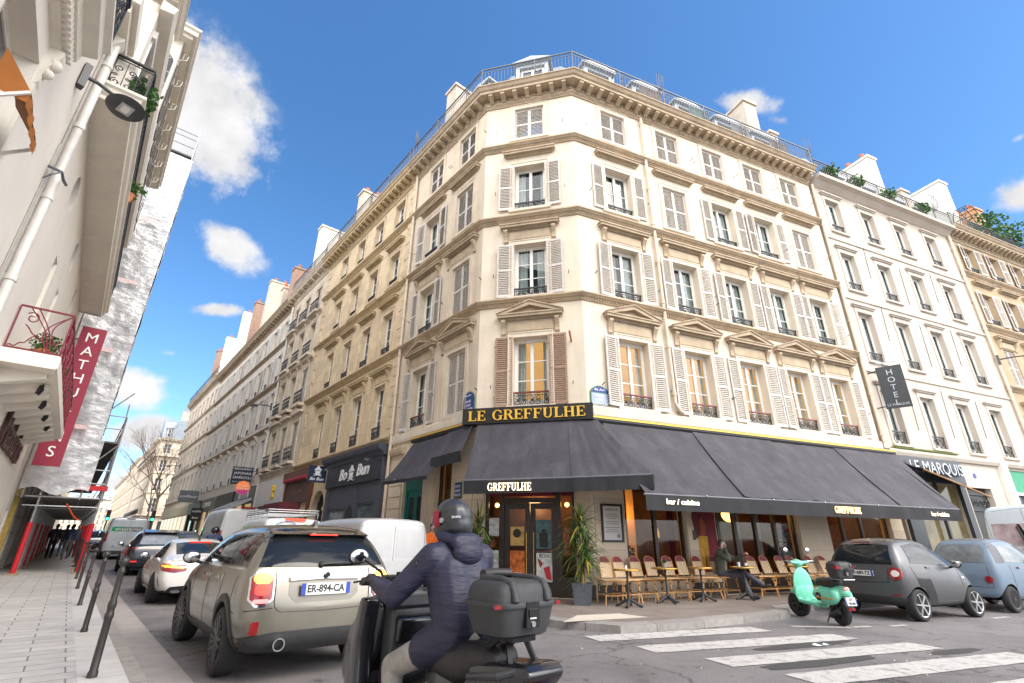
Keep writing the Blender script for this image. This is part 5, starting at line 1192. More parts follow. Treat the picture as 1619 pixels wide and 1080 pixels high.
MB().box(0, .9, -.02, .02, 0, .18).build("toe_board", M_pad, SC, frame(SL(S0 - .05, -.2, 3.05), NL)); MB().box(0, 1.2, -.02, .02, 0, .18).build("toe_board", M_pad, SC, frame(SL(S0 - .05, -1.4, 5.0), NL))
def wrinkle(p, a): return a * (mnoise.noise(p * .9) + .6 * mnoise.noise(p * 2.3) + .35 * mnoise.noise(p * 5))
for z in (4.9, 6.9, 8.9, 10.9, 12.9, 14.9, 16.9): MB().tube([SL(S0, -1.7, z + 1.0), SL(S0, 0, z - .9)], .026, 6).build('brace', M_tube, SC)
b = MB()                                                   # end sheet facing the camera, and the long street side
def endp(u, v):
	z = 2.95 + .12 * sin(u * 9) * (1 - v) ** 6 + (18.6 - 2.95) * v; off = -1.74 + (1.74 + .04 + (.12 if z < 5 else 0)) * u; p = SL(S0 - .10, off, z); return p - DL * (.06 + wrinkle(p, .05) + .12 * (1 - v) ** 8 * sin(u * pi))
b.grid(endp, 26, 90); b.build("plastic_sheet", M_sheet, SC, smooth=180)
b = MB()
def sidep(u, v):
	s = S0 - .05 + (S1 - S0) * u; z = 6.2 + 13.2 * v; p = SL(s, .06, z); return p + NL * wrinkle(p, .06)
b.grid(sidep, 70, 40); b.build("plastic_sheet", mat('white wrap', (.62, .61, .59), .6, var=.05, scale=3), SC, smooth=180)
for k in range(4):                                        # red print on the sheet and its taped seams
	z = 5.2 + k * 3.1; MB().grid(lambda u, v: SL(S0 - .36, -1.1 + .62 * u, z + .16 * v), 4, 1).build('sheet_print', mat('faded red print', (.66, .48, .48), .6, var=.3, scale=14), SC)
b = MB(); b.grid(lambda u, v: SL(S0 + .3, -.05 - .3 * u, 5.2 + 3.2 * v) + NL * (wrinkle(SL(u, v, 5 * v), .2) + .35 * sin(v * 3) * u) , 8, 20)
b.build("plastic_sheet", M_sheet, SC, smooth=180)
tag(MB().tube([SL(S0 - .03, -.35 + .55 * t / 20, 2.55 - .55 * sin(pi * t / 20 * .5) ** 1.2 + .02 * (t % 2)) for t in range(21)], [.012 + .022 * (i % 2) for i in range(21)], 6).build("barrier_tape", mat('orange tape', (.6, .08, .02), .5)), "orange-red twisted tape hanging from the scaffold's first crossbar", "tape")
# ================================================================== the café on the corner
M_wood = mat('dark brown joinery', (.035, .024, .020), .4, var=.25, scale=9)
M_canvas = mat('charcoal awning canvas', (.046, .043, .053), .8, var=.2, scale=1.3, streak=.7, dirt=(.09, .085, .095), bump=.3, bscale=20, joints=(1.15, 60, .008, .62))
M_canvasd = mat('charcoal valance', (.012, .012, .015), .8, var=.3, scale=3, streak=.5, dirt=(.035, .035, .04))
M_glow = mat('backlit letters', (1, .9, .75), .5, var=0, emit=(1, .80, .52), estr=1.1)
M_cafe = glassmat('café glass', (.86, .83, .80), .01)
M_stone = mat('pale shop stone', (.58, .475, .36), .7, var=.06, scale=2, bump=.1, joints=(1.9, .62, .008, .7))
M_dred = mat('dark red curtain', (.16, .012, .025), .85, var=.2, scale=6)
M_floor = mat('dark café floor', (.05, .035, .03), .5, var=.3)
M_panel = mat('brown café panelling', (.13, .06, .035), .5, var=.75, scale=1.1)
M_lamp = mat('lit amber lamp', (1, .6, .2), .5, var=0, emit=(1, .48, .10), estr=5.5)
# ground floor piers faced with pale stone
def piers(M, lst, z1=4.55, base=True):
	for x0, x1 in lst:
		b = MB(); b.box(x0, x1, -.03, .02, .45, z1); b.build("pier_facing", M_stone, B, M)
		MB().box(x0 - .01, x1 + .01, -.05, .02, .13, .45).build("plinth", mat('dark plinth', (.06, .055, .05), .7, var=.2), B, M)
piers(FR, [(0.03, .95), (2.97, 4.0), (7.32, 8.64), (11.77, 12.4)]); piers(FC, [(0.03, .32), (2.78, 3.2)]); piers(FL, [(-1.08, -.03), (-2.68, -1.97)])
# joinery and glass of the openings
def shopwin(M, x0, x1, z0, z1, mull, sill=.0, door=None, y=.12, trans=None):
	b = MB(); t = .07
	b.box(x0, x0 + t, y, y + .08, z0, z1); b.box(x1 - t, x1, y, y + .08, z0, z1); b.box(x0 + t, x1 - t, y, y + .08, z1 - .1, z1); b.box(x0 + t, x1 - t, y, y + .08, z0, z0 + .1 + sill)
	for m_ in mull: b.box(m_ - .05, m_ + .05, y - .01, y + .08, z0 + .1 + sill, z1 - .1)
	w_ = b.build("shop_window", M_wood, B, M); xs = [x0 + t] + [q for m_ in mull for q in (m_ - .05, m_ + .05)] + [x1 - t]
	for a, c in zip(xs[::2], xs[1::2]): MB().box(a, c, y + .04, y + .048, z0 + .1 + sill, z1 - .1).build("pane", M_cafe, w_, M)
	return w_
shopwin(FR, .95, 2.95, .5, 2.9, [2.0], .0); shopwin(FR, 4.02, 7.3, .14, 2.9, [4.22, 4.86, 5.66, 6.45], .38); shopwin(FR, 8.66, 11.75, .14, 2.9, [9.5, 10.45], .38)
shopwin(FL, -1.95, -1.1, .3, 4.0, [], .5)
b = MB(); b.box(-1.95, -1.1, .1, .2, 2.35, 2.5); b.build("transom", M_wood, B, FL)
# green double door on the left street
M_green = mat('emerald door paint', (.004, .135, .115), .4, var=.12, scale=5)
b = MB(); b.box(-4.02, -3.9, .1, .2, .14, 3.35); b.box(-2.86, -2.74, .1, .2, .14, 3.35); b.box(-3.9, -2.86, .1, .2, 2.95, 3.35); gd = b.build("street_door", M_green, B, FL)
for s in (0, 1):
	xa = -3.9 + s * .52; b = MB(); b.box(xa, xa + .1, .14, .2, .14, 2.95); b.box(xa + .42, xa + .515, .14, .2, .14, 2.95); b.box(xa + .1, xa + .42, .14, .2, .14, .9); b.box(xa + .1, xa + .42, .14, .2, 2.75, 2.95); b.box(xa + .14, xa + .38, .12, .14, .3, .75); lf = b.build("door_leaf", M_green, gd, FL)
	b = MB()
	for i in range(8):
		for j in range(3): b.tube([(xa + .16 + j * .1 + .05 * cos(a), .15, 1.02 + i * .22 + .1 * sin(a)) for a in [k * pi / 4 for k in range(8)]], .008, 4, closed=True)
	b.build("grille", M_iron, gd, FL); MB().box(xa + .1, xa + .42, .18, .19, .9, 2.75).build("pane", M_glassd, gd, FL); MB().ball((xa + (.46 if s == 0 else .06), .11, 1.2), .03, 8).build("handle", M_gld, gd, FL)
# the room behind
b = MB(); x0, x1, y0, y1 = .2, 12.1, .42, 4.6
b.quad((x0, y0, .14), (x1, y0, .14), (x1, y1, .14), (x0, y1, .14), 0); b.quad((x0, y1, .14), (x1, y1, .14), (x1, y1, 3.4), (x0, y1, 3.4), 1); b.quad((x0, y0, 3.2), (x1, y0, 3.2), (x1, y1, 3.2), (x0, y1, 3.2), 2); b.quad((x1, y0, .14), (x1, y1, .14), (x1, y1, 3.2), (x1, y0, 3.2), 1); b.quad((x0, y0, .14), (x0, y1, .14), (x0, y1, 3.2), (x0, y0, 3.2), 1)
inn = b.build("café_room", [M_floor, M_panel, mat('café ceiling', (.12, .08, .05), .8)], B, FR); inn.name = "dining_room"; WMAT["dining_room"] = FR
def incafe(name, mb, m, M=FR): return mb.build(name, m, inn, M)
for x in (1.05, 2.6, 4.95): incafe("curtain", MB().grid(lambda u, v: (x + .22 * u, .34 + .03 * sin(u * 20), .6 + 2.3 * v), 14, 1), M_dred)
for x in (5.05, 5.85): incafe("net_curtain", MB().grid(lambda u, v: (x + .24 * u, .36 + .03 * sin(u * 25), .6 + 2.3 * v), 14, 1), M_curt)
for x, y, z, r in ((2.3, 2.0, 2.1, .10), (5.4, 1.6, 2.45, .16), (6.0, 1.4, 2.3, .24), (6.3, 2.6, 2.5, .16), (1.6, 2.5, 2.0, .09), (9.9, 1.2, 2.3, .18), (10.9, 2.4, 2.2, .13), (4.5, 1.2, 2.4, .09)):
	b = MB(); b.ball((x, y, z), r, 8); l_ = incafe("pendant_lamp", b, M_lamp); MB().tube([(x, y, z + r), (x, y, 3.2)], .008, 4).build("cord", M_black, l_, FR)
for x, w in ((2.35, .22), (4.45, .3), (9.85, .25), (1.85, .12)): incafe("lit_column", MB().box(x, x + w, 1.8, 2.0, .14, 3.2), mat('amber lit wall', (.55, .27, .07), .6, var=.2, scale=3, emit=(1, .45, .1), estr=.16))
for x in (1.5, 2.5, 5.6, 6.6, 9.2, 11): b = MB(); b.lathe([(.2, .14), (.03, .2), (.03, .86), (.32, .88), (.32, .9)], c=(x, 1.2, 0), n=14); incafe("table", b, M_panel)
for x in (1.3, 6.8, 11.2): b = MB(); leaf_ball(b, (x, .6, 1.2), .25, .15, .2, 120, .12, seed=int(x * 7)); incafe("houseplant", b, M_leafd)
for i in range(14): x = 1.2 + i * .8 + (i % 3) * .1; incafe("bottle", MB().lathe([(.04, 0), (.04, .2), (.015, .26), (.015, .32)], c=(x, 4.3, 1.6), n=8), [M_leafd, M_panel, M_warm][i % 3])
nb = incafe("notice_board", MB().box(6.5, 7.1, .27, .30, 1.0, 1.75), mat('ink blue notice', (.02, .025, .06), .5)); text("lettering", "ON VOUS\nDIT TOUT", .14, M_whitep, nb, FR @ Tr(6.8, .262, 1.45), .004, width=.42)
for x in (2.2, 6.0, 10.2):
	ld = bpy.data.lights.new("café_lamp", 'POINT'); ld.energy = 20; ld.color = (1, .55, .2); ld.shadow_soft_size = .25; lo = bpy.data.objects.new("café_lamp", ld); COL.objects.link(lo); lo.location = FR @ Vector((x, 1.6, 2.2)); lo.name = "cafe_lamp"
# painted figure on the pier: red drape, maroon coat, yellow trousers
P_ = FR @ Tr(3.5, -.033, 0); b = MB()
mu = MB().prism([(-.1, .7), (.47, .7), (.47, 2.9), (.12, 2.9), (.05, 2.0)], 'y', -.004, 0).build("mural", mat('painted red drape', (.17, .008, .02), .7, var=.3, scale=4), B, P_)
MB().prism([(-.28, 1.55), (.14, 1.5), (.2, 2.2), (.12, 2.62), (-.2, 2.62), (-.36, 2.1)], 'y', -.008, -.0041).build("painted_coat", mat('painted maroon coat', (.12, .012, .02), .7, var=.45, scale=7), mu, P_)
MB().prism([(-.2, 1.6), (.12, 1.6), (.1, .75), (.0, .75), (-.02, 1.3), (-.07, .75), (-.17, .75)], 'y', -.0122, -.0081).build("painted_trousers", mat('painted yellow trousers', (.55, .28, .02), .7, var=.2, scale=7), mu, P_)
MB().prism([(-.11, 1.6), (.06, 1.6), (.1, 1.95), (-.05, 2.1), (-.13, 1.9)], 'y', -.0164, -.0123).build("painted_waistcoat", mat('painted rust waistcoat', (.28, .05, .015), .7, var=.3, scale=7), mu, P_)
MB().prism([(-.1, 2.35), (.06, 2.35), (.05, 2.62), (-.1, 2.62)], 'y', -.0206, -.0165).build("painted_shirt", M_frame, mu, P_)
MB().prism([(-.38, 1.5), (-.28, 1.5), (-.29, 1.75), (-.38, 1.75)], 'y', -.012, -.0081).build("painted_bag", M_black, mu, P_)
# menu board
mn = thing("menu_board", "black-framed menu board on the pale pier beside the big potted palm", "menu", FR @ Tr(.52, -.04, 1.9)); b = MB(); b.box(.2, .25, -.07, -.031, 1.42, 2.34); b.box(.8, .85, -.07, -.031, 1.42, 2.34); b.box(.25, .8, -.07, -.031, 2.29, 2.34); b.box(.25, .8, -.07, -.031, 1.42, 1.47); b.build("frame", M_black, mn, FR)
pp = MB().box(.25, .8, -.045, -.032, 1.47, 2.29).build("paper", mat('menu paper', (.58, .55, .52), .6, var=.04), mn, FR); text("lettering", "GREFFULHE", .075, M_black, pp, FR @ Tr(.525, -.047, 2.2), .003)
for i, (z, w) in enumerate(((2.08, .34), (2.03, .42), (1.98, .3), (1.9, .4), (1.85, .36), (1.76, .44), (1.71, .3), (1.66, .4))): MB().box(.525 - w / 2, .525 + w / 2, -.0475, -.0455, z, z + .016).build("print_line", mat('grey print', (.2, .2, .2), .6), pp, FR)
MB().lathe([(.05, 0), (.05, .002)], n=16, M=FR @ Tr(.7, -.0455, 1.57) @ Matrix.Rotation(pi / 2, 4, 'X')).build("stamp", mat('grey print', (.2, .2, .2)), pp)
# entrance in the cut-off corner
M_poster = [mat('poster yellow', (.55, .33, .10), .4, var=.35, scale=8), mat('poster teal', (.05, .12, .13), .4, var=.6, scale=7), mat('poster dark red', (.25, .03, .02), .4, var=.7, scale=9), mat('poster white', (.55, .55, .55), .4, var=.35, scale=10), mat('poster orange', (.5, .12, .02), .4, var=.8, scale=9)]
b = MB(); b.box(.75, .87, .06, .2, .14, 3.0); b.box(2.27, 2.39, .06, .2, .14, 3.0); b.box(.87, 2.27, .06, .2, 2.38, 2.5); b.box(.34, .42, .08, .18, .14, 3.0); b.box(2.68, 2.76, .08, .18, .14, 3.0); b.box(.42, .75, .08, .18, .14, .6); b.box(2.39, 2.68, .08, .18, .14, .6); en = b.build("entrance", M_wood, B, FC)
for s in (0, 1):
	xa = .875 + s * .70; b = MB(); b.box(xa, xa + .13, .09, .16, .15, 2.37); b.box(xa + .56, xa + .69, .09, .16, .15, 2.37); b.box(xa + .13, xa + .56, .09, .16, 2.22, 2.37); b.box(xa + .13, xa + .56, .09, .16, .15, .42); d_ = b.build("door_leaf", M_wood, en, FC)
	MB().box(xa + .13, xa + .56, .12, .126, .42, 2.22).build("pane", M_cafe, en, FC)
	hx = xa + (.60 if s == 0 else .09); b = MB(); b.tube([(hx - (.16 if s == 0 else -.16), .03, 1.62), (hx, .03, 1.62), (hx, .03, .45), (hx, .09, .45)], .014, 6); b.tube([(hx, .03, 1.62), (hx, .09, 1.62)], .012, 6); b.build("door_handle", mat('brass', (.75, .48, .14), .25, metal=.9, var=.1), en, FC)
for i, (xa, xb, za, zb, k) in enumerate(((1.03, 1.4, 1.32, 1.78, 0), (1.72, 2.12, 1.25, 1.95, 1), (1.02, 1.42, .45, 1.2, 4), (1.72, 2.13, .48, 1.15, 3), (.44, .72, 1.55, 2.0, 3), (.46, .72, .7, 1.2, 3), (2.42, 2.66, 1.1, 1.75, 2), (.5, .62, 1.28, 1.45, 2))):
	p_ = MB().box(xa, xb, .108, .112, za, zb).build("poster", M_poster[k], en, FC)
	if i == 0: MB().lathe([(.11, 0), (.11, .003)], n=18, M=FC @ Tr(1.21, .108, 1.62) @ Matrix.Rotation(pi / 2, 4, 'X')).build("print", M_black, p_)
	if i == 1: MB().lathe([(.16, 0), (.16, .62), (.07, .66), (.09, .75), (.02, .82)], n=14, M=FC @ Tr(1.92, .107, 1.28) @ Matrix.Diagonal((.7, .01, .55, 1))).build("print", M_black, p_)
	if i == 2: text("lettering", "LA SALLE\nDE DIMANCHE", .09, M_whitep, p_, FC @ Tr(1.22, .106, .62), .003, width=.34); 
	if i == 3:
		MB().prism([(1.74, 1.05), (1.9, .9), (1.82, .8)], 'y', .104, .107).build("print", M_poster[2], p_, FC); MB().prism([(1.98, .55), (2.11, .52), (2.06, .85), (1.9, .8)], 'y', .104, .107).build("print", mat('poster red', (.5, .02, .03), .5), p_, FC); text("lettering", "BON", .12, M_black, p_, FC @ Tr(1.92, .103, 1.08), .003)
MB().quad((.34, .9, .14), (2.76, .9, .14), (2.76, .9, 3.2), (.34, .9, 3.2)).build("lobby_back", M_panel, en, FC)
MB().box(.42, 2.68, .1, .12, 2.55, 2.95).build("transom", M_dred, en, FC)
for x in (.55, 2.5): incafe("pendant_lamp", MB().ball((x, .5, 2.35), .06, 8), M_lamp, FC)
ld = bpy.data.lights.new("lobby_lamp", 'POINT'); ld.energy = 14; ld.color = (1, .6, .25); ld.shadow_soft_size = .15; lo = bpy.data.objects.new("lobby_lamp", ld); COL.objects.link(lo); lo.location = FC @ Vector((1.6, .55, 2.3))

# ---- black fascia with a gold line, and the name board
pts = [xy(FL, -3.5, 0), xy(FL, 0, 0), xy(FR, 0, 0), xy(FR, 12.95, 0)]
b = MB(); b.sweep(pts, [(.0, 4.46), (.13, 4.46), (.16, 4.52), (.16, 4.64), (.0, 4.66)]); b.build("fascia", M_black, B)
b = MB(); b.sweep(pts, [(.0, 4.575), (.172, 4.575), (.172, 4.625), (.0, 4.625)]); b.build("gold_line", M_gld, B)
sg = thing("name_board", "black board with raised gold serif letters LE GREFFULHE across the cut-off corner", "sign", FC @ Tr(1.5, -.3, 4.7))
SGM = FC @ Tr(1.53, -.26, 4.72); bd = MB().box(-1.86, 1.86, 0, .24, -.22, .23).build("board", M_black, sg, SGM)
serif_text("lettering", "LE GREFFULHE", .285, M_gld, bd, SGM @ Tr(0, -.002, .0), .03, width=3.36)

# ---- awnings
def canvas(parent, M, p, q, nu=26, nv=12, sag=.06, m=None, name="canvas"):
	"""sheet from the top edge p0-p1 down to the front edge q0-q1 in frame M, sagging a little with soft lengthwise folds"""
	p0, p1, q0, q1 = [Vector(v) for v in (*p, *q)]; b = MB(); sd = p0.x * 3.1
	def f(u, v):
		w = p0.lerp(p1, u).lerp(q0.lerp(q1, u), v); fold = .018 * sin(u * 31 + sd) * sin(u * 7 + v + sd) + .016 * mnoise.noise(Vector((u * 9 + sd, v * 2, 0)))
		return w + Vector((0, 0, -sag * sin(pi * v) + fold * (.3 + v)))
	for d in (0, -.006):
		b.grid(lambda u, v: f(u, v) + Vector((0, 0, d)), nu, nv)
	return b.build(name, m or M_canvas, parent, M, smooth=60)
def valance(parent, M, a, c, h, n=40, m=None, wav=.012):
	a, c = Vector(a), Vector(c); b = MB(); d = (c - a).normalized(); nn = Vector((d.y, -d.x, 0))
	for t in (0, .006): b.grid(lambda u, v: a.lerp(c, u) + nn * (wav * v * sin(u * (c - a).length * 7 + sin(u * 13)) + t) + Vector((0, 0, -h * v)), n, 4)
	return b.build("valance", m or M_canvasd, parent, M, smooth=60)
TA = thing("terrace_awning", "long charcoal awning in four overlapping canvases over the café terrace tables", "awning", FR @ Tr(6, 0, 4.5))
Yt, Yf, Zt, Zf = -.17, -1.9, 4.44, 2.46
edges = [(.35, .22), (3.45, 3.25), (6.5, 6.3), (9.55, 9.35), (12.75, 12.15)]
for i in range(4):
	(ta, fa), (tb, fb) = edges[i], edges[i + 1]; up_ = .03 * (i % 2)
	canvas(TA, FR, ((ta, Yt, Zt + up_), (tb + .12, Yt, Zt + up_)), ((fa, Yf, Zf + up_), (fb + .10, Yf, Zf + up_)))
vl = valance(TA, FR, (.22, Yf, Zf - .01), (12.22, Yf, Zf + .02), .36, 90)
MB().tube([(.2, Yf + .02, Zf - .02), (12.25, Yf + .02, Zf + .01)], .03, 8).build("front_bar", M_ironl, TA, FR)
side = MB().add([(12.24, Yt, Zt), (12.24, Yf, Zf), (12.24, Yf, Zf - .34), (12.72, Yt, Zt - .3)], [(0, 1, 2, 3)]); side.build("side_flap", M_canvasd, TA, FR)
for x in (.9, 3.8, 6.9, 9.9, 11.8):
	b = MB(); b.tube([(x, -.1, 3.6), (x + .5, -1.0, 3.1), (x, Yf + .03, Zf - .02)], .022, 6); b.build("folding_arm", M_ironl, TA, FR)
for x, s, w in ((1.25, "bar / cuisine", .95), (6.92, None, 1.05), (11.1, "bar / cuisine", .85)):
	if s: text("lettering", s, .17, M_glow, vl, FR @ Tr(x, Yf - .035, Zf - .17), .012, width=w, offset=.001)
	else: serif_text("lettering", "GREFFULHE", .17, mat('warm lit letters', (1, .8, .4), .5, var=0, emit=(1, .66, .26), estr=.9), vl, FR @ Tr(x, Yf - .035, Zf - .17), .012, width=w)
for x in (2.0, 4.2, 6.1, 8.3, 10.2): MB().ball((x, Yf - .02, Zf + .005), .018, 6).build("rivet", M_chrome, TA, FR)
# open top cassette beyond the last canvas, over the bar next door
ba = thing("bar_awning", "folded dark awning of the bar next door, sloping behind the café's last canvas", "awning", FR @ Tr(14.6, 0, 3.6)); canvas(ba, FR, ((13.0, -.2, 4.3), (16.6, -.2, 3.62)), ((12.9, -.9, 3.9), (16.6, -.9, 3.1)), 12, 6); b = MB(); b.tube([(12.95, -.88, 3.88), (16.6, -.88, 3.08)], .03, 6); b.build("front_bar", mat('timber bar', (.35, .18, .07), .6), ba, FR)
CA = thing("corner_awning", "charcoal awning over the café's corner entrance with lit letters GREFFULHE", "awning", FC @ Tr(1.6, 0, 4.5))
canvas(CA, FC, ((.12, -.2, 4.50), (2.72, -.2, 4.50)), ((.14, -1.25, 2.84), (2.88, -1.25, 2.86))); canvas(CA, FC, ((2.70, -.2, 4.51), (3.5, -.2, 4.46)), ((2.86, -1.26, 2.86), (4.75, -1.22, 2.90)))
vl = valance(CA, FC, (.14, -1.25, 2.84), (2.88, -1.25, 2.86), .34, 30); valance(CA, FC, (2.88, -1.26, 2.86), (4.75, -1.22, 2.90), .34, 24, wav=.02); valance(CA, FC, (4.75, -1.22, 2.90), (4.85, -.2, 3.0), .34, 6)
MB().add([(.13, -.2, 4.5), (.14, -1.25, 2.84), (.14, -1.25, 2.5), (.13, -.2, 4.1)], [(0, 1, 2, 3)]).build("side_flap", M_canvasd, CA, FC)
serif_text("lettering", "GREFFULHE", .185, M_glow, vl, FC @ Tr(1.33, -1.29, 2.66), .012, width=1.12)
b = MB(); b.tube([(.14, -1.24, 2.83), (2.88, -1.24, 2.85)], .025, 6); b.tube([(2.88, -1.25, 2.85), (4.75, -1.21, 2.89)], .025, 6); b.build("front_bar", M_ironl, CA, FC)
SA = thing("small_awning", "little charcoal awning lapping the corner, left of the entrance canvas", "awning", FL @ Tr(-.4, 0, 4.3)); canvas(SA, FL, ((-1.15, -.18, 4.46), (.10, -.18, 4.48)), ((-1.05, -.78, 3.62), (.42, -.78, 3.66)), 12, 8); valance(SA, FL, (-1.05, -.78, 3.62), (.42, -.78, 3.66), .30, 16, wav=.03)
LA = thing("side_awning", "plain charcoal awning over the green door side of the café", "awning", FL @ Tr(-2.2, 0, 4.3)); canvas(LA, FL, ((-3.35, -.15, 4.4), (-.7, -.15, 4.44)), ((-3.55, -1.0, 3.14), (-.85, -1.0, 3.10)), 22, 8); valance(LA, FL, (-3.55, -1.0, 3.14), (-.85, -1.0, 3.10), .10, 16)
# street name plates
def plate(name, label, M, w, h, l1, l2, face, dome=True):
	t = thing(name, label, "sign", M); M_gb = mat('green enamel border', (.02, .14, .08), .3)
	b = MB(); b.box(-w / 2, w / 2, -.03, 0, 0, h); pl = b.build("plate", M_gb, t, M); MB().box(-w / 2 + .03, w / 2 - .03, -.036, -.0301, .03, h - .03).build("face", face, pl, M)
	for i, s in enumerate(l1): text("lettering", s, .10, M_whitep, pl, M @ Tr(0, -.039, h - .11 - i * .12), .004, width=min(w * .8, .08 * len(s)))
	if dome:
		n = 12; pr = [(-w / 2, h + .003)] + [(-w / 2 + w * i / n, h + .003 + .2 * sin(pi * i / n) ** .6) for i in range(1, n)] + [(w / 2, h + .003)]
		MB().prism(pr, 'y', -.03, 0).build("crest", M_gb, pl, M); pr = [(x * .86, h + (z - h) * .82) for x, z in pr]; MB().prism(pr, 'y', -.036, -.0301).build("crest_face", mat('blue enamel', (.02, .03, .22), .3), pl, M); text("lettering", l2, .09, M_whitep, pl, M @ Tr(0, -.039, h + .075), .004, width=w * .55)
	return t
plate("street_sign", "weathered pale blue-grey street name plate on the right-hand street wall", FR @ Tr(.40, -.01, 4.99), .62, .36, ["RUE", "DE", "GREFFULHE"], "8e Arr", mat('faded enamel', (.30, .36, .46), .3, var=.2, scale=9))
plate("street_sign", "deep blue street name plate on the left-hand wall just above the name board", FL @ Tr(-.36, -.01, 5.0), .55, .40, ["RUE", "DES", "MATHURINS"], "8e Arr", mat('blue enamel', (.02, .03, .22), .3))
plate("street_sign", "small green-rimmed blue plate on the pier left of the entrance awning", FL @ Tr(-.66, -.04, 2.55), .34, .42, ["RUE", "DES", "MATH"], "", mat('blue enamel', (.02, .03, .22), .3), False)

# ---- plants by the door
def palm(label, M, hgt, heads, seed):
	rnd = random.Random(seed); t = thing("potted_palm", label, "plant", M, None); M_zp = mat('grey zinc planter', (.085, .095, .11), .5, var=.2, scale=8)
	b = MB(); b.add([(-.17, -.17, 0), (.17, -.17, 0), (.17, .17, 0), (-.17, .17, 0), (-.21, -.21, .44), (.21, -.21, .44), (.21, .21, .44), (-.21, .21, .44)], [(0, 3, 2, 1), (0, 1, 5, 4), (1, 2, 6, 5), (2, 3, 7, 6), (3, 0, 4, 7)]); b.box(-.2, .2, -.2, .2, .38, .40); b.build("planter", M_zp, t, M)
	for hx, hy, hz in heads:
		MB().tube([(hx * .4, hy * .4, .38), (hx * .7, hy * .7, .38 + (hz - .38) * .5), (hx, hy, hz)], [.035, .03, .025], 8).build("trunk", mat('pale bark', (.30, .20, .13), .9, var=.3, scale=25), t, M)
		b = MB()
		for i in range(95):
			a = rnd.random() * 2 * pi; el = rnd.uniform(-.5, 1.45); L = rnd.uniform(.38, .62); w = rnd.uniform(.014, .022); p = Vector((hx, hy, hz + rnd.uniform(-.32, .12))); d = Vector((cos(a) * cos(el), sin(a) * cos(el), sin(el))); s = Vector((-sin(a), cos(a), 0)); pts_ = []
			n = 6
			for k in range(n + 1):
				f = k / n; q = p + d * L * f + Vector((0, 0, -.42 * L * f * f * (1.1 - max(0, el) / 1.6))); ww = w * (1 - f ** 2.2) + .0015; pts_.append((q - s * ww, q + s * ww, q + Vector((0, 0, -.006))))
			bs_ = len(b.v)
			for a_, c_, m_ in pts_: b.v += [tuple(a_), tuple(m_), tuple(c_)]
			col = 1 if rnd.random() < .16 else 0
			for k in range(n):
				o = bs_ + k * 3; b.f += [(o, o + 3, o + 4, o + 1), (o + 1, o + 4, o + 5, o + 2)]; b.m += [col, col]
		b.build("foliage", [mat('palm leaf', (.05, .10, .02), .45, var=.5, scale=14), mat('yellowed palm leaf', (.30, .24, .03), .5, var=.3, scale=14)], t, M)
	return t
palm("tall spiky potted palm in a grey planter, right of the café entrance", FC @ Tr(3.0, -1.1, .13), 2.3, [(0, 0, 1.75), (-.14, .05, 1.3), (.12, -.04, 1.15), (.02, .08, .85)], 4)
palm("spiky potted palm left of the entrance, half hidden behind the scooter rider", FC @ Tr(.42, -.75, .13), 2.2, [(0, 0, 1.7), (-.12, .03, 1.3), (.12, -.04, 1.0)], 9)
potted("potted_shrub", "round leafy shrub in front of the dark bar, behind the grey small car", FR @ Tr(13.9, -.5, .13), .55, 700, .12, h=.85, seed=31)

# ---- terrace chairs and tables
def weave():
	m = mat('woven rattan', (.55, .36, .16), .6, var=.1, scale=20); t = m.node_tree; n = t.nodes; L = t.links.new; b = n['Principled BSDF']
	tcn = n.new('ShaderNodeTexCoord'); ck_ = n.new('ShaderNodeTexChecker'); ck_.inputs['Scale'].default_value = 42; ck_.inputs['Color1'].default_value = (.74, .60, .40, 1); ck_.inputs['Color2'].default_value = (.40, .21, .08, 1)
	ad = n.new('ShaderNodeVectorMath'); ad.operation = 'ADD'; ad.inputs[1].default_value = (.0117, .0119, .0113); L(tcn.outputs['Object'], ad.inputs[0]); L(ad.outputs[0], ck_.inputs['Vector']); L(ck_.outputs[0], b.inputs['Base Color']); return m
M_weave = weave(); M_rat = mat('honey rattan cane', (.58, .29, .09), .45, var=.3, scale=16); M_crim = mat('crimson woven back', (.17, .008, .02), .55, var=.25, scale=30)
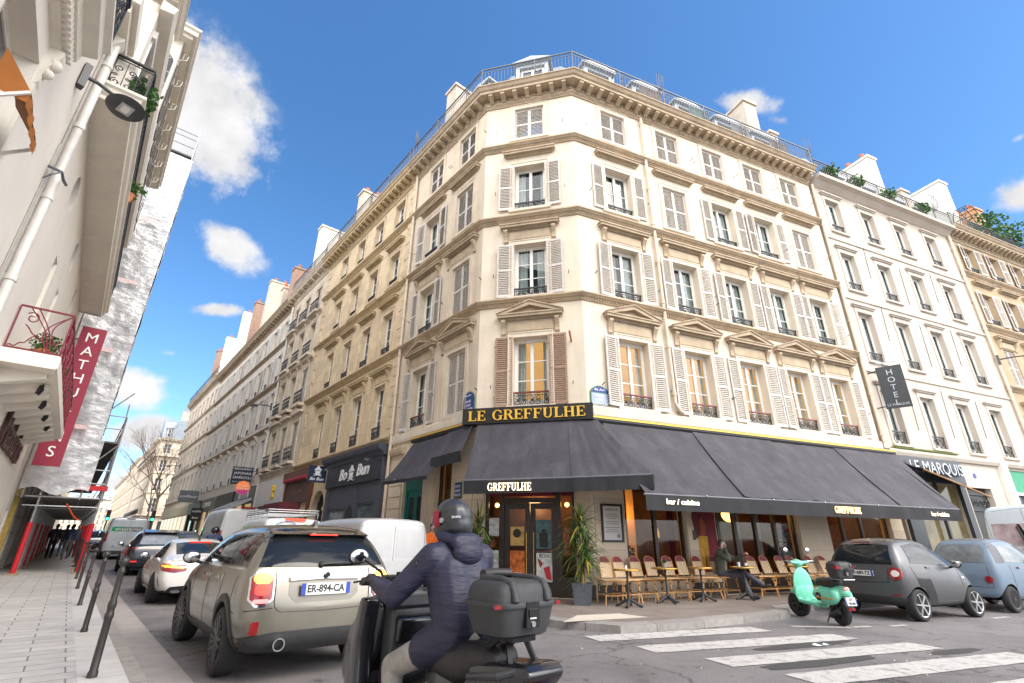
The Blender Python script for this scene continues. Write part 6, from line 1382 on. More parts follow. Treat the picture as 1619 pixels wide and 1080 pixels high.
def make_chair():
	t = thing("bistro_chair", "x", "chair")
	MB().box(-.20, .20, -.20, .20, .445, .47).build("seat", M_weave, t)
	def bp(u, v): a = (u - .5) * 1.1; z = .50 + .30 * v; return (sin(a) * .235, .22 + .10 * v - (.235 - cos(a) * .235) * 1.0 + 0, z)
	b = MB(); b.grid(bp, 10, 4); b.grid(lambda u, v: Vector(bp(u, v)) + Vector((0, .018, 0)), 10, 4); b.build("backrest", M_weave, t, smooth=60)
	def bq(u, v):
		a = (u - .5) * 1.1; top = .80 + .12 * sqrt(max(0, 1 - (2 * u - 1) ** 2 * .93)); z = .80 + (top - .80) * v; return (sin(a) * .235, .22 + .10 * (z - .5) / .3 - (.235 - cos(a) * .235), z)
	b = MB(); b.grid(bq, 12, 4); b.grid(lambda u, v: Vector(bq(u, v)) + Vector((0, .019, 0)), 12, 4); b.build("back_cap", M_crim, t, smooth=60)
	rim = [bp(0, 0)] + [bp(0, .5), bp(0, 1)] + [bq(u / 12, 1) for u in range(1, 12)] + [bp(1, 1), bp(1, .5), bp(1, 0)]
	MB().tube([Vector(p) + Vector((0, .01, 0)) for p in rim], .011, 6).build("back_frame", M_rat, t, smooth=60)
	for sx in (-1, 1):
		for sy in (-1, 1):
			b = MB(); x, y = sx * .185, sy * .185; b.tube([(x * 1.22, y * 1.2 + (.04 if sy > 0 else 0), 0), (x * 1.04, y * 1.03, .25), (x, y, .45)], .014, 7); b.tube([(x * 1.09, y * 1.08, .20), (x * 1.06, y * 1.05, .235)], .0165, 7, m=1); b.tube([(x * 1.03, y * 1.02, .34), (x * 1.02, y * 1.02, .37)], .0165, 7, m=1); b.tube([(x * 1.05, y * 1.04, .30), (x * .6, y, .44)], .008, 5); b.build("leg", [M_rat, M_black], t, smooth=60)
	for sx in (-1, 1): MB().tube([(sx * .17, .2, .46), (sx * .215, .235, .52)], .012, 6).build("back_post", M_rat, t)
	b = MB(); r = [(-.205, -.20, .17), (.205, -.20, .17), (.205, .21, .17), (-.205, .21, .17)]
	for i in range(4): b.tube([r[i], r[(i + 1) % 4]], .009, 5)
	b.build("stretcher", M_rat, t)
	MB().tube([(-.2, -.2, .455), (.2, -.2, .455), (.2, .2, .455), (-.2, .2, .455)], .014, 6, closed=True).build("seat_frame", M_rat, t); return t
chair0 = make_chair()
CH = [(-.10, -.78, -10, "bistro chair nearest the potted palm, leftmost of the terrace row"), (.36, -.70, -4, "second bistro chair from the palm, half behind the first round table"), (.90, -.60, -8, "third chair from the palm, standing clear between the first and second tables"), (1.42, -.52, -6, "bistro chair right behind the second table with the little plant pot"), (1.93, -.52, -12, "bistro chair between the second and third tables"), (2.43, -.50, -6, "bistro chair behind the third, empty round table"),
	  (2.93, -.52, -9, "last empty chair left of the seated man, beneath the painted mural"), (3.52, -.55, -4, "bistro chair the seated man sits on"), (4.86, -.52, -8, "first chair to the right of the seated man, by the man's outstretched shoe"), (5.40, -.50, -4, "second chair right of the seated man, behind the fifth table"), (5.95, -.52, -8, "third chair right of the seated man, next to the mint scooter's handlebar"), (6.45, -.5, -4, "fourth chair right of the man, behind the mint scooter's mirror"), (7.15, -.5, -9, "chair right behind the mint scooter's seat"), (7.75, -.52, -6, "last visible chair left of the grey small car")]
for i, (x, y, a, lb_) in enumerate(CH):
	M = FR @ Tr(x, y, .13) @ Rz(radians(a)) @ Matrix.Diagonal((1.16, 1.08, 1.05, 1))
	if i == 0: chair0.matrix_local = M; WMAT[chair0.name] = M; chair0['label'] = lb_; chair0['group'] = "woven bistro chairs on the café terrace"
	else: dup(chair0, M, lb_)
def make_table():
	t = thing("bistro_table", "x", "table"); M_top = mat('brown marbled table top', (.07, .028, .02), .25, var=.5, scale=14)
	MB().lathe([(.285, .722), (.285, .74)], n=32).build("table_top", M_top, t, smooth=30); b = MB(); b.tube([(.292 * cos(2 * pi * i / 32), .292 * sin(2 * pi * i / 32), .728) for i in range(32)], .019, 6, closed=True); b.build("brass_rim", mat('dull brass', (.50, .30, .07), .35, metal=.7, var=.15), t, smooth=60)
	MB().lathe([(.055, .08), (.035, .14), (.024, .2), (.022, .62), (.03, .68), (.07, .72)], n=12).build("column", M_iron, t, smooth=50)
	ft = MB(); ft.tube([(.03, 0, .14), (.12, 0, .10), (.2, 0, .045), (.29, 0, .02)], [.034, .03, .024, .03], 8); ftm = ft.mesh("foot", M_iron, 60)
	for i in range(4): link("foot", ftm, t, Rz(pi / 4 + i * pi / 2))
	return t
tb0 = make_table(); TB = [(-.10, -1.42, "round bistro table nearest the potted palm, with a white salt pot"), (1.20, -1.10, "round bistro table with a small grey plant pot on it"), (2.33, -1.02, "empty round bistro table between the plant-pot table and the seated man"), (3.62, -1.12, "round bistro table with cups in front of the seated man"), (5.70, -1.0, "round bistro table just left of the mint scooter")]
for i, (x, y, lb_) in enumerate(TB):
	M = FR @ Tr(x, y, .13) @ Rz(i * .7)
	if i == 0: tb0.matrix_local = M; WMAT[tb0.name] = M; tb0['label'] = lb_; tb0['group'] = "round bistro tables on the café terrace"
	else: dup(tb0, M, lb_)
TZ = .13 + .742
tag(MB().lathe([(.025, 0), (.02, .05), (.012, .075)], c=FR @ Vector((-.10, -1.4, TZ)), n=10).build("salt_pot", M_whitep, smooth=50), "little white salt pot on the table nearest the palm", "condiment")
p_ = thing("table_pot", "small grey metal pot with a sprig of herbs on the second table", "plant", FR @ Tr(1.2, -1.1, TZ)); MB().lathe([(.035, 0), (.045, .09), (.045, .1), (.035, .1)], n=14).build("pot", M_steel, p_, FR @ Tr(1.2, -1.1, TZ), smooth=40); b = MB(); leaf_ball(b, (0, 0, .13), .05, .05, .04, 50, .04, seed=2); b.build("foliage", M_leaf, p_, FR @ Tr(1.2, -1.1, TZ))
def cup(lbl, M, nm="coffee_cup", s=1.0, cat="cup"):
	t = thing(nm, lbl, cat, M); Q = M @ Matrix.Scale(s, 4); MB().lathe([(.02, .01), (.035, .03), (.04, .075), (.036, .075), (.03, .03), (.0, .025)], n=16).build("bowl", M_whitep, t, Q, smooth=50); MB().tube([(.037, 0, .06), (.06, 0, .055), (.06, 0, .03), (.034, 0, .028)], .005, 5).build("handle", M_whitep, t, Q); return t
cup("white coffee cup on the right of the seated man's table", FR @ Tr(3.76, -1.1, TZ + .012)); tag(MB().lathe([(.04, 0), (.07, .01), (.068, .013), (.03, .006)], c=FR @ Vector((3.76, -1.1, TZ)), n=18).build("saucer", M_whitep, smooth=50), "white saucer under the seated man's coffee cup", "saucer")
tag(MB().lathe([(.033, 0), (.038, .11), (.034, .11), (.028, .01)], c=FR @ Vector((3.5, -1.12, TZ)), n=16).build("water_glass", mat('cloudy glass', (.62, .64, .65), .1, var=.1), smooth=50), "pale drinking glass on the left of the seated man's table", "glass")
tag(MB().lathe([(.05, 0), (.055, .025), (.045, .025), (.04, .01)], c=FR @ Vector((3.64, -1.22, TZ)), n=16).build("ashtray", M_ironl, smooth=50), "dark ashtray at the middle of the seated man's table", "ashtray")
# ================================================================== vehicles
M_gloss = mat('gloss black trim', (.010, .010, .011), .12, var=.1, coat=.6)
M_clad = mat('grey black plastic', (.035, .035, .036), .6, var=.2, scale=10)
M_cglass = mat('tinted car glass', (.012, .014, .016), .03, var=.3, scale=2, spec=.4)
M_cglassl = mat('pale car glass', (.13, .15, .16), .04, var=.35, scale=2.5, spec=.6)
M_redl = mat('red lamp lens', (.24, .003, .006), .15, var=.15, scale=25, coat=1)
M_brake = mat('lit brake lamp', (.9, .05, .03), .3, var=0, emit=(1, .02, .012), estr=1.1)
M_brakeh = mat('hot brake filament', (1, .5, .1), .3, var=0, emit=(1, .24, .02), estr=1.2)
M_plate = mat('number plate', (.70, .70, .69), .35, var=.03); M_plateb = mat('plate blue', (.02, .06, .40), .35, var=.05)
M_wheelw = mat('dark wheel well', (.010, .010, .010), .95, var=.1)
M_alloy = mat('silver alloy', (.52, .52, .53), .3, metal=.8, var=.12, scale=10); M_alloyd = mat('dark alloy', (.045, .045, .05), .35, metal=.4, var=.2, scale=10)
def loft_body(st, paint, arches, level=2, name="body"):
	vs = []; fs = []
	def ring(s):
		x, zl, zb, zt, wl, wm, wb, wt = s; d = zt - zb
		h = [(0, zl), (wl * .8, zl), (wl, zl + .07), (wm, zl + (zb - zl) * .55), (wb, zb), (wb + (wt - wb) * .52, zb + d * .55), (wt, zt - min(.05, d * .25)), (wt * .8, zt), (0, zt + .018)]
		return [(x, y, z) for y, z in h] + [(x, -y, z) for y, z in reversed(h[1:-1])]
	n = 16
	for s in st: vs += ring(s)
	for i in range(len(st) - 1):
		for j in range(n): a = i * n + j; b_ = i * n + (j + 1) % n; fs.append((a, b_, b_ + n, a + n))
	for e in (0, len(st) - 1):                               # close the ends with quads
		o = e * n; q = [(o + i, o + i + 1, o + (n - i - 1) % n, o + (n - i) % n) for i in range(1, 7)]; q = [(o + 0, o + 1, o + 15, o + 15)[:3]] + [(o + i, o + i + 1, o + 15 - i, o + 16 - i) for i in range(1, 7)] + [(o + 7, o + 8, o + 9)]
		fs += q
	me = bpy.data.meshes.new(name); me.from_pydata(vs, [], fs); bm = bmesh.new(); bm.from_mesh(me); bmesh.ops.recalc_face_normals(bm, faces=bm.faces); bm.to_mesh(me); bm.free()
	me = evaluated(me, [('SUBSURF', dict(levels=level, render_levels=level))])
	bm = bmesh.new(); bm.from_mesh(me); tree = BVHTree.FromBMesh(bm); bm.free()
	if arches:
		cut = MB()
		for ax, az, r in arches: cut.tube([(ax, -1.6, az), (ax, 1.6, az)], r, 48)
		co = bpy.data.objects.new("cutter", cut.mesh("cutter", M_wheelw)); COL.objects.link(co)
		me2 = evaluated(me, [('BOOLEAN', dict(object=co, operation='DIFFERENCE', solver='EXACT'))]); bpy.data.objects.remove(co); me = me2
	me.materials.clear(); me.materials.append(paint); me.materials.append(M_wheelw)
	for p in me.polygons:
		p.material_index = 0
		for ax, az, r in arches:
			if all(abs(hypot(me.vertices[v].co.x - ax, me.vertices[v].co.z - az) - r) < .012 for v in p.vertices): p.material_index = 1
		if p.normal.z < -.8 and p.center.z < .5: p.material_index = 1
	set_smooth(me, 38); me.name = name
	return me, tree
AXD = {'L': (1, 1), 'R': (1, -1), 'B': (0, -1), 'F': (0, 1), 'T': (2, 1)}
def resample(pl, n):
	pl = [Vector((*p, 0)) for p in pl]
	if len(pl) == 1: return [pl[0]] * (n + 1)
	d = [0]
	for a, b in zip(pl, pl[1:]): d.append(d[-1] + (b - a).length)
	out = []
	for i in range(n + 1):
		t = d[-1] * i / n; k = 0
		while k < len(d) - 2 and d[k + 1] < t: k += 1
		f = 0 if d[k + 1] == d[k] else (t - d[k]) / (d[k + 1] - d[k]); out.append(pl[k].lerp(pl[k + 1], f))
	return out
def skin_patch(tree, side, bot, top, off=.006, th=.02, nu=12, nv=6):
	"""a panel laid on the body: bot/top polylines in the view of that side (L/R: x,z; B/F: y,z; T: x,y)"""
	ax, sg = AXD[side]; A = resample(bot, nu); C = resample(top, nu); outer = []; inner = []
	for i in range(nu + 1):
		for j in range(nv + 1):
			p = A[i].lerp(C[i], j / nv)
			o = {1: Vector((p.x, sg * 4, p.y)), 0: Vector((sg * 8 + (2 if sg > 0 else 0), p.x, p.y)), 2: Vector((p.x, p.y, 5))}[ax]
			d = {1: Vector((0, -sg, 0)), 0: Vector((-sg, 0, 0)), 2: Vector((0, 0, -1))}[ax]
			hit, nrm, _, _ = tree.ray_cast(o, d)
			if hit is None: hit, nrm, _, _ = tree.find_nearest({1: Vector((p.x, sg * .8, p.y)), 0: Vector((sg * 2 + 2, p.x, p.y)), 2: Vector((p.x, p.y, 1.5))}[ax])
			if nrm.dot(d) > 0: nrm = -nrm
			outer.append(hit + nrm * off); inner.append(hit + nrm * (off - th))
	b = MB(); m = nv + 1; N_ = len(outer); fs = []
	for i in range(nu):
		for j in range(nv): a = i * m + j; fs += [(a, a + m, a + m + 1, a + 1), (N_ + a, N_ + a + 1, N_ + a + m + 1, N_ + a + m)]
	for i in range(nu): a = i * m; fs += [(a, N_ + a, N_ + a + m, a + m)]; a += nv; fs += [(a, a + m, N_ + a + m, N_ + a)]
	for j in range(nv): a = j; fs += [(a, a + 1, N_ + a + 1, N_ + a)]; a = nu * m + j; fs += [(a, N_ + a, N_ + a + 1, a + 1)]
	return b.add(outer + inner, fs)
def seam(tree, side, pts, w=.006, n=40):
	"""a fine dark groove line along the body"""
	ax, sg = AXD[side]; out = []
	for p in resample(pts, n):
		o = {1: Vector((p.x, sg * 4, p.y)), 0: Vector((sg * 8 + (2 if sg > 0 else 0), p.x, p.y)), 2: Vector((p.x, p.y, 5))}[ax]; d = {1: Vector((0, -sg, 0)), 0: Vector((-sg, 0, 0)), 2: Vector((0, 0, -1))}[ax]
		h, nr, _, _ = tree.ray_cast(o, d)
		if h is not None: out.append(h + (nr if nr.dot(d) < 0 else -nr) * -.001)
	return MB().tube(out, w, 5) if len(out) > 2 else None
def arch_trim(tree, side, cx, cz, r0, r1, a0=-10, a1=190, off=.012):
	n = 24; A = [radians(a0 + (a1 - a0) * i / n) for i in range(n + 1)]
	return skin_patch(tree, side, [(cx + r0 * cos(a), cz + r0 * sin(a)) for a in A], [(cx + r1 * cos(a), cz + r1 * sin(a)) for a in A], off, .03, n, 3)
def make_wheel(parent, M, r, w, rim='spoke', rm=None, nsp=10, rr=.70):
	"""wheel with its outer face towards +y"""
	q = Matrix.Rotation(-pi / 2, 4, 'X'); R = r * rr
	pr = [(R * .96, -w / 2), (r * .90, -w / 2), (r * .97, -w / 2 + .015), (r, -w * .32), (r, w * .32), (r * .97, w / 2 - .015), (r * .90, w / 2), (R, w / 2 - .004), (R * .97, w / 2 - .03), (R * .94, -w / 2 + .02)]
	ty = link("wheel", MB().lathe(pr, n=40, M=q).mesh("wheel", M_rubber, 35), parent, M)
	rm = rm or M_alloy; b = MB(); b.lathe([(R * .98, w / 2 - .012), (R * .90, w / 2 - .02), (R * .86, w * .1), (.0, w * .1)], n=36, M=q, m=1); b.lathe([(R * 1.0, w / 2 - .03), (R * 1.0, w / 2 - .004), (R * .92, w / 2 - .010), (R * .90, w / 2 - .035)], n=36, M=q)
	if rim == 'steel': b.lathe([(R * .8, w * .2), (R * .6, w * .42), (R * .3, w * .30), (.01, w * .34)], n=24, M=q)
	else:
		for i in range(nsp):
			a = 2 * pi * i / nsp; da = .16 if nsp > 7 else .30
			for k in ((-1, 1) if rim == 'twin' else (0,)):
				a2 = a + k * .16; tw = .035 if nsp > 7 else .05
				p0 = Vector((cos(a) * R * .14, w * .38, sin(a) * R * .14)); p1 = Vector((cos(a2 + (.1 if rim == 'turbine' else 0)) * R * .95, w * .44, sin(a2 + (.1 if rim == 'turbine' else 0)) * R * .95))
				b.bar(p0, p1, tw * r / .33, .03)
	b.lathe([(R * .22, w * .32), (R * .2, w * .47), (.005, w * .48)], n=16, M=q)
	link("rim", b.mesh("rim", [rm, M_wheelw], 35), ty, M); return ty
def number_plate(parent, M, txt, w=.52, h=.11, two=None):
	"""plate facing -y of M, centred"""
	p = MB().box(-w / 2, w / 2, -.012, 0, -h / 2, h / 2).build("number_plate", M_plate, parent, M)
	MB().box(-w / 2, -w / 2 + w * .085, -.014, -.0121, -h / 2, h / 2).build("plate_band", M_plateb, p, M); MB().box(w / 2 - w * .085, w / 2, -.014, -.0121, -h / 2, h / 2).build("plate_band", M_plateb, p, M)
	if two: text("lettering", two[0], h * .42, M_black, p, M @ Tr(0, -.0135, h * .22), .003, width=w * .35, offset=.002); text("lettering", two[1], h * .42, M_black, p, M @ Tr(0, -.0135, -h * .24), .003, width=w * .68, offset=.002)
	else: text("lettering", txt, h * .88, M_black, p, M @ Tr(0, -.0135, 0), .003, width=w * .76, offset=.0025)
	return p
def mirror(parent, M, x, y, z, s, m, sz=(.10, .12, .08)):
	b = MB(); b.ball((x, y + s * .13, z + .03), 1, 8, (sz[0] * .6, sz[1] * .9, sz[2])); b.tube([(x, y - s * .02, z - .05), (x, y + s * .08, z - .02)], .025, 6); mr = b.build("door_mirror", m, parent, M, smooth=60)
	MB().ball((x - sz[0] * .42, y + s * .13, z + .03), 1, 8, (.02, sz[1] * .78, sz[2] * .8)).build("mirror_glass", M_chrome, mr, M, smooth=60)
RB = Rz(-pi / 2)                                            # rear-facing sheet frame: local -y = car's -x
def rear(M, x, y, z): return M @ Tr(x, y, z) @ RB
class Car:
	def __init__(s, name, label, M, st, paint, arches, group=None, level=2, cat="car"):
		s.t = thing(name, label, cat, M, group); s.M = M; me, s.tree = loft_body(st, paint, arches, level); s.body = link("body", me, s.t, M); s.arches = arches
	def patch(s, name, side, bot, top, m, parent=None, both=False, smooth=50, **k):
		o = None
		for sd in ((side, 'R') if both and side == 'L' else (side,)): o = skin_patch(s.tree, sd, bot, top, **k).build(name, m, parent or s.t, s.M, smooth=smooth)
		if both and side in 'BF':
			f = lambda pl: [(-p[0], p[1]) for p in pl]; o2 = skin_patch(s.tree, side, f(bot), f(top), **k).build(name, m, parent or s.t, s.M, smooth=smooth); return o, o2
		return o
	def seam(s, side, pts, both=False, w=.005):
		for sd in ((side, 'R') if both else (side,)):
			b = seam(s.tree, sd, pts, w)
			if b: b.build("panel_gap", M_black, s.body, s.M)
	def wheels(s, tw, r, w, rim, rm=None, nsp=10, rr=.70, steer=0):
		for i, (ax, az, _) in enumerate(s.arches):
			for sd in (1, -1): make_wheel(s.t, s.M @ Tr(ax, sd * tw, r) @ (Matrix.Rotation(0 if sd > 0 else pi, 4, 'Z')) @ Rz(steer if i == 1 else 0), r, w, rim, rm, nsp, rr)

def lane(s, off, az=None, z=None, turn=0): return Matrix.Translation(SL(s, off, zr(s) if z is None else z)) @ Rz(atan2(DL.y, DL.x) + turn)
# ---- silver small SUV in front of the camera
def silver(name, col, met=.75, rough=.30):
	m = mat(name, col, rough, metal=met, var=.06, scale=3, coat=.5, streak=.25, dirt=tuple(c * .7 for c in col)); return m
M_silver = silver('champagne silver paint', (.235, .215, .175), .65, .28)
E1 = [(0.0, 0.44, 0.61, 0.69, 0.56, 0.675, 0.675, 0.598), (0.05, 0.34, 0.89, 1.0, 0.714, 0.84, 0.801, 0.714), (0.13, 0.29, 1.055, 1.145, 0.772, 0.878, 0.844, 0.733), (0.3, 0.26, 1.085, 1.4, 0.811, 0.883, 0.854, 0.675), (0.5, 0.24, 1.095, 1.54, 0.82, 0.883, 0.859, 0.632), (0.62, 0.23, 1.095, 1.565, 0.825, 0.883, 0.859, 0.627), (1.2, 0.22, 1.095, 1.59, 0.83, 0.878, 0.859, 0.627), (2.2, 0.22, 1.085, 1.575, 0.83, 0.878, 0.854, 0.627), (2.75, 0.22, 1.075, 1.51, 0.83, 0.878, 0.849, 0.598), (3.1, 0.22, 1.065, 1.305, 0.83, 0.878, 0.84, 0.598), (3.4, 0.22, 1.02, 1.08, 0.83, 0.878, 0.83, 0.656), (3.9, 0.24, 0.95, 1.01, 0.811, 0.868, 0.811, 0.656), (4.2, 0.29, 0.8, 0.86, 0.714, 0.791, 0.714, 0.56), (4.3, 0.38, 0.6, 0.66, 0.482, 0.579, 0.531, 0.434)]
mc = Car("small_suv", "champagne silver small SUV with black roof and glowing brake lights, nearest in the street", lane(6.2, 2.43, turn=-.01), E1, M_silver, [(.80, .345, .395), (3.47, .345, .395)], "cars queueing in the left street")
mc.wheels(.765, .345, .225, 'twin', M_alloyd, 9, .72, .10)
mc.patch("roof", 'T', [(.36, -.66), (1.2, -.70), (2.95, -.66)], [(.36, .66), (1.2, .70), (2.95, .66)], M_gloss, off=.004, nu=20, nv=16)
sw = mc.patch("window_band", 'L', [(.24, 1.115), (1.6, 1.105), (3.16, 1.09)], [(.42, 1.44), (.62, 1.48), (1.6, 1.49), (2.72, 1.435)], M_gloss, both=True, off=.003, nu=24)
for a in ([(.50, 1.13), (1.02, 1.125)], [(.70, 1.445), (1.06, 1.46)]), ([(1.10, 1.125), (1.86, 1.12)], [(1.14, 1.46), (1.84, 1.465)]), ([(1.94, 1.12), (2.95, 1.11)], [(1.92, 1.465), (2.62, 1.42)]): mc.patch("side_window", 'L', a[0], a[1], M_cglass, both=True, off=.007, nu=14)
mc.patch("chrome_strip", 'L', [(.34, 1.085), (3.2, 1.07)], [(.34, 1.108), (3.2, 1.092)], M_chrome, both=True, off=.010, nu=24, nv=1)
mc.patch("rear_window", 'B', [(-.735, 1.12), (0, 1.11), (.735, 1.12)], [(-.60, 1.43), (0, 1.455), (.60, 1.43)], M_cglass, off=.006, nu=20, nv=8)
b = MB(); b.prism([(.30, 1.47), (.40, 1.43), (.66, 1.505), (.66, 1.545)], 'y', -.58, .58); sp = b.build("spoiler", M_gloss, mc.t, mc.M, smooth=30)
MB().box(.285, .31, -.17, .17, 1.458, 1.472).build("brake_light", M_brake, sp, mc.M)
for s in (1, -1):
	def rr_(y0, y1, z0, z1, k=.045): return ([(s * y0, z0 + k), (s * (y0 + k), z0), (s * (y1 - k), z0), (s * y1, z0 + k)], [(s * y0, z1 - k), (s * (y0 + k), z1), (s * (y1 - k), z1), (s * y1, z1 - k)])
	mc.patch("lamp_surround", 'B', *rr_(.555, .805, .735, 1.085, .07), M_chrome, off=.010, th=.03, nu=14)
	tl = mc.patch("tail_light", 'B', *rr_(.575, .787, .757, 1.065, .06), M_redl, off=.026, th=.03, nu=14)
	mc.patch("brake_light", 'B', *rr_(.59, .77, .95, 1.05, .035), M_brakeh, tl, off=.031, th=.01, nu=10, nv=3); mc.patch("glow_ring", 'B', *rr_(.61, .752, .845, .945, .03), M_brake, tl, off=.030, th=.01, nu=10, nv=3); mc.patch("reverse_light", 'B', *rr_(.60, .76, .77, .81, .015), mat('pale pink lens', (.65, .35, .35), .2), tl, off=.031, th=.01, nu=8, nv=2)
	mc.patch("reflector", 'B', *rr_(.66, .735, .48, .60, .01), M_redl, off=.022, th=.03, nu=6, nv=3)
	mc.patch("arch_trim", 'L' if s > 0 else 'R', [(.80 + .40 * cos(radians(a)), .345 + .40 * sin(radians(a))) for a in range(-8, 200, 8)], [(.80 + .47 * cos(radians(a)), .345 + .48 * sin(radians(a))) for a in range(-8, 200, 8)], M_clad, off=.016, th=.04, nu=26, nv=3)
	mc.patch("arch_trim", 'L' if s > 0 else 'R', [(3.47 + .40 * cos(radians(a)), .345 + .40 * sin(radians(a))) for a in range(-8, 196, 8)], [(3.47 + .47 * cos(radians(a)), .345 + .48 * sin(radians(a))) for a in range(-8, 196, 8)], M_clad, off=.016, th=.04, nu=26, nv=3)
	mc.patch("sill_trim", 'L' if s > 0 else 'R', [(1.2, .24), (3.05, .24)], [(1.26, .40), (3.0, .38)], M_clad, off=.016, th=.03, nu=14, nv=3)
	for x in (1.32, 2.12): mc.patch("door_handle", 'L' if s > 0 else 'R', [(x, .95), (x + .17, .95)], [(x, .985), (x + .17, .985)], M_chrome, off=.028, th=.02, nu=6, nv=2)
	mirror(mc.t, mc.M, 2.88, s * .85, 1.13, s, M_gloss, (.12, .13, .09))
	mc.seam('L' if s > 0 else 'R', [(1.12, 1.03), (1.13, .85), (1.27, .62), (1.30, .30)]); mc.seam('L' if s > 0 else 'R', [(1.98, 1.03), (1.99, .30)]); mc.seam('L' if s > 0 else 'R', [(3.0, 1.0), (2.98, .5), (2.94, .3)]); mc.seam('L' if s > 0 else 'R', [(.30, .66), (.5, .69), (.52, .80), (.45, 1.02)])
mc.patch("bumper_trim", 'B', [(-.81, .30), (0, .29), (.81, .30)], [(-.83, .45), (-.5, .49), (0, .495), (.5, .49), (.83, .45)], M_clad, off=.018, th=.04, nu=24, nv=4)
mc.seam('B', [(-.545, 1.09), (-.54, .74), (-.48, .68), (0, .67), (.48, .68), (.54, .74), (.545, 1.09)], w=.006); mc.seam('B', [(-.82, .70), (-.55, .72)]); mc.seam('B', [(.82, .70), (.55, .72)])
rc = mc.patch("plate_recess", 'B', [(-.40, .84), (-.33, .76), (.33, .76), (.40, .84)], [(-.40, 1.0), (-.33, 1.01), (.33, 1.01), (.40, 1.0)], silver('recess silver', (.16, .145, .12), .6, .3), off=.004, nu=14)
mc.patch("tailgate_handle", 'B', [(-.40, .975), (0, .985), (.40, .975)], [(-.40, 1.015), (-.36, 1.045), (0, 1.062), (.36, 1.045), (.40, 1.015)], M_chrome, off=.04, th=.05, nu=16, nv=5)
MB().lathe([(.032, 0), (.032, .01), (.02, .012)], n=18, M=rear(mc.M, .0, 0, 1.035) @ Matrix.Rotation(pi / 2, 4, 'X')).build("badge", M_gloss, mc.t, Matrix())
number_plate(mc.t, rear(mc.M, -.01, 0, .89) @ Matrix.Rotation(radians(-3), 4, 'X'), "ER-894-CA", .56, .12)
b = MB(); b.lathe([(.05, -.02), (.062, .1), (.05, .1), (.045, -.01)], n=20, M=mc.M @ Tr(.05, .44, .375) @ Matrix.Rotation(-pi / 2, 4, 'Y')); b.build("exhaust", M_chrome, mc.t, Matrix(), smooth=50)
b = MB(); b.tube([(.10, .06, 1.14), (.09, -.20, 1.155), (.10, -.36, 1.15)], .012, 6); b.ball((.11, .05, 1.135), .035, 8); b.build("rear_wiper", M_black, mc.t, mc.M)
MB().prism([(.62, 1.56), (.80, 1.565), (.66, 1.64), (.63, 1.64)], 'y', -.02, .02).build("antenna_fin", M_gloss, mc.t, mc.M)

# ---- white coupé
M_wpaint = mat('white car paint', (.68, .66, .63), .25, var=.03, scale=3, coat=.8, streak=.12, dirt=(.5, .47, .44))
E2 = [(.0, .36, .60, .66, .55, .68, .66, .55), (.06, .28, .86, .92, .72, .83, .78, .62), (.22, .24, .93, .99, .80, .885, .83, .66), (.55, .22, .94, 1.03, .83, .89, .85, .66), (.95, .2, .93, 1.20, .84, .885, .85, .60), (1.35, .2, .92, 1.355, .84, .885, .845, .57), (1.9, .2, .92, 1.43, .84, .885, .84, .56), (2.4, .2, .92, 1.41, .84, .885, .84, .56), (2.85, .2, .91, 1.24, .84, .885, .83, .56), (3.2, .2, .91, 1.0, .84, .885, .83, .62), (3.9, .2, .84, .9, .83, .88, .80, .64), (4.4, .24, .72, .78, .74, .80, .70, .55), (4.63, .34, .56, .62, .5, .56, .5, .42)]
cl = Car("white_coupe", "white coupé with one glowing red tail lamp, waiting ahead of the silver SUV", lane(14.35, 2.66, z=0), E2, M_wpaint, [(1.0, .325, .365), (3.7, .325, .365)], "cars queueing in the left street"); cl.wheels(.79, .325, .225, 'spoke', M_alloyd, 5)
cl.patch("rear_window", 'T', [(.62, -.56), (1.32, -.52)], [(.62, .56), (1.32, .52)], M_cglass, off=.005, nu=12, nv=12); cl.patch("side_window", 'L', [(.95, .985), (1.9, .965), (3.0, .955)], [(1.05, 1.06), (1.45, 1.25), (2.0, 1.36), (2.55, 1.30), (2.95, 1.05)], M_cglass, both=True, off=.005, nu=24)
for s in (1, -1):
	cl.patch("tail_light", 'B', [(s * .38, .72), (s * .6, .69), (s * .82, .73)], [(s * .36, .77), (s * .6, .84), (s * .83, .86)], M_redl, off=.012, th=.03, nu=12); cl.patch("tail_light", 'L' if s > 0 else 'R', [(.05, .72), (.25, .75), (.42, .83)], [(.05, .87), (.25, .88), (.42, .84)], M_redl, off=.010, th=.03, nu=10); cl.patch("brake_light", 'B', [(s * .42, .765), (s * .80, .80)], [(s * .42, .785), (s * .80, .845)], M_brakeh, off=.018, th=.02, nu=8, nv=2); cl.patch("brake_light", 'L' if s > 0 else 'R', [(.06, .81), (.30, .825)], [(.06, .85), (.30, .84)], M_brakeh, off=.015, th=.02, nu=8, nv=2)
	mirror(cl.t, cl.M, 2.72, s * .86, .98, s, M_gloss); cl.patch("bumper_vent", 'L' if s > 0 else 'R', [(.22, .38), (.34, .45)], [(.26, .58), (.38, .62)], M_gloss, off=.004, nu=5, nv=4)
	b = MB(); b.lathe([(.05, 0), (.055, .05), (.04, .05)], n=14, M=cl.M @ Tr(.06, s * .5, .30) @ Matrix.Rotation(-pi / 2, 4, 'Y') @ Matrix.Diagonal((.55, 1.7, 1, 1))); b.build("exhaust", M_chrome, cl.t, Matrix())
	cl.seam('L' if s > 0 else 'R', [(1.75, .92), (1.55, .6), (1.5, .3)]); cl.seam('L' if s > 0 else 'R', [(2.95, .9), (2.9, .3)]); cl.patch("sill", 'L' if s > 0 else 'R', [(1.42, .2), (3.28, .2)], [(1.45, .28), (3.25, .28)], M_wpaint, off=.03, th=.05, nu=12, nv=2)
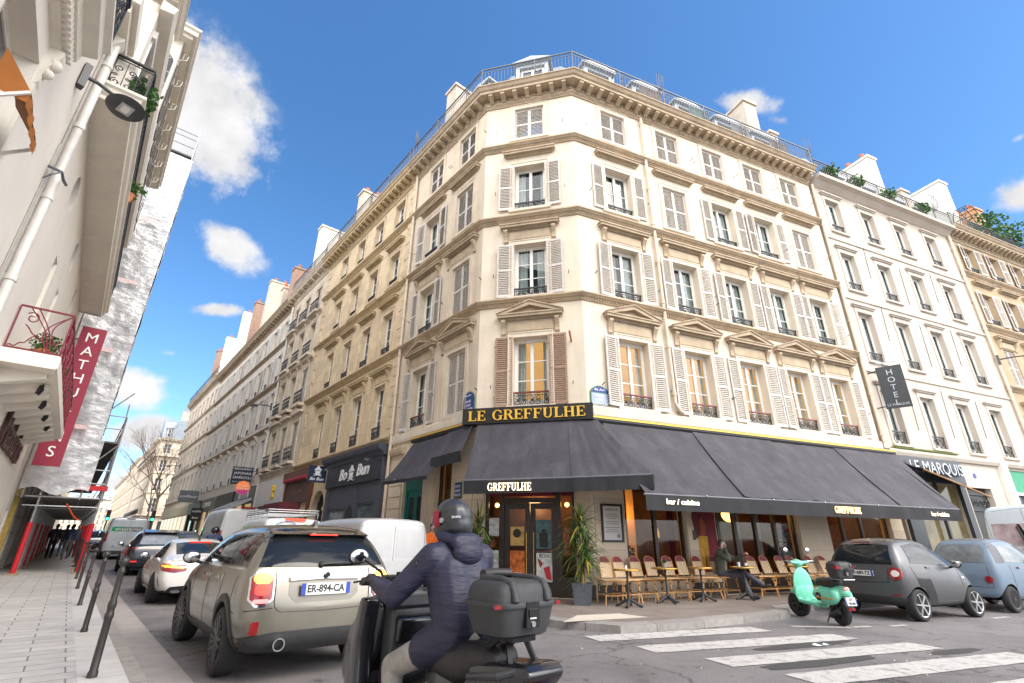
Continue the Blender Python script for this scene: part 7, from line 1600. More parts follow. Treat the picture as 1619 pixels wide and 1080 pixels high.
cl.patch("diffuser", 'B', [(-.70, .28), (.70, .28)], [(-.62, .40), (0, .44), (.62, .40)], M_gloss, off=.012, nu=14, nv=4); number_plate(cl.t, rear(cl.M, -.02, 0, .60), "EJ-357-KA", .52, .11); cl.patch("boot_lip", 'T', [(.12, -.66), (.24, -.66)], [(.12, .66), (.24, .66)], M_wpaint, off=.03, th=.03, nu=3, nv=14); MB().box(1.26, 1.30, -.25, .25, 1.335, 1.35).build("brake_light", M_brake, cl.t, cl.M)
MB().prism([(1.42, 1.37), (1.6, 1.4), (1.46, 1.47), (1.43, 1.47)], 'y', -.018, .018).build("antenna_fin", M_black, cl.t, cl.M)

# ---- black SUV and the vans ahead
M_bpaint = mat('black blue car paint', (.012, .014, .022), .22, var=.1, coat=.9)
E3 = [(.0, .45, .62, .68, .6, .72, .7, .6), (.06, .32, .92, 1.0, .78, .92, .86, .7), (.16, .27, 1.02, 1.12, .84, .955, .91, .70), (.45, .24, 1.04, 1.42, .88, .96, .92, .64), (.75, .22, 1.05, 1.56, .9, .96, .92, .60), (1.4, .22, 1.04, 1.63, .9, .955, .92, .60), (2.4, .22, 1.03, 1.62, .9, .955, .915, .6), (2.95, .22, 1.02, 1.48, .9, .955, .91, .58), (3.4, .22, 1.01, 1.14, .9, .955, .9, .6), (3.7, .22, .99, 1.04, .9, .95, .88, .66), (4.3, .25, .88, .94, .82, .88, .8, .62), (4.7, .36, .62, .7, .55, .6, .55, .45)]
ps = Car("dark_suv", "dark blue-black SUV standing between the white coupé and the silver delivery van", lane(24.2, 2.80), E3, M_bpaint, [(.93, .37, .42), (3.74, .37, .42)], "cars queueing in the left street"); ps.wheels(.83, .37, .26, 'spoke', M_alloyd, 5)
ps.patch("rear_window", 'B', [(-.66, 1.10), (.66, 1.10)], [(-.55, 1.45), (.55, 1.45)], mat('silvery glass', (.35, .38, .42), .05, var=.2, spec=.9), off=.005, nu=12); ps.patch("side_window", 'L', [(.5, 1.09), (3.1, 1.06)], [(.85, 1.45), (1.8, 1.53), (2.65, 1.46)], M_cglass, both=True, off=.005, nu=16)
ps.patch("roof", 'T', [(.6, -.55), (2.6, -.55)], [(.6, .55), (2.6, .55)], mat('pale roof panel', (.30, .31, .33), .2, coat=.8, var=.1), off=.004)
MB().prism([(.36, 1.54), (.50, 1.50), (.9, 1.60), (.9, 1.64)], 'y', -.58, .58).build("spoiler", M_bpaint, ps.t, ps.M); number_plate(ps.t, rear(ps.M, -.02, 0, .66), "DK-204-QX", .52, .11)
for s in (1, -1): ps.patch("tail_light", 'B', [(s * .3, .96), (s * .86, .94)], [(s * .3, .985), (s * .86, .985)], M_redl, off=.012, nu=10, nv=2); ps.patch("reflector", 'B', [(s * .62, .50), (s * .80, .50)], [(s * .62, .53), (s * .80, .53)], M_brake, off=.014, nu=5, nv=2); mirror(ps.t, ps.M, 2.95, s * .92, 1.08, s, M_bpaint)
def van_st(L, W_, H, hood=.9, zl=.3, rake=.12):
	w = W_ / 2; zb = H * .52
	return [(.0, zl + .04, zb, H - .22, w * .88, w * .93, w * .93, w * .82), (.02, zl, zb, H - .08, w * .95, w * .99, w * .985, w * .88), (.10, zl, zb, H - .02, w * .97, w, w * .99, w * .89), (L * .3, zl - .04, zb, H, w * .97, w, w * .99, w * .89), (L - hood - 1.0, zl - .04, zb, H - .01, w * .97, w, w * .98, w * .88), (L - hood - .55, zl - .04, zb, H - .12, w * .97, w, w * .97, w * .82), (L - hood + .1, zl - .04, zb * .98, zb * 1.12, w * .97, w, w * .95, w * .78), (L - .25, zl, zb * .82, zb * .9, w * .9, w * .94, w * .88, w * .72), (L, zl + .08, zb * .6, zb * .7, w * .7, w * .75, w * .7, w * .55)]
def van(name, label, M, L, W_, H, paint, wr=.34, hood=.9, group="vans standing in the left street", wins=False, lights=True, cladding=True):
	v = Car(name, label, M, van_st(L, W_, H, hood), paint, [(L * .19, wr, wr + .06), (L * .19 + L * .58, wr, wr + .06)], group, cat="van"); v.wheels(W_ / 2 - .12, wr, .22, 'steel', M_alloy)
	zb = H * .52; w = W_ / 2
	v.patch("side_window", 'L', [(L - hood - 1.25, zb + .08), (L - hood - .15, zb + .04)], [(L - hood - 1.25, H - .32), (L - hood - .72, H - .34)], M_cglass, both=True, off=.006)
	v.seam('B', [(0, .4), (0, H - .14)]); v.seam('B', [(-w * .86, .42), (-w * .86, H - .2), (0, H - .12), (w * .86, H - .2), (w * .86, .42), (-w * .86, .42)])
	for s in (1, -1):
		if lights: v.patch("tail_light", 'B', [(s * w * .885, zb * .80), (s * w * .97, zb * .80)], [(s * w * .885, zb * 1.22), (s * w * .96, zb * 1.22)], M_redl, off=.012, nu=4); v.patch("tail_light", 'L' if s > 0 else 'R', [(.03, zb * .80), (.10, zb * .80)], [(.03, zb * 1.22), (.09, zb * 1.22)], M_redl, off=.008, nu=4)
		mirror(v.t, M, L - hood - .35, s * w, zb + .18, s, M_clad, (.12, .12, .16))
		v.seam('L' if s > 0 else 'R', [(.5, zb * .7), (.5, H - .25)]) ; v.seam('L' if s > 0 else 'R', [(L * .33, .4), (L * .33, H - .25), (L * .58, H - .25), (L * .58, .4)])
		if cladding: v.patch("side_rub_strip", 'L' if s > 0 else 'R', [(L * .32, .50), (L * .66, .50)], [(L * .32, .62), (L * .66, .62)], M_clad, off=.012, nu=10, nv=2)
	v.patch("bumper", 'B', [(-w * .96, .32), (w * .96, .32)], [(-w * .97, .50), (w * .97, .50)], M_clad, off=.02, nu=12, nv=3)
	return v
M_vsilver = silver('van silver paint', (.42, .43, .45), .4, .38); M_vwhite = mat('white van paint', (.66, .655, .65), .35, var=.05, scale=2, coat=.3, streak=.3, dirt=(.5, .48, .45))
ev = van("delivery_van", "tall silver delivery van with a green and black rental strip on its rear doors", lane(38.6, 2.66), 5.6, 2.05, 2.35, M_vsilver, .35)
ev.patch("rear_window", 'B', [(-.75, 1.5), (-.1, 1.5)], [(-.75, 1.95), (-.1, 1.95)], M_vsilver, off=.004); sgn = ev.patch("rental_strip", 'B', [(-.70, 1.55), (.80, 1.55)], [(-.70, 1.80), (.80, 1.80)], M_gloss, off=.008, th=.012); gs = ev.patch("rental_strip", 'B', [(.36, 1.555), (.795, 1.555)], [(.36, 1.795), (.795, 1.795)], mat('rental green', (.0, .30, .12), .4), off=.014, th=.01)
text("lettering", "enterprise", .22, M_whitep, sgn, rear(ev.M, -.045, .0, 1.67), .012, width=1.25); number_plate(ev.t, rear(ev.M, -.03, .3, .75), "FK-614-TN", .52, .11); MB().box(-.01, .04, -.2, .2, 2.22, 2.27).build("brake_light", M_redl, ev.t, ev.M)
wv = van("white_van", "tall white panel van in the right-hand lane, behind the van with the roof rack", lane(25.6, 5.95), 5.9, 2.0, 2.62, M_vwhite, .34); MB().box(-.02, .05, -.3, .3, 2.58, 2.66).build("brake_light", M_redl, wv.t, wv.M)
rv = van("rack_van", "white service van with a roof rack and green lettering, ahead of the pale grey van", lane(15.6, 4.95), 4.4, 1.82, 2.0, M_vwhite, .31)
b = MB()
for y in (-.72, .72): b.tube([(.25, y, 2.1), (2.6, y, 2.1)], .018, 6)
for x in [.3 + i * .45 for i in range(6)]: b.tube([(x, -.72, 2.1), (x, .72, 2.1)], .014, 6); b.tube([(x, -.72, 1.98), (x, -.72, 2.1)], .014, 6); b.tube([(x, .72, 1.98), (x, .72, 2.1)], .014, 6)
for z in (2.15, 2.21): b.tube([(.25, -.72, z), (.25, .72, z)], .014, 6); b.tube([(.25, .72, z), (2.6, .72, z)], .014, 6)
rack = b.build("roof_rack", M_steel, rv.t, rv.M); MB().box(-.02, .10, -.28, .28, 1.90, 1.97).build("brake_light", mat('orange brake lens', (.6, .05, .01), .2, emit=(1, .08, .02), estr=.6), rv.t, rv.M)
M_gtext = mat('green lettering', (.03, .42, .05), .5); text("lettering", "SPI", .30, M_gtext, rv.t, rear(rv.M, -.02, -.45, 1.70), .01, width=.5); b = MB(); b.tube([(-.03, .25 + .3 * cos(a), 1.68 + .22 * sin(a)) for a in [i * pi / 14 for i in range(29)]], .012, 5, closed=True); b.build("emblem", mat('blue emblem', (.1, .35, .6), .5), rv.t, rv.M); MB().prism([(.17, 1.64), (.35, 1.64), (.26, 1.78)], 'x', -.035, -.02).build("emblem", mat('red emblem', (.55, .02, .02), .5), rv.t, rv.M)
text("lettering", "ENERGIE", .22, M_gtext, rv.t, rv.M @ Tr(1.2, .93, 1.66) @ Rz(pi), .01, width=1.1)
sv = van("panel_van", "pale grey panel van with closed rear doors, just beyond the silver SUV's right side", lane(11.3, 5.92), 4.9, 1.92, 1.93, mat('pale grey van paint', (.50, .50, .505), .3, metal=.25, var=.05, scale=2, coat=.4, streak=.3, dirt=(.40, .39, .38)), .34)
for s in (1, -1): sv.patch("door_panel", 'B', [(s * .06, 1.05), (s * .74, 1.05)], [(s * .06, 1.66), (s * .68, 1.66)], mat('pale grey panel', (.47, .47, .475), .3, metal=.25, coat=.4, var=.05), off=-.004 + .010, th=.02, nu=8)
sv.patch("lower_panel", 'B', [(-.78, .55), (.78, .55)], [(-.8, .98), (.8, .98)], mat('pale grey panel', (.47, .47, .475)), off=.004, nu=12)
dk = Car("dark_car", "small dark parked car seen just right of the white coupé's roof", lane(27.5, 4.05), [(x, a, c, d, e, f, g_, h) for x, a, c, d, e, f, g_, h in E3], mat('grey blue car paint', (.05, .06, .09), .25, coat=.8), [(.93, .37, .42), (3.74, .37, .42)], "cars queueing in the left street"); dk.wheels(.83, .37, .24, 'spoke', M_alloy, 5); dk.patch("rear_window", 'B', [(-.66, 1.10), (.66, 1.10)], [(-.55, 1.45), (.55, 1.45)], M_cglassl, off=.005); dk.patch("side_window", 'L', [(.5, 1.09), (3.1, 1.06)], [(.85, 1.45), (1.8, 1.53), (2.65, 1.46)], M_cglass, both=True, off=.005)

# ---- right street: grey two-seater, blue microcar, white van with a picture on its back
M_sgrey = mat('satin graphite paint', (.115, .115, .122), .38, metal=.55, var=.05, scale=4, coat=.15)
def slane(s, off): return Matrix.Translation(SR(s, off, 0)) @ Rz(atan2(DR.y, DR.x))
E4 = [(.0, .42, .72, .80, .52, .66, .66, .58), (.05, .30, .95, 1.03, .68, .79, .76, .68), (.14, .24, 1.02, 1.28, .74, .83, .80, .64), (.28, .21, 1.03, 1.47, .77, .835, .81, .585), (.45, .2, 1.03, 1.53, .78, .835, .81, .575), (.95, .2, 1.01, 1.555, .78, .83, .80, .57), (1.45, .2, .98, 1.51, .78, .83, .795, .56), (1.85, .2, .95, 1.27, .78, .83, .79, .55), (2.1, .2, .93, 1.02, .78, .83, .78, .60), (2.4, .22, .84, .9, .74, .80, .70, .52), (2.62, .27, .70, .76, .6, .68, .58, .42), (2.70, .36, .55, .6, .42, .48, .42, .32)]
sm = Car("two_seater", "satin graphite two-seater car with black pillars, parked right behind the mint scooter", slane(11.55, -7.82), E4, M_sgrey, [(.41, .29, .335), (2.28, .29, .335)]); sm.wheels(.715, .29, .20, 'turbine', M_alloy, 6, .74)
sm.patch("rear_window", 'B', [(-.64, 1.03), (.64, 1.03)], [(-.53, 1.40), (0, 1.43), (.53, 1.40)], M_cglass, off=.006, nu=14); sm.patch("side_window", 'L', [(.42, 1.06), (1.0, 1.04), (1.92, 1.0)], [(.52, 1.40), (1.0, 1.455), (1.55, 1.38)], M_cglass, both=True, off=.006, nu=20)
sm.patch("roof", 'T', [(.25, -.50), (1.5, -.50)], [(.25, .50), (1.5, .50)], M_gloss, off=.004, nu=12, nv=10)
for s in (1, -1):
	sd = 'L' if s > 0 else 'R'
	sm.patch("safety_cell", sd, [(.50, .62), (.62, .60), (.86, .24), (1.05, .22)], [(.36, 1.0), (.62, 1.01), (.72, 1.0), (.82, 1.0)], M_gloss, off=.005, nu=14, nv=10)
	c_ = [(s * (.67 + .115 * cos(a)), .865 + .12 * sin(a)) for a in [radians(180 + 180 * i / 10) for i in range(11)]]; d_ = [(s * (.67 + .115 * cos(a)), .865 + .12 * sin(a)) for a in [radians(180 - 180 * i / 10) for i in range(11)]]
	tl = sm.patch("tail_light", 'B', c_, d_, M_redl, off=.022, th=.04, nu=12, nv=8); c_ = [(.67 * s + .6 * (p[0] - .67 * s), .865 + .5 * (p[1] - .865)) for p in c_]; d_ = [(.67 * s + .6 * (p[0] - .67 * s), .865 + .5 * (p[1] - .865)) for p in d_]; sm.patch("reverse_light", 'B', c_, d_, mat('white lens', (.75, .68, .66), .15), tl, off=.028, th=.01, nu=10, nv=5)
	sm.patch("reflector", 'B', [(s * .52, .455), (s * .68, .46)], [(s * .52, .475), (s * .68, .48)], M_redl, off=.014, nu=5, nv=2); mirror(sm.t, sm.M, 1.72, s * .80, 1.02, s, M_gloss, (.1, .12, .085)); sm.patch("door_handle", sd, [(.86, .965), (1.03, .965)], [(.86, .995), (1.03, .995)], M_sgrey, off=.026, nu=6, nv=2)
	sm.seam(sd, [(.80, 1.0), (.84, .6), (1.0, .33), (1.75, .33), (1.98, .6), (1.96, .93)]); sm.patch("indicator", sd, [(2.02, .76), (2.12, .76)], [(2.02, .79), (2.12, .79)], mat('white lens', (.75, .68, .66)), off=.01, nu=4, nv=2)
sm.patch("tailgate", 'B', [(-.50, .70), (0, .69), (.50, .70)], [(-.52, 1.0), (0, 1.01), (.52, 1.0)], M_sgrey, off=.008, nu=14); sm.seam('B', [(-.54, 1.0), (-.52, .69), (0, .675), (.52, .69), (.54, 1.0)]); sm.patch("plate_recess", 'B', [(-.32, .785), (.32, .785)], [(-.34, .925), (.34, .925)], mat('graphite recess', (.07, .07, .075), .45), off=.012, nu=8, nv=3)
number_plate(sm.t, rear(sm.M, -.025, .0, .852), "FF-689-TZ", .52, .11); text("lettering", "smart", .07, M_steel, sm.t, rear(sm.M, .0, .18, .965), .01); sm.patch("bumper_trim", 'B', [(-.66, .27), (.66, .27)], [(-.74, .42), (0, .44), (.74, .42)], M_clad, off=.012, nu=14); MB().box(.20, .24, -.2, .2, 1.455, 1.475).build("brake_light", M_redl, sm.t, sm.M)
M_bg = mat('blue grey microcar body', (.135, .185, .245), .5, var=.05, scale=3)
E5 = [(.0, .36, .66, .72, .45, .55, .55, .45), (.06, .28, .88, .95, .58, .67, .66, .56), (.16, .24, .97, 1.16, .62, .695, .68, .55), (.32, .22, .98, 1.42, .64, .695, .685, .52), (.5, .2, .98, 1.50, .64, .69, .685, .52), (1.0, .2, .97, 1.525, .64, .69, .68, .52), (1.5, .2, .95, 1.48, .64, .69, .675, .5), (1.95, .2, .93, 1.20, .64, .69, .67, .5), (2.2, .22, .88, .98, .62, .66, .62, .48), (2.36, .27, .72, .78, .52, .55, .5, .4), (2.41, .36, .58, .62, .4, .42, .38, .3)]
am = Car("microcar", "pale blue-grey boxy microcar with dark roof, between the graphite two-seater and the white van", slane(15.15, -7.82) @ Matrix.Scale(1.04, 4), E5, M_bg, [(.42, .265, .31), (2.15, .265, .31)]); am.wheels(.60, .265, .15, 'steel', M_alloyd)
am.patch("rear_window", 'B', [(-.50, 1.0), (.50, 1.0)], [(-.46, 1.28), (-.38, 1.36), (.38, 1.36), (.46, 1.28)], M_cglassl, off=.008, nu=14); am.patch("side_window", 'L', [(.50, 1.02), (1.9, .98)], [(.56, 1.36), (1.5, 1.38)], M_cglassl, both=True, off=.006, nu=14); am.patch("roof", 'T', [(.30, -.5), (1.6, -.5)], [(.30, .5), (1.6, .5)], mat('dark grey roof', (.10, .10, .115), .6, var=.1), off=.004, nu=10, nv=8); am.patch("rear_pillar", 'L', [(.18, 1.0), (.48, 1.0)], [(.36, 1.40), (.54, 1.44)], mat('dark grey roof', (.1, .1, .115)), both=True, off=.004)
for s in (1, -1):
	c_ = [(s * (.50 + .07 * cos(a)), .66 + .07 * sin(a)) for a in [radians(180 + 180 * i / 8) for i in range(9)]]; d_ = [(s * (.50 + .07 * cos(a)), .66 + .07 * sin(a)) for a in [radians(180 - 180 * i / 8) for i in range(9)]]; am.patch("tail_light", 'B', c_, d_, M_redl, off=.02, th=.03, nu=8, nv=5); mirror(am.t, am.M, 1.75, s * .68, 1.02, s, M_clad, (.08, .1, .07)); am.seam('L' if s > 0 else 'R', [(.62, .96), (.66, .3), (1.75, .3), (1.8, .95)])
am.seam('B', [(-.5, .95), (-.55, .5), (.55, .5), (.5, .95)]); MB().ball((.0, .25, .80), .02, 6).build("lock", M_steel, am.t, am.M); MB().ball((.9, -.70, .9), .025, 6).build("door_lock", M_redl, am.t, am.M)
bv = van("picture_van", "white van with an airport photograph across its rear, behind the blue microcar", Matrix.Translation(SR(19.2, -7.95, 0)) @ Rz(atan2(DR.y, DR.x)), 5.4, 2.05, 2.55, mat('cool white van paint', (.60, .66, .70), .3, coat=.4, var=.04), .35, group=None)
pic = bv.patch("rear_picture", 'B', [(-.82, 1.20), (.82, 1.20)], [(-.80, 2.02), (.80, 2.02)], mat('photograph of a hall', (.42, .33, .34), .3, var=.45, scale=3.2), off=.010, nu=10); bv.patch("picture_floor", 'B', [(-.80, 1.205), (.80, 1.205)], [(-.80, 1.42), (.80, 1.40)], mat('pale pictured floor', (.55, .52, .54), .3, var=.2), pic, off=.016, th=.01); bv.patch("picture_panel", 'B', [(-.82, 1.2), (-.35, 1.2)], [(-.80, 2.02), (-.35, 2.02)], mat('ink blue notice', (.02, .025, .06)), pic, off=.02, th=.01)
text("lettering", "EN\nGO", .2, M_whitep, pic, rear(bv.M, -.04, -.58, 1.7), .01); bv.patch("picture_beam", 'B', [(.0, 1.5), (.08, 1.5)], [(.14, 2.0), (.2, 2.0)], M_gloss, pic, off=.02, th=.01)
b = MB(); b.tube([(-.03, .2, 1.95), (-.06, .1, 1.45)], .03, 6); b.ball((-.06, .08, 1.38), .07, 8); b.build("rear_wiper", M_clad, bv.t, bv.M)
# ================================================================== two-wheelers and people
def blob_mesh(parts, vox=.014, smooth=3, name="body", clip=None):
	"""one continuous surface grown from tapered capsules ('c', a, b, ra, rb) and ellipsoids ('e', centre, radii)"""
	b = MB()
	for p in parts:
		if p[0] == 'c':
			a, c = Vector(p[1]), Vector(p[2]); ra, rb = p[3], p[4]; n = max(2, int((c - a).length / .05)); fl = p[5] if len(p) > 5 else 1
			b.tube([a.lerp(c, i / n) for i in range(n + 1)], [ra + (rb - ra) * i / n for i in range(n + 1)], 12); b.ball(a, ra * .995, 8); b.ball(c, rb * .995, 8)
		else: b.ball(p[1], 1, 10, p[2])
	me = evaluated(b.mesh(name, M_black), [('REMESH', dict(mode='VOXEL', voxel_size=vox)), ('SMOOTH', dict(factor=.6, iterations=smooth))])
	me.materials.clear(); me.name = name; return set_smooth(me)
M_skin = mat('skin', (.50, .27, .19), .55, var=.08, scale=20); M_navy = mat('navy quilted nylon', (.020, .020, .048), .55, var=.22, scale=6, bump=1, bscale=2.6, bstr=(1, 1, 5)); M_jean = mat('washed grey denim', (.36, .34, .31), .85, var=.22, scale=7, bump=.5, bscale=14); M_helm = mat('matt grey helmet', (.026, .028, .033), .4, var=.06, scale=3, coat=.25); M_leather = mat('black leather', (.018, .015, .016), .5, var=.25, scale=30); M_hair = mat('brown hair', (.05, .028, .016), .7, var=.3, scale=40)
def hand_parts(w, d, curl, s, up=Vector((0, 0, 1)), g=1.0):
	"""palm at the wrist w pointing along d, five unequal fingers bending towards curl; s = thumb side"""
	d = d.normalized(); side = d.cross(curl).normalized() * s; P = [('c', w, w + d * .075 * g, .028 * g, .034 * g)]; base = w + d * .085 * g
	for i, (o, L) in enumerate(((-.033, .062), (-.011, .075), (.011, .080), (.032, .070))):
		a = base + side * o * g; k = a + d * L * .5 * g + curl * .012; e = k + (d * .45 + curl * .9).normalized() * L * .6 * g; P += [('c', a, k, .0105 * g, .0098 * g), ('c', k, e, .0098 * g, .0082 * g)]
	a = w + d * .02 * g + side * .03 * g; k = a + (d * .6 + side * .6).normalized() * .04 * g; P += [('c', a, k, .013 * g, .011 * g), ('c', k, k + (d + curl * .5).normalized() * .034 * g, .011 * g, .009 * g)]
	return P
def person(name, label, M, J, jm, tm, hm=None, shoe=None, group=None, vox=.014, coat=.0, hands=True, curl=None, puff=1.0, glove=None, hairlen=.0, seat=False):
	"""J: joints head, neck, chest, hip and (L,R) pairs sh, el, wr, hp, kn, an, toe, in the figure's own frame (x forward)"""
	V = {k: ([Vector(q) for q in v] if isinstance(v[0], (tuple, list)) else Vector(v)) for k, v in J.items()}; t = thing(name, label, "person", M, group); H = V['head']; f = V.get('face', Vector((1, 0, 0))).normalized()
	B_ = [('c', V['neck'], H - Vector((0, 0, .06)), .055, .055), ('e', H, (.098, .078, .115)), ('e', H + f * .045 - Vector((0, 0, .06)), (.05, .05, .055)), ('e', H + f * .10 - Vector((0, 0, .02)), (.018, .013, .022)), ('e', H + f.cross(Vector((0, 0, 1))) * .08 - Vector((0, 0, .01)), (.018, .012, .03)), ('e', H - f.cross(Vector((0, 0, 1))) * .08 - Vector((0, 0, .01)), (.018, .012, .03)), ('c', V['chest'], V['hip'], .125, .125)]
	Jk = [('c', V['chest'] + Vector((0, .07, 0)), V['hip'] + Vector((0, .05, .05)), .135 * puff, .13 * puff), ('c', V['chest'] - Vector((0, .07, 0)), V['hip'] + Vector((0, -.05, .05)), .135 * puff, .13 * puff), ('c', V['neck'] - Vector((0, 0, .02)), V['chest'], .075, .13 * puff)]
	Tr_ = [('c', V['hip'] + Vector((0, .06, 0)), V['hip'] - Vector((0, .06, 0)), .125, .125)]; Sh = []; Hd = []
	for i in (0, 1):
		s, e, w, h, k, a, o = [V[q][i] for q in ('sh', 'el', 'wr', 'hp', 'kn', 'an', 'toe')]
		B_ += [('c', s, e, .05, .042), ('c', e, w, .04, .028), ('c', h, k, .075, .052), ('c', k, a, .05, .036)]
		Jk += [('c', V['neck'].lerp(s, .4) - Vector((0, 0, .03)), s, .075 * puff, .075 * puff), ('c', s, e, .078 * puff, .062 * puff), ('c', e, e.lerp(w, .97), .062 * puff, .044 * puff)]
		Tr_ += [('c', h, k, .098, .072), ('c', k, a.lerp(k, .02), .070, .055)]; Sh += [('c', a - Vector((0, 0, .02)), a - Vector((0, 0, .05)), .045, .045), ('c', a - Vector((0, 0, .055)), o, .045, .038)]
		if coat: Jk += [('c', V['hip'] + (h - V['hip']) * .6, h.lerp(k, coat), .135 * puff, .10 * puff)]
		hp_ = hand_parts(w, (w - e), (curl[i] if curl else Vector((.3, 0, -1))).normalized(), 1 if i == 0 else -1, g=1.15 if glove else 1.0); Hd += hp_
	if not glove: B_ += Hd
	bd = blob_mesh(B_, vox * .75 if vox > .012 else .009, 2, "body"); bd.materials.append(M_skin); body_ = link("body", bd, t, M)
	for nm, P, m in (("jacket", Jk, jm), ("trousers", Tr_, tm), ("shoe", Sh[:2], shoe or M_leather), ("shoe", Sh[2:], shoe or M_leather)):
		q = blob_mesh(P, vox, 3, nm); q.materials.append(m); link(nm, q, t, M)
	if glove:
		for h_ in (Hd[:len(Hd) // 2], Hd[len(Hd) // 2:]): q = blob_mesh(h_, .006, 2, "glove"); q.materials.append(glove); link("glove", q, t, M)
	if hm:
		q = blob_mesh([('e', H - f * .018 + Vector((0, 0, .022)), (.102, .086, .108)), ('e', H - f * .05 - Vector((0, 0, .02 + hairlen / 2)), (.06, .075, .07 + hairlen / 2))], vox, 2, "hair"); q.materials.append(hm); link("hair", q, t, M)
		for s in (-1, 1): MB().ball(H + f * .086 + f.cross(Vector((0, 0, 1))) * .032 * s + Vector((0, 0, .012)), .011, 6).build("eye", M_leather, body_, M)
	return t, V
# ---- the rider's maxi scooter
SM = Matrix.Translation((-.32, 3.42, 0)) @ Rz(pi / 2 + radians(40)); M_scb = mat('gloss black scooter panel', (.012, .012, .016), .22, var=.15, coat=.5); M_scm = mat('grey scooter plastic', (.05, .052, .058), .45, var=.15); M_case = mat('textured grey plastic case', (.040, .041, .044), .5, var=.12, scale=40, bump=.3, bscale=300)
ms = thing("maxi_scooter", "black maxi scooter with curved front shield under the rider in the navy jacket", "scooter", SM)
for ax, r, w in ((.98, .29, .12), (-.56, .28, .14)): make_wheel(ms, SM @ Tr(ax, 0, r), r, w, 'spoke', M_alloyd, 5, .62)
def part(name, P, m, vox=.016, parent=None, M=None, sm=3): q = blob_mesh(P, vox, sm, name); q.materials.append(m); return link(name, q, parent or ms, M or SM)
def shell(name, poly, y0, y1, m, bev=.03, sm=40, inner=None):      # bevelled solid from a side outline
	me = MB().prism(poly, 'y', y0, y1).mesh(name, m); me = evaluated(me, [('BEVEL', dict(width=bev, segments=3, limit_method='ANGLE'))]); set_smooth(me, sm); me.name = name; return link(name, me, ms, SM)
shell("front_fairing", [(.60, 1.02), (.78, 1.06), (1.02, .86), (1.15, .64), (1.08, .48), (.80, .44), (.66, .72)], -.24, .24, M_scb, .06)
for s in (1, -1): shell("leg_shield", [(.60, 1.04), (.68, 1.05), (.78, .78), (.80, .50), (.62, .28), (.50, .30), (.62, .55), (.64, .80)], s * .22, s * .34, M_scb, .025)
shell("inner_panel", [(.50, .98), (.64, 1.02), (.66, .45), (.56, .40), (.50, .74)], -.17, .17, M_scm, .03); shell("glove_box", [(.44, .92), (.52, .95), (.52, .78), (.46, .78)], -.15, .15, M_scb, .02); shell("dash", [(.48, 1.00), (.62, 1.06), (.66, 1.03), (.54, .97)], -.20, .20, M_scm, .02)
part("centre_tunnel", [('c', (.5, 0, .45), (.1, 0, .58), .13, .15), ('c', (.55, .2, .30), (-.1, .22, .32), .06, .06), ('c', (.55, -.2, .30), (-.1, -.22, .32), .06, .06)], M_scb)
shell("tail_body", [(.16, .70), (.10, .42), (-.30, .44), (-.62, .62), (-.80, .80), (-.76, .85), (-.30, .80)], -.13, .13, M_scb, .05)
part("seat", [('c', (.10, .05, .76), (-.22, .07, .77), .10, .115), ('c', (.10, -.05, .76), (-.22, -.07, .77), .10, .115), ('c', (-.26, .05, .80), (-.40, .05, .81), .09, .08), ('c', (-.26, -.05, .80), (-.40, -.05, .81), .09, .08)], M_leather)
for s in (1, -1):
	part("side_panel", [('c', (-.02, s * .18, .50), (-.30, s * .19, .55), .085, .075)], M_scm); b = MB(); b.prism([(-.28, .47), (-.05, .45), (-.02, .60), (-.24, .64)], 'y', s * .262, s * .274); b.build("side_cover", M_gloss, ms, SM, smooth=30)
	b = MB(); b.tube([(-.34, s * .15, .74), (-.62, s * .17, .79), (-.74, s * .08, .83)], .018, 8); b.build("grab_rail", M_scm, ms, SM); b = MB(); b.tube([(-.25, s * .22, .38), (-.40, s * .24, .35)], .03, 8); b.build("pillion_peg", M_steel, ms, SM)
	b = MB(); b.tube([(.60, s * .14, 1.03), (.60, s * .22, 1.13), (.55, s * .35, 1.145)], .014, 8); b.tube([(.56, s * .29, 1.143), (.545, s * .40, 1.145)], .019, 10); b.build("handlebar", M_black, ms, SM); MB().tube([(.60, s * .26, 1.16), (.63, s * .36, 1.15), (.60, s * .43, 1.145)], .007, 6).build("brake_lever", M_black, ms, SM)
	b = MB(); b.tube([(.60, s * .2, 1.12), (.64, s * .22, 1.2), (.70, s * .33, 1.28)], .009, 6); b.ball((.72, s * .37, 1.30), 1, 10, (.03, .075, .055)); mr_ = b.build("mirror", M_black, ms, SM, smooth=60); MB().ball((.695, s * .37, 1.30), 1, 10, (.012, .066, .047)).build("mirror_glass", M_chrome, mr_, SM, smooth=60)
	MB().tube([(.56, s * .12, 1.10), (.55, s * .13, 1.2)], .02, 6).build("clutch_pot", M_black, ms, SM)
	b = MB(); b.tube([(1.0, s * .09, .3), (.86, s * .08, .72)], .024, 8); b.build("fork", M_steel, ms, SM)
part("handlebar_cover", [('c', (.62, .12, 1.04), (.62, -.12, 1.04), .055, .055), ('c', (.68, 0, 1.02), (.78, 0, .98), .07, .07)], M_scm); part("exhaust", [('c', (-.2, -.22, .34), (-.75, -.24, .44), .07, .085)], M_scm); part("mudguard", [('c', (-.78, 0, .62), (-.86, 0, .40), .06, .05)], M_scm); b = MB(); b.box(-.84, -.80, -.13, .13, .62, .72); b.build("tail_lamp", M_redl, ms, SM)
MB().prism([(.82, 1.02), (.92, .99), (.82, 1.17), (.78, 1.16)], 'y', -.11, .11).build("windscreen", mat('smoked screen', (.02, .02, .022), .1), ms, SM, smooth=30); MB().tube([(1.03, .17, .34), (1.10, .18, .72)], .012, 6).build("guard_bar", M_steel, ms, SM)
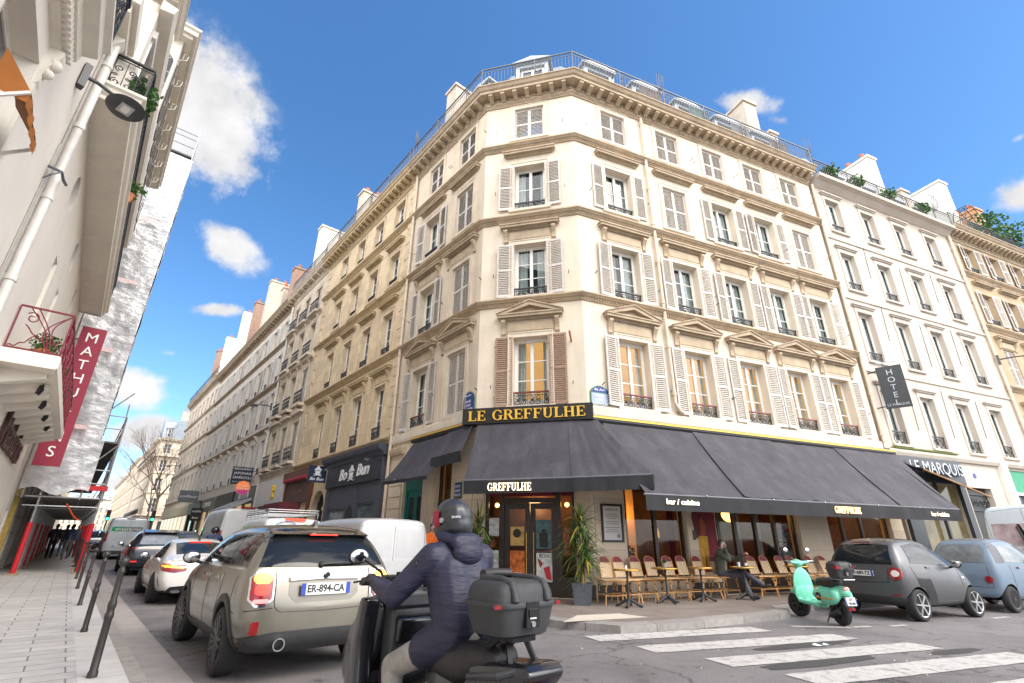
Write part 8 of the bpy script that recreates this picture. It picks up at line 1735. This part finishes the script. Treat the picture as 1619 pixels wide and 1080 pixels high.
def top_case(label, M, L, w, h, lens=False):
	t = thing("top_case", label, "case", M)
	def solid(rows, name, m, parent=t):
		b = MB(); n = 44; vs = []
		for k, z in rows:
			for i in range(n):
				a = 2 * pi * i / n; c, s = cos(a), sin(a); vs.append((abs(c) ** .42 * (1 if c >= 0 else -1) * L / 2 * k, abs(s) ** .42 * (1 if s >= 0 else -1) * w / 2 * k, z))
		fs = [(r * n + i, r * n + (i + 1) % n, (r + 1) * n + (i + 1) % n, (r + 1) * n + i) for r in range(len(rows) - 1) for i in range(n)] + [tuple(reversed(range(n))), tuple((len(rows) - 1) * n + i for i in range(n))]; b.add(vs, fs); return b.build(name, m, parent, M, smooth=42)
	solid([(.70, 0), (.80, .01), (.90, h * .3), (.955, h * .52)], "tray", M_case); solid([(1.0, h * .52), (1.01, h * .54), (1.01, h * .60), (.985, h * .62)], "rim", M_case); ld_ = solid([(.95, h * .62), (.93, h * .78), (.86, h * .92), (.72, h * .985), (.5, h)], "lid", M_case)
	for y in (-.26, .26):
		b = MB(); b.tube([(-L * .49, y * w, h * .63), (-L * .455, y * w, h * .80), (-L * .40, y * w, h * .945), (-L * .2, y * w, h * 1.005), (L * .3, y * w, h * 1.0)], .022 if not lens else .012, 8); b.build("lid_rib", M_case, ld_, M, smooth=50)
	b = MB(); b.box(-L * .515, -L * .44, -.045, .045, h * .18, h * .62); b.box(-L * .53, -L * .50, -.03, .03, h * .36, h * .5); b.build("latch", M_gloss, t, M); MB().box(-L * .52, -L * .515, -.022, .022, h * .33, h * .41).build("badge", M_whitep, t, M); MB().tube([(-L * .52, 0, h * .24), (-L * .53, 0, h * .24)], .014, 10).build("lock", M_chrome, t, M)
	for s in (1, -1): MB().box(-L * (.44 if not lens else .5), -L * (.40 if not lens else .25), s * w * (.49 if not lens else .30) - .018, s * w * (.49 if not lens else .30) + .018 + (.06 * s if lens else 0), h * (.53 if not lens else .58), h * (.60 if not lens else .76)).build("reflector", M_redl, t, M)
	return t
TCM = SM @ Tr(-.50, 0, .945); tcs = top_case("big dark grey hard top case mounted behind the scooter rider", TCM, .37, .43, .265); MB().tube([(.12, -.10, .285), (.14, 0, .29), (.12, .10, .285)], .026, 10).build("back_pad", M_leather, tcs, TCM, smooth=60); b = MB(); b.box(-.62, -.38, -.08, .08, .92, .942)
for s in (1, -1): b.bar((-.30, s * .10, .80), (-.48, s * .06, .925), .03); b.bar((-.62, s * .09, .80), (-.56, s * .06, .925), .025); pass; b.build("rack_plate", M_iron, ms, SM)
PJ = dict(head=(.10, 0, 1.53), neck=(.04, 0, 1.40), chest=(.02, 0, 1.22), hip=(-.06, 0, .90), sh=[(.03, .19, 1.31), (.03, -.19, 1.31)], el=[(.20, .34, 1.09), (.20, -.34, 1.09)], wr=[(.49, .325, 1.145), (.49, -.325, 1.145)], hp=[(-.02, .11, .86), (-.02, -.11, .86)], kn=[(.40, .20, .68), (.40, -.20, .68)], an=[(.30, .23, .38), (.30, -.23, .38)], toe=[(.46, .25, .34), (.46, -.25, .34)])
rd, V_ = person("person", "scooter rider seen from behind in a navy quilted jacket, grey jeans and dark helmet", SM, PJ, M_navy, M_jean, None, None, None, .013, .32, True, [Vector((.5, 0, -1)), Vector((.5, 0, -1))], 1.1, M_leather)
q = blob_mesh([('e', (-.085, 0, 1.335), (.06, .115, .075)), ('c', (-.06, .08, 1.40), (.06, .11, 1.43), .042, .035), ('c', (-.06, -.08, 1.40), (.06, -.11, 1.43), .042, .035), ('c', (-.06, .05, 1.41), (-.06, -.05, 1.41), .045, .045)], .010, 2, "hood"); q.materials.append(M_navy); link("hood", q, rd, SM)
MB().lathe([(.03, 0), (.03, .006), (.02, .008)], n=12, M=SM @ Tr(.06, .293, 1.27) @ Matrix.Rotation(-pi / 2, 4, 'X')).build("arm_badge", M_black, rd, Matrix())
HMX = SM @ Tr(.10, 0, 1.55) @ Rz(.42) @ Matrix.Rotation(radians(6), 4, 'Y'); q = blob_mesh([('e', (0, 0, .0), (.135, .122, .128)), ('e', (.03, 0, -.06), (.118, .112, .10)), ('e', (-.03, 0, -.05), (.105, .108, .105))], .009, 3, "helmet"); q.materials.append(M_helm); hl = link("helmet", q, rd, HMX)
def vis(u, v): a = radians(-78 + 156 * u); z = -.055 + .10 * v; r_ = .134 * sqrt(max(.2, 1 - (z / .16) ** 2)) + .006; return (r_ * cos(a) * 1.06, r_ * sin(a) * .95, z)
MB().grid(vis, 24, 6).build("visor", mat('red mirrored visor', (.35, .02, .05), .05, metal=.6), hl, HMX, smooth=80); text("lettering", "SHARK", .02, M_whitep, hl, HMX @ Rz(radians(-140)) @ Tr(0, -.133, -.01), .003); MB().lathe([(.018, 0), (.016, .008)], n=10, M=HMX @ Tr(.02, .118, -.02) @ Matrix.Rotation(-pi / 2, 4, 'X')).build("visor_pivot", M_steel, hl, Matrix()); MB().prism([(-.06, .128), (-.01, .135), (-.05, .12)], 'y', -.03, .03).build("vent", M_black, hl, HMX)
# ---- mint scooter at the kerb
VM = Matrix.Translation((6.30, 10.50, 0)) @ Rz(radians(90 + 5)); M_mint = mat('mint scooter paint', (.17, .60, .42), .3, var=.03, coat=.6); vs_ = thing("mint_scooter", "mint green retro scooter with a black top case parked by the kerb corner", "scooter", VM)
make_wheel(vs_, VM @ Tr(0, 0, .235), .235, .115, 'spoke', M_alloyd, 5, .60); make_wheel(vs_, VM @ Tr(1.25, 0, .235) @ Rz(.35), .235, .11, 'spoke', M_alloyd, 5, .60)
vp = lambda n, P, m=M_mint, vox=.012: part(n, P, m, vox, vs_, VM, 9)
vp("rear_body", [('c', (.42, .10, .50), (-.10, .11, .52), .10, .105), ('c', (.42, -.10, .50), (-.10, -.11, .52), .10, .105), ('c', (.30, 0, .58), (-.22, 0, .58), .14, .10), ('e', (.08, .14, .47), (.30, .09, .14)), ('e', (.08, -.14, .47), (.30, .09, .14))])
vp("leg_shield", [('c', (1.02, 0, .94), (.99, 0, .34), .055, .05), ('e', (.99, 0, .60), (.045, .225, .36)), ('e', (.97, 0, .45), (.045, .235, .20)), ('c', (.95, .16, .33), (.40, .15, .30), .04, .045), ('c', (.95, -.16, .33), (.40, -.15, .30), .04, .045), ('c', (.95, 0, .30), (.40, 0, .30), .05, .06)])
vp("front_mudguard", [('c', (1.30, 0, .47), (1.10, 0, .46), .085, .075), ('c', (1.34, 0, .46), (1.43, 0, .36), .08, .05)]); vp("handlebar_head", [('c', (1.0, 0, 1.03), (1.08, 0, 1.04), .075, .08), ('c', (1.0, .06, 1.04), (.96, .20, 1.06), .045, .028), ('c', (1.0, -.06, 1.04), (.96, -.20, 1.06), .045, .028), ('c', (1.02, 0, .98), (1.02, 0, .88), .05, .05)])
vp("seat", [('c', (.42, 0, .70), (-.05, 0, .73), .09, .10), ('c', (.38, .05, .69), (0, .05, .71), .08, .09), ('c', (.38, -.05, .69), (0, -.05, .71), .08, .09)], M_leather)
for s in (1, -1):
	MB().tube([(.965, s * .19, 1.06), (.92, s * .34, 1.065)], .019, 8).build("grip", M_black, vs_, VM); MB().tube([(1.0, s * .22, 1.08), (1.0, s * .34, 1.075)], .007, 5).build("brake_lever", M_chrome, vs_, VM); b = MB(); b.tube([(.99, s * .12, 1.08), (1.0, s * .20, 1.2), (.99, s * .24, 1.25)], .007, 6); b.ball((1.0, s * .25, 1.29), 1, 10, (.018, .055, .055)); mr_ = b.build("mirror", M_black, vs_, VM, smooth=60); MB().ball((.988, s * .25, 1.29), 1, 10, (.01, .047, .047)).build("mirror_glass", M_chrome, mr_, VM, smooth=60)
	MB().box(-.18, .30, s * .235 - .004, s * .235 + .004, .445, .462).build("stripe", mat('orange stripe', (.75, .25, .02), .4), vs_, VM); MB().lathe([(.075, 0), (.075, .006)], n=20, M=VM @ Tr(.24, s * .226, .47) @ Matrix.Rotation(-s * pi / 2, 4, 'X')).build("round_decal", M_black, vs_, Matrix()); text("lettering", "125", .05, M_whitep, vs_, VM @ Tr(.24, s * .236, .47) @ Rz(pi if s > 0 else 0), .003)
	MB().box(.985, 1.0, s * .09 - .03, s * .09 + .03, .60, .66).build("switch", M_gloss, vs_, VM)
MB().ball((1.13, 0, 1.05), 1, 10, (.03, .06, .06)).build("headlight", M_chrome, vs_, VM, smooth=60); MB().ball((-.27, 0, .62), 1, 10, (.04, .075, .06)).build("tail_light", mat('chromed red lens', (.6, .3, .26), .15, metal=.4), vs_, VM, smooth=60); MB().box(-.33, -.28, -.06, .06, .28, .33).build("reflector", M_redl, vs_, VM)
b = MB(); b.tube([(-.25, 0, .52), (-.32, 0, .30)], .03, 6); b.tube([(.15, .05, .3), (.16, .20, .03)], .014, 6); b.tube([(.15, -.05, .3), (.16, -.20, .03)], .014, 6); b.tube([(.15, .1, .15), (-.1, .1, .24)], .05, 8); b.build("stand", M_iron, vs_, VM); number_plate(vs_, rear(VM, -.33, 0, .43) @ Matrix.Rotation(radians(-10), 4, 'X'), "", .21, .14, ("GY", "748-BN")); b = MB(); b.tube([(-.05, .1, .80), (-.42, .1, .80), (-.42, -.1, .80), (-.05, -.1, .80)], .012, 6); b.build("carrier", M_chrome, vs_, VM)
top_case("small black top case with red lenses on the mint scooter's carrier", VM @ Tr(-.22, 0, .815), .36, .40, .29, True)
# ---- seated man on the telephone
HM = FR @ Tr(3.52, -.55, .13) @ Rz(radians(-62)); hs = dict(head=(.06, 0, 1.26), face=(1, -.1, -.05), neck=(.0, 0, 1.12), chest=(-.02, 0, .92), hip=(-.04, 0, .58), sh=[(.0, .17, 1.05), (.0, -.17, 1.05)], el=[(.26, .26, .90), (.26, -.24, .90)], wr=[(.50, .20, 1.02), (.165, -.13, 1.16)], hp=[(.02, .09, .55), (.02, -.09, .55)], kn=[(.46, .10, .60), (.46, -.06, .56)], an=[(.90, .02, .36), (.62, -.08, .10)], toe=[(1.06, .04, .34), (.80, -.08, .055)])
mn_, _ = person("person", "grey-haired man in an olive jacket on the telephone, legs crossed at a terrace table", HM, hs, mat('olive jacket', (.07, .075, .055), .8, var=.2, scale=8), mat('slate trousers', (.085, .085, .11), .85, var=.15), mat('greying brown hair', (.10, .07, .05), .8, var=.3, scale=40), None, None, .012, 0, True, [Vector((0, -.3, -1)), Vector((.2, .6, .4))])
MB().prism([(.10, .86), (.14, .9), (.13, 1.08), (.08, 1.1)], 'y', -.035, .035).build("shirt", mat('purple shirt', (.05, .03, .10), .8), mn_, HM); tag(MB().obox(HM @ Tr(.12, -.115, 1.245) @ Matrix.Rotation(.25, 4, 'Y'), .075, .012, .14).build("telephone", M_whitep), "white mobile telephone held to the seated man's ear", "phone")
# ---- people farther off
def walker(label, M, jm, tm, st=.25, hm=None, ph=1, group=None, h=1.0, nm="person"):
	a = st * ph; J = dict(head=(.02, 0, 1.63), neck=(0, 0, 1.48), chest=(0, 0, 1.25), hip=(0, 0, .92), sh=[(0, .18, 1.40), (0, -.18, 1.40)], el=[(-a * .5, .24, 1.13), (a * .5, -.24, 1.13)], wr=[(-a * .3 + .06, .24, .88), (a * .8, -.22, .90)], hp=[(0, .09, .90), (0, -.09, .90)], kn=[(a * .6 + .05, .09, .48), (-a * .3 + .05, -.09, .48)], an=[(a, .09, .09), (-a * 1.1, -.09, .12)], toe=[(a + .15, .1, .045), (-a * 1.1 + .13, -.1, .05)])
	return person(nm, label, M @ Matrix.Scale(h, 4), J, jm, tm, hm or M_hair, None, group, .022, .0, hairlen=.04)[0]
jk = [mat('dark coat', (.05, .052, .065), .8), mat('brown coat', (.22, .12, .08), .8), mat('navy coat', (.04, .06, .13), .8), mat('black puffer', (.035, .035, .04), .6), mat('teal scarf coat', (.05, .10, .11), .8)]
for i, (lb_, s, off, face, j, tmn) in enumerate((("pedestrian in a long dark coat, leftmost under the scaffolding", 38, -.55, 1, 0, 'dark'), ("pedestrian in a brown coat and light blue jeans under the scaffolding", 41, -.12, 1, 1, 'blue'), ("pedestrian in a navy jacket and grey trousers, middle of the covered walkway", 36.5, .12, 1, 2, 'grey'), ("pedestrian in black with a rucksack on the right under the scaffolding", 39, .40, -1, 3, 'dark'), ("small distant pedestrian in teal beyond the covered walkway", 47, .1, 1, 4, 'dark'))):
	walker(lb_, lane(s, off, z=.13 + zr(s), turn=0 if face > 0 else pi), jk[j], mat('trousers ' + tmn, dict(dark=(.02, .02, .025), blue=(.22, .34, .5), grey=(.16, .16, .17))[tmn], .85), .25, None, 1 if i % 2 else -1, "pedestrians under the scaffolding")
wk = walker("worker in an orange high-visibility jacket and blue cap, crossing behind the rider's helmet", lane(12.6, 7.75, z=.13, turn=pi), mat('fluorescent orange', (.85, .16, .01), .7, var=.1), mat('trousers dark', (.02, .02, .025)), .2, mat('blue cap', (.03, .05, .16), .8))
MR = lane(21.5, 4.15); mt = thing("motorbike", "dark motorbike of the hunched rider between the white coupé and the tall white van", "motorbike", MR)
for ax in (0, 1.35): make_wheel(mt, MR @ Tr(ax, 0, .3), .3, .13, 'spoke', M_alloyd, 5, .6)
part("motorbike_body", [('c', (-.25, 0, .78), (.5, 0, .75), .11, .13), ('c', (.5, 0, .8), (1.15, 0, .85), .14, .12), ('c', (.2, 0, .5), (1.0, 0, .5), .15, .13), ('c', (1.1, .3, 1.05), (1.1, -.3, 1.05), .025, .025)], M_scb, .02, mt, MR)
rr2 = {k: ([tuple(Vector(q) + Vector((.45, 0, .08))) for q in v] if isinstance(v[0], tuple) else tuple(Vector(v) + Vector((.45, 0, .08)))) for k, v in PJ.items()}
r2_, _ = person("person", "hunched motorcyclist in a dark blue jacket among the queueing traffic", MR, rr2, mat('blue rider jacket', (.02, .035, .10), .6), mat('trousers dark', (.02, .02, .025)), None, None, None, .02, .2, True, None, 1.1); MB().ball((.56, 0, 1.64), .14, 10).build("helmet", M_scb, r2_, MR, smooth=60)
# ================================================================== street furniture
M_bol = mat('dark brown bollard iron', (.030, .026, .026), .42, var=.25, scale=20)
bl = thing("bollard", "x", "bollard"); MB().lathe([(0.045, 0), (0.045, .04), (0.036, .06), (0.034, .50), (0.041, .52), (0.041, .55), (0.033, .57), (0.033, .60), (0.039, .62), (0.039, .65), (0.030, .68), (0.027, .92), (0.034, .94), (0.034, .96), (0.023, .98), (0.022, 1.0)], n=18).build("post", M_bol, bl, smooth=40); MB().ball((0, 0, 1.045), .050, 12).build("finial", M_bol, bl, smooth=80)
BO = [(7.05, "nearest dark iron bollard, at the bottom edge beside the gutter"), (10.35, "second bollard from the camera along the left kerb"), (14.2, "third bollard from the camera along the left kerb"), (18.3, "fourth bollard from the camera along the left kerb"), (22.0, "fifth bollard from the camera, just before the scaffolding's red pads"), (25.6, "sixth bollard, beside the first red scaffold pad"), (29, "seventh bollard, half hidden along the scaffolding"), (33, "eighth and farthest visible bollard beside the scaffolding")]
for i, (s, lb_) in enumerate(BO):
	M = Matrix.Translation(SL(s, .53, .13 + zr(s)))
	if i == 0: bl.matrix_local = M; WMAT[bl.name] = M; bl['label'] = lb_; bl['group'] = "iron bollards along the left kerb"
	else: dup(bl, M, lb_)
M_lamp2 = mat('dark grey lamp metal', (.045, .045, .05), .45, var=.15)
def wall_lamp(name, label, M, reach, drop=.0, disc=False):
	t = thing(name, label, "street lamp", M); b = MB(); b.box(-.07, .07, -.10, 0, -.24, .24); b.build("wall_box", M_lamp2, t, M)
	b = MB(); b.tube([(0, -.1, .02), (0, -reach * .35, .04), (0, -reach * .75, .0), (0, -reach, -.03)], [.035, .032, .03, .028], 8); b.build("arm", M_lamp2, t, M, smooth=60)
	if disc:
		Q = M @ Tr(0, -reach - .02, -.08) @ Matrix.Rotation(radians(10), 4, 'Y'); hd = MB().lathe([(.20, -.05), (.27, -.045), (.29, -.02), (.24, .03), (.1, .06), (.02, .07)], n=32).build("lamp_head", M_lamp2, t, Q, smooth=50); MB().box(-.12, .12, -.10, .10, -.062, -.05).build("frame", M_steel, hd, Q); MB().box(-.08, .08, -.055, .055, -.068, -.0625).build("diffuser", M_frame, hd, Q)
	else:
		Q = M @ Tr(0, -reach, -.08); hd = MB().lathe([(.22, -.08), (.24, -.05), (.2, .02), (.1, .08), (.03, .12)], n=20, M=Q).build("lamp_head", M_lamp2, t, Matrix(), smooth=50); MB().lathe([(.03, -.16), (.14, -.12), (.19, -.08)], n=18, M=Q).build("diffuser", M_frame, hd, Matrix(), smooth=60)
wall_lamp("street_lamp", "black disc street lamp on a curved arm over the white theatre wall", FW @ Tr(9.2, 0, 8.62) @ Rz(.35), .68, disc=True)
wall_lamp("street_lamp", "grey street lamp on the drainpipe between the hotel and the tan building", FR @ Tr(23.0, -.1, 9.7) @ Rz(.5), 1.7)
wall_lamp("street_lamp", "wall lamp high on the white-shuttered building along the left street", FL @ Tr(-23.2, 0, 9.6), 1.1); wall_lamp("street_lamp", "farther wall lamp at the crossing end of the left street", FL @ Tr(-60, 0, 9.5), 1.2)
# hotel sign
hs_ = thing("hotel_sign", "dark vertical hanging sign reading HOTEL beside the drainpipe", "sign", FR @ Tr(12.95, 0, 7)); QH = FR @ Tr(12.9, -.30, 6.95) @ Rz(radians(-62)); bd = MB().box(0, .80, -.05, .05, -.80, .82).build("sign_board", mat('slate sign', (.028, .032, .036), .45, var=.1), hs_, QH)
text("lettering", "HOTEL", .30, M_steel, bd, QH @ Tr(.40, -.06, .56), .02, vertical=.98); text("lettering", "LE MARQUIS", .12, M_steel, bd, QH @ Tr(.40, -.055, -.68), .01, width=.66)
b = MB(); b.tube([(12.9, 0, 7.65), (12.9, -.3, 7.65)], .025, 6); b.tube([(12.9, 0, 6.25), (12.9, -.3, 6.25)], .02, 6); b.build("bracket", M_iron, hs_, FR); b = MB(); b.bar((.05, 0, .98), (.75, 0, .98), .06, .03); b.bar((.2, 0, .82), (.2, 0, .98), .02); b.bar((.6, 0, .82), (.6, 0, .98), .02); b.build("sign_light", M_steel, hs_, QH)
# plants on the roofs
for i, (x, lb_) in enumerate(((13.9, "first potted bush on the hotel's roof balcony, nearest the corner building"), (15.8, "second potted bush along the hotel's roof balcony"), (18.2, "third potted bush along the hotel's roof balcony"), (20.9, "last potted bush on the hotel's roof balcony, by the white chimney"))): t_ = potted("roof_plant", lb_, FR @ Tr(x, -.22, 17.26), .42, 260, .14, h=.55, group="bushes along the hotel roof", seed=40 + i)
def bare_tree(label, M, h, seed, m, leafy=0):
	rnd = random.Random(seed); t = thing("tree", label, "tree", M); MB().tube([(0, 0, 0), (.04, 0, h * .2), (0, .05, h * .4)], [.16, .13, .11], 10).build("trunk", m, t, M, smooth=60); b = MB()
	def grow(p, d, L, r, n):
		q = p + d * L; mid = p.lerp(q, .5) + Vector((rnd.uniform(-1, 1), rnd.uniform(-1, 1), 0)) * L * .07; b.tube([p, mid, q], [r, r * .85, r * .65], 5 if n > 2 else 3)
		if n:
			for _ in range(3 if n > 2 else 2 + (rnd.random() < .5)):
				e = (d + Vector((rnd.uniform(-1, 1), rnd.uniform(-1, 1), rnd.uniform(-.25, .6))) * .62).normalized(); grow(q, e, L * rnd.uniform(.62, .85), r * .6, n - 1)
		elif leafy: leaf_ball(b, q, .2, .2, .2, leafy, .12, 1, rnd.randint(0, 9999))
	for k in range(4): a = k * 1.57 + rnd.random(); grow(Vector((0, .05, h * .4 - k * .12)), Vector((cos(a) * .55, sin(a) * .55, .9)).normalized(), h * .2, .075, 5)
	b.build("crown", [m, M_leaf], t, M); return t
M_bark = mat('pale plane bark', (.28, .21, .16), .9, var=.35, scale=4)
bare_tree("bare plane tree standing at the crossing in front of the stone corner block", Matrix.Translation(SL(66, 6.3, zr(66))), 12.5, 3, M_bark)
bare_tree("second bare tree in the gap beyond the crossing, farther from the camera", Matrix.Translation(SL(84, 7.4, zr(84))), 12, 12, M_bark)
for i, (x, s_) in enumerate(((27.5, 5), (30.0, 6))):
	potted("roof_shrub", ["straggly shrub on the tan building's roof terrace, left of the peach chimney", "dense shrub with reddish flowers on the tan building's roof"][i], FR @ Tr(x, -.2, 17.5), 1.0, 420, .2, h=1.1, seed=s_)
# trellis arch on that roof
b = MB()
for k in range(3): b.tube([(25.4 + 2.4 * (i / 12), -.2 + k * .3, 17.5 + 2.4 * sin(pi * i / 12) ** .5) for i in range(13)], .025, 5)
for i in range(1, 12, 2): b.bar((25.4 + .2 * i, -.2, 17.5 + 2.4 * sin(pi * i / 12) ** .5), (25.4 + .2 * i, .4, 17.5 + 2.4 * sin(pi * i / 12) ** .5), .03)
b.build("trellis", M_iron, R2, FR)
# traffic lights at the crossing
def traffic_light(label, M):
	t = thing("traffic_light", label, "traffic light", M); MB().tube([(0, 0, 0), (0, 0, 3.3)], .06, 8).build("pole", M_lamp2, t, M); bx = MB().box(-.15, .15, -.12, .12, 2.4, 3.3).build("signal_box", M_black, t, M)
	for i, m in enumerate((mat('lit green signal', (.05, .9, .4), .3, var=0, emit=(.02, 1, .35), estr=6), mat('dark amber lens', (.08, .05, .01), .3), mat('dark red lens', (.08, .01, .01), .3))): MB().lathe([(.10, 0), (.09, .03), (.0, .04)], n=16, M=M @ Tr(-.0, -.12, 2.56 + i * .29) @ Matrix.Rotation(pi / 2, 4, 'X')).build("lens", m, bx, Matrix(), smooth=60)
	return t
for s, off, lb_ in ((56, 5.35, "traffic light showing green to the right of the silver delivery van"), (58, 2.25, "traffic light showing green left of the silver delivery van, farther off")): traffic_light(lb_, Matrix.Translation(SL(s, off, zr(s))) @ Rz(atan2(DL.y, DL.x) - pi / 2))
# far cars closing the view
for i, (s, off, m_) in enumerate(((52, 1.9, M_bpaint), (60, 2.8, M_wpaint))):
	v = Car("far_car", ["dark car beyond the silver delivery van, seen on its left", "pale far car at the crossing, beyond the delivery van"][i], lane(s, off), E3, m_, [(.93, .37, .42), (3.74, .37, .42)], "cars queueing in the left street", 1); v.patch("rear_window", 'B', [(-.66, 1.10), (.66, 1.10)], [(-.55, 1.45), (.55, 1.45)], M_cglass, off=.005); v.wheels(.83, .37, .24, 'spoke', M_alloyd, 5)
# cobbled-in details: manhole, cable on the hotel wall, television aerials
b = MB(); c_ = to @ SR(2.2, -5.2); b.lathe([(.34, .001), (.34, .005), (.30, .0055), (.02, .0055)], c=(c_.x, c_.y, 0), n=32); struct(b.build("manhole_cover", mat('cast iron cover', (.10, .095, .09), .5, metal=.4, var=.4, scale=60, bump=.6, bscale=80), None, R0))
for x, z0_, z1_ in ((15.05, 12.4, 14.0), (17.4, 11.6, 13.5), (19.9, 12.2, 13.8), (15.0, 9.4, 11.0), (17.5, 8.6, 10.6), (19.9, 9.0, 10.8), (15.1, 5.6, 7.6), (17.4, 5.5, 7.5), (19.8, 5.7, 7.3)): MB().tube([(x, -.012, z0_), (x + .05, -.016, (z0_ + z1_) / 2), (x + .12, -.012, z1_)], .011, 4).build("cable", M_black, Hh, FR)
def aerial(parent, M, x, y, z):
	b = MB(); b.tube([(x, y, z), (x, y, z + 2.2)], .02, 5); b.bar((x - .6, y, z + 2.0), (x + .6, y, z + 2.0), .02)
	for i in range(7): b.bar((x - .55 + i * .18, y - .25, z + 2.0), (x - .55 + i * .18, y + .25, z + 2.0), .012)
	b.build("aerial", M_ironl, parent, M)
aerial(B, FR, 8.0, 2.5, 20.4); aerial(Y, FL, -9, 2.4, 20); aerial(W4, FL, -30, 2.6, 19.6); aerial(Hh, FR, 19.5, 2.2, 19.4)
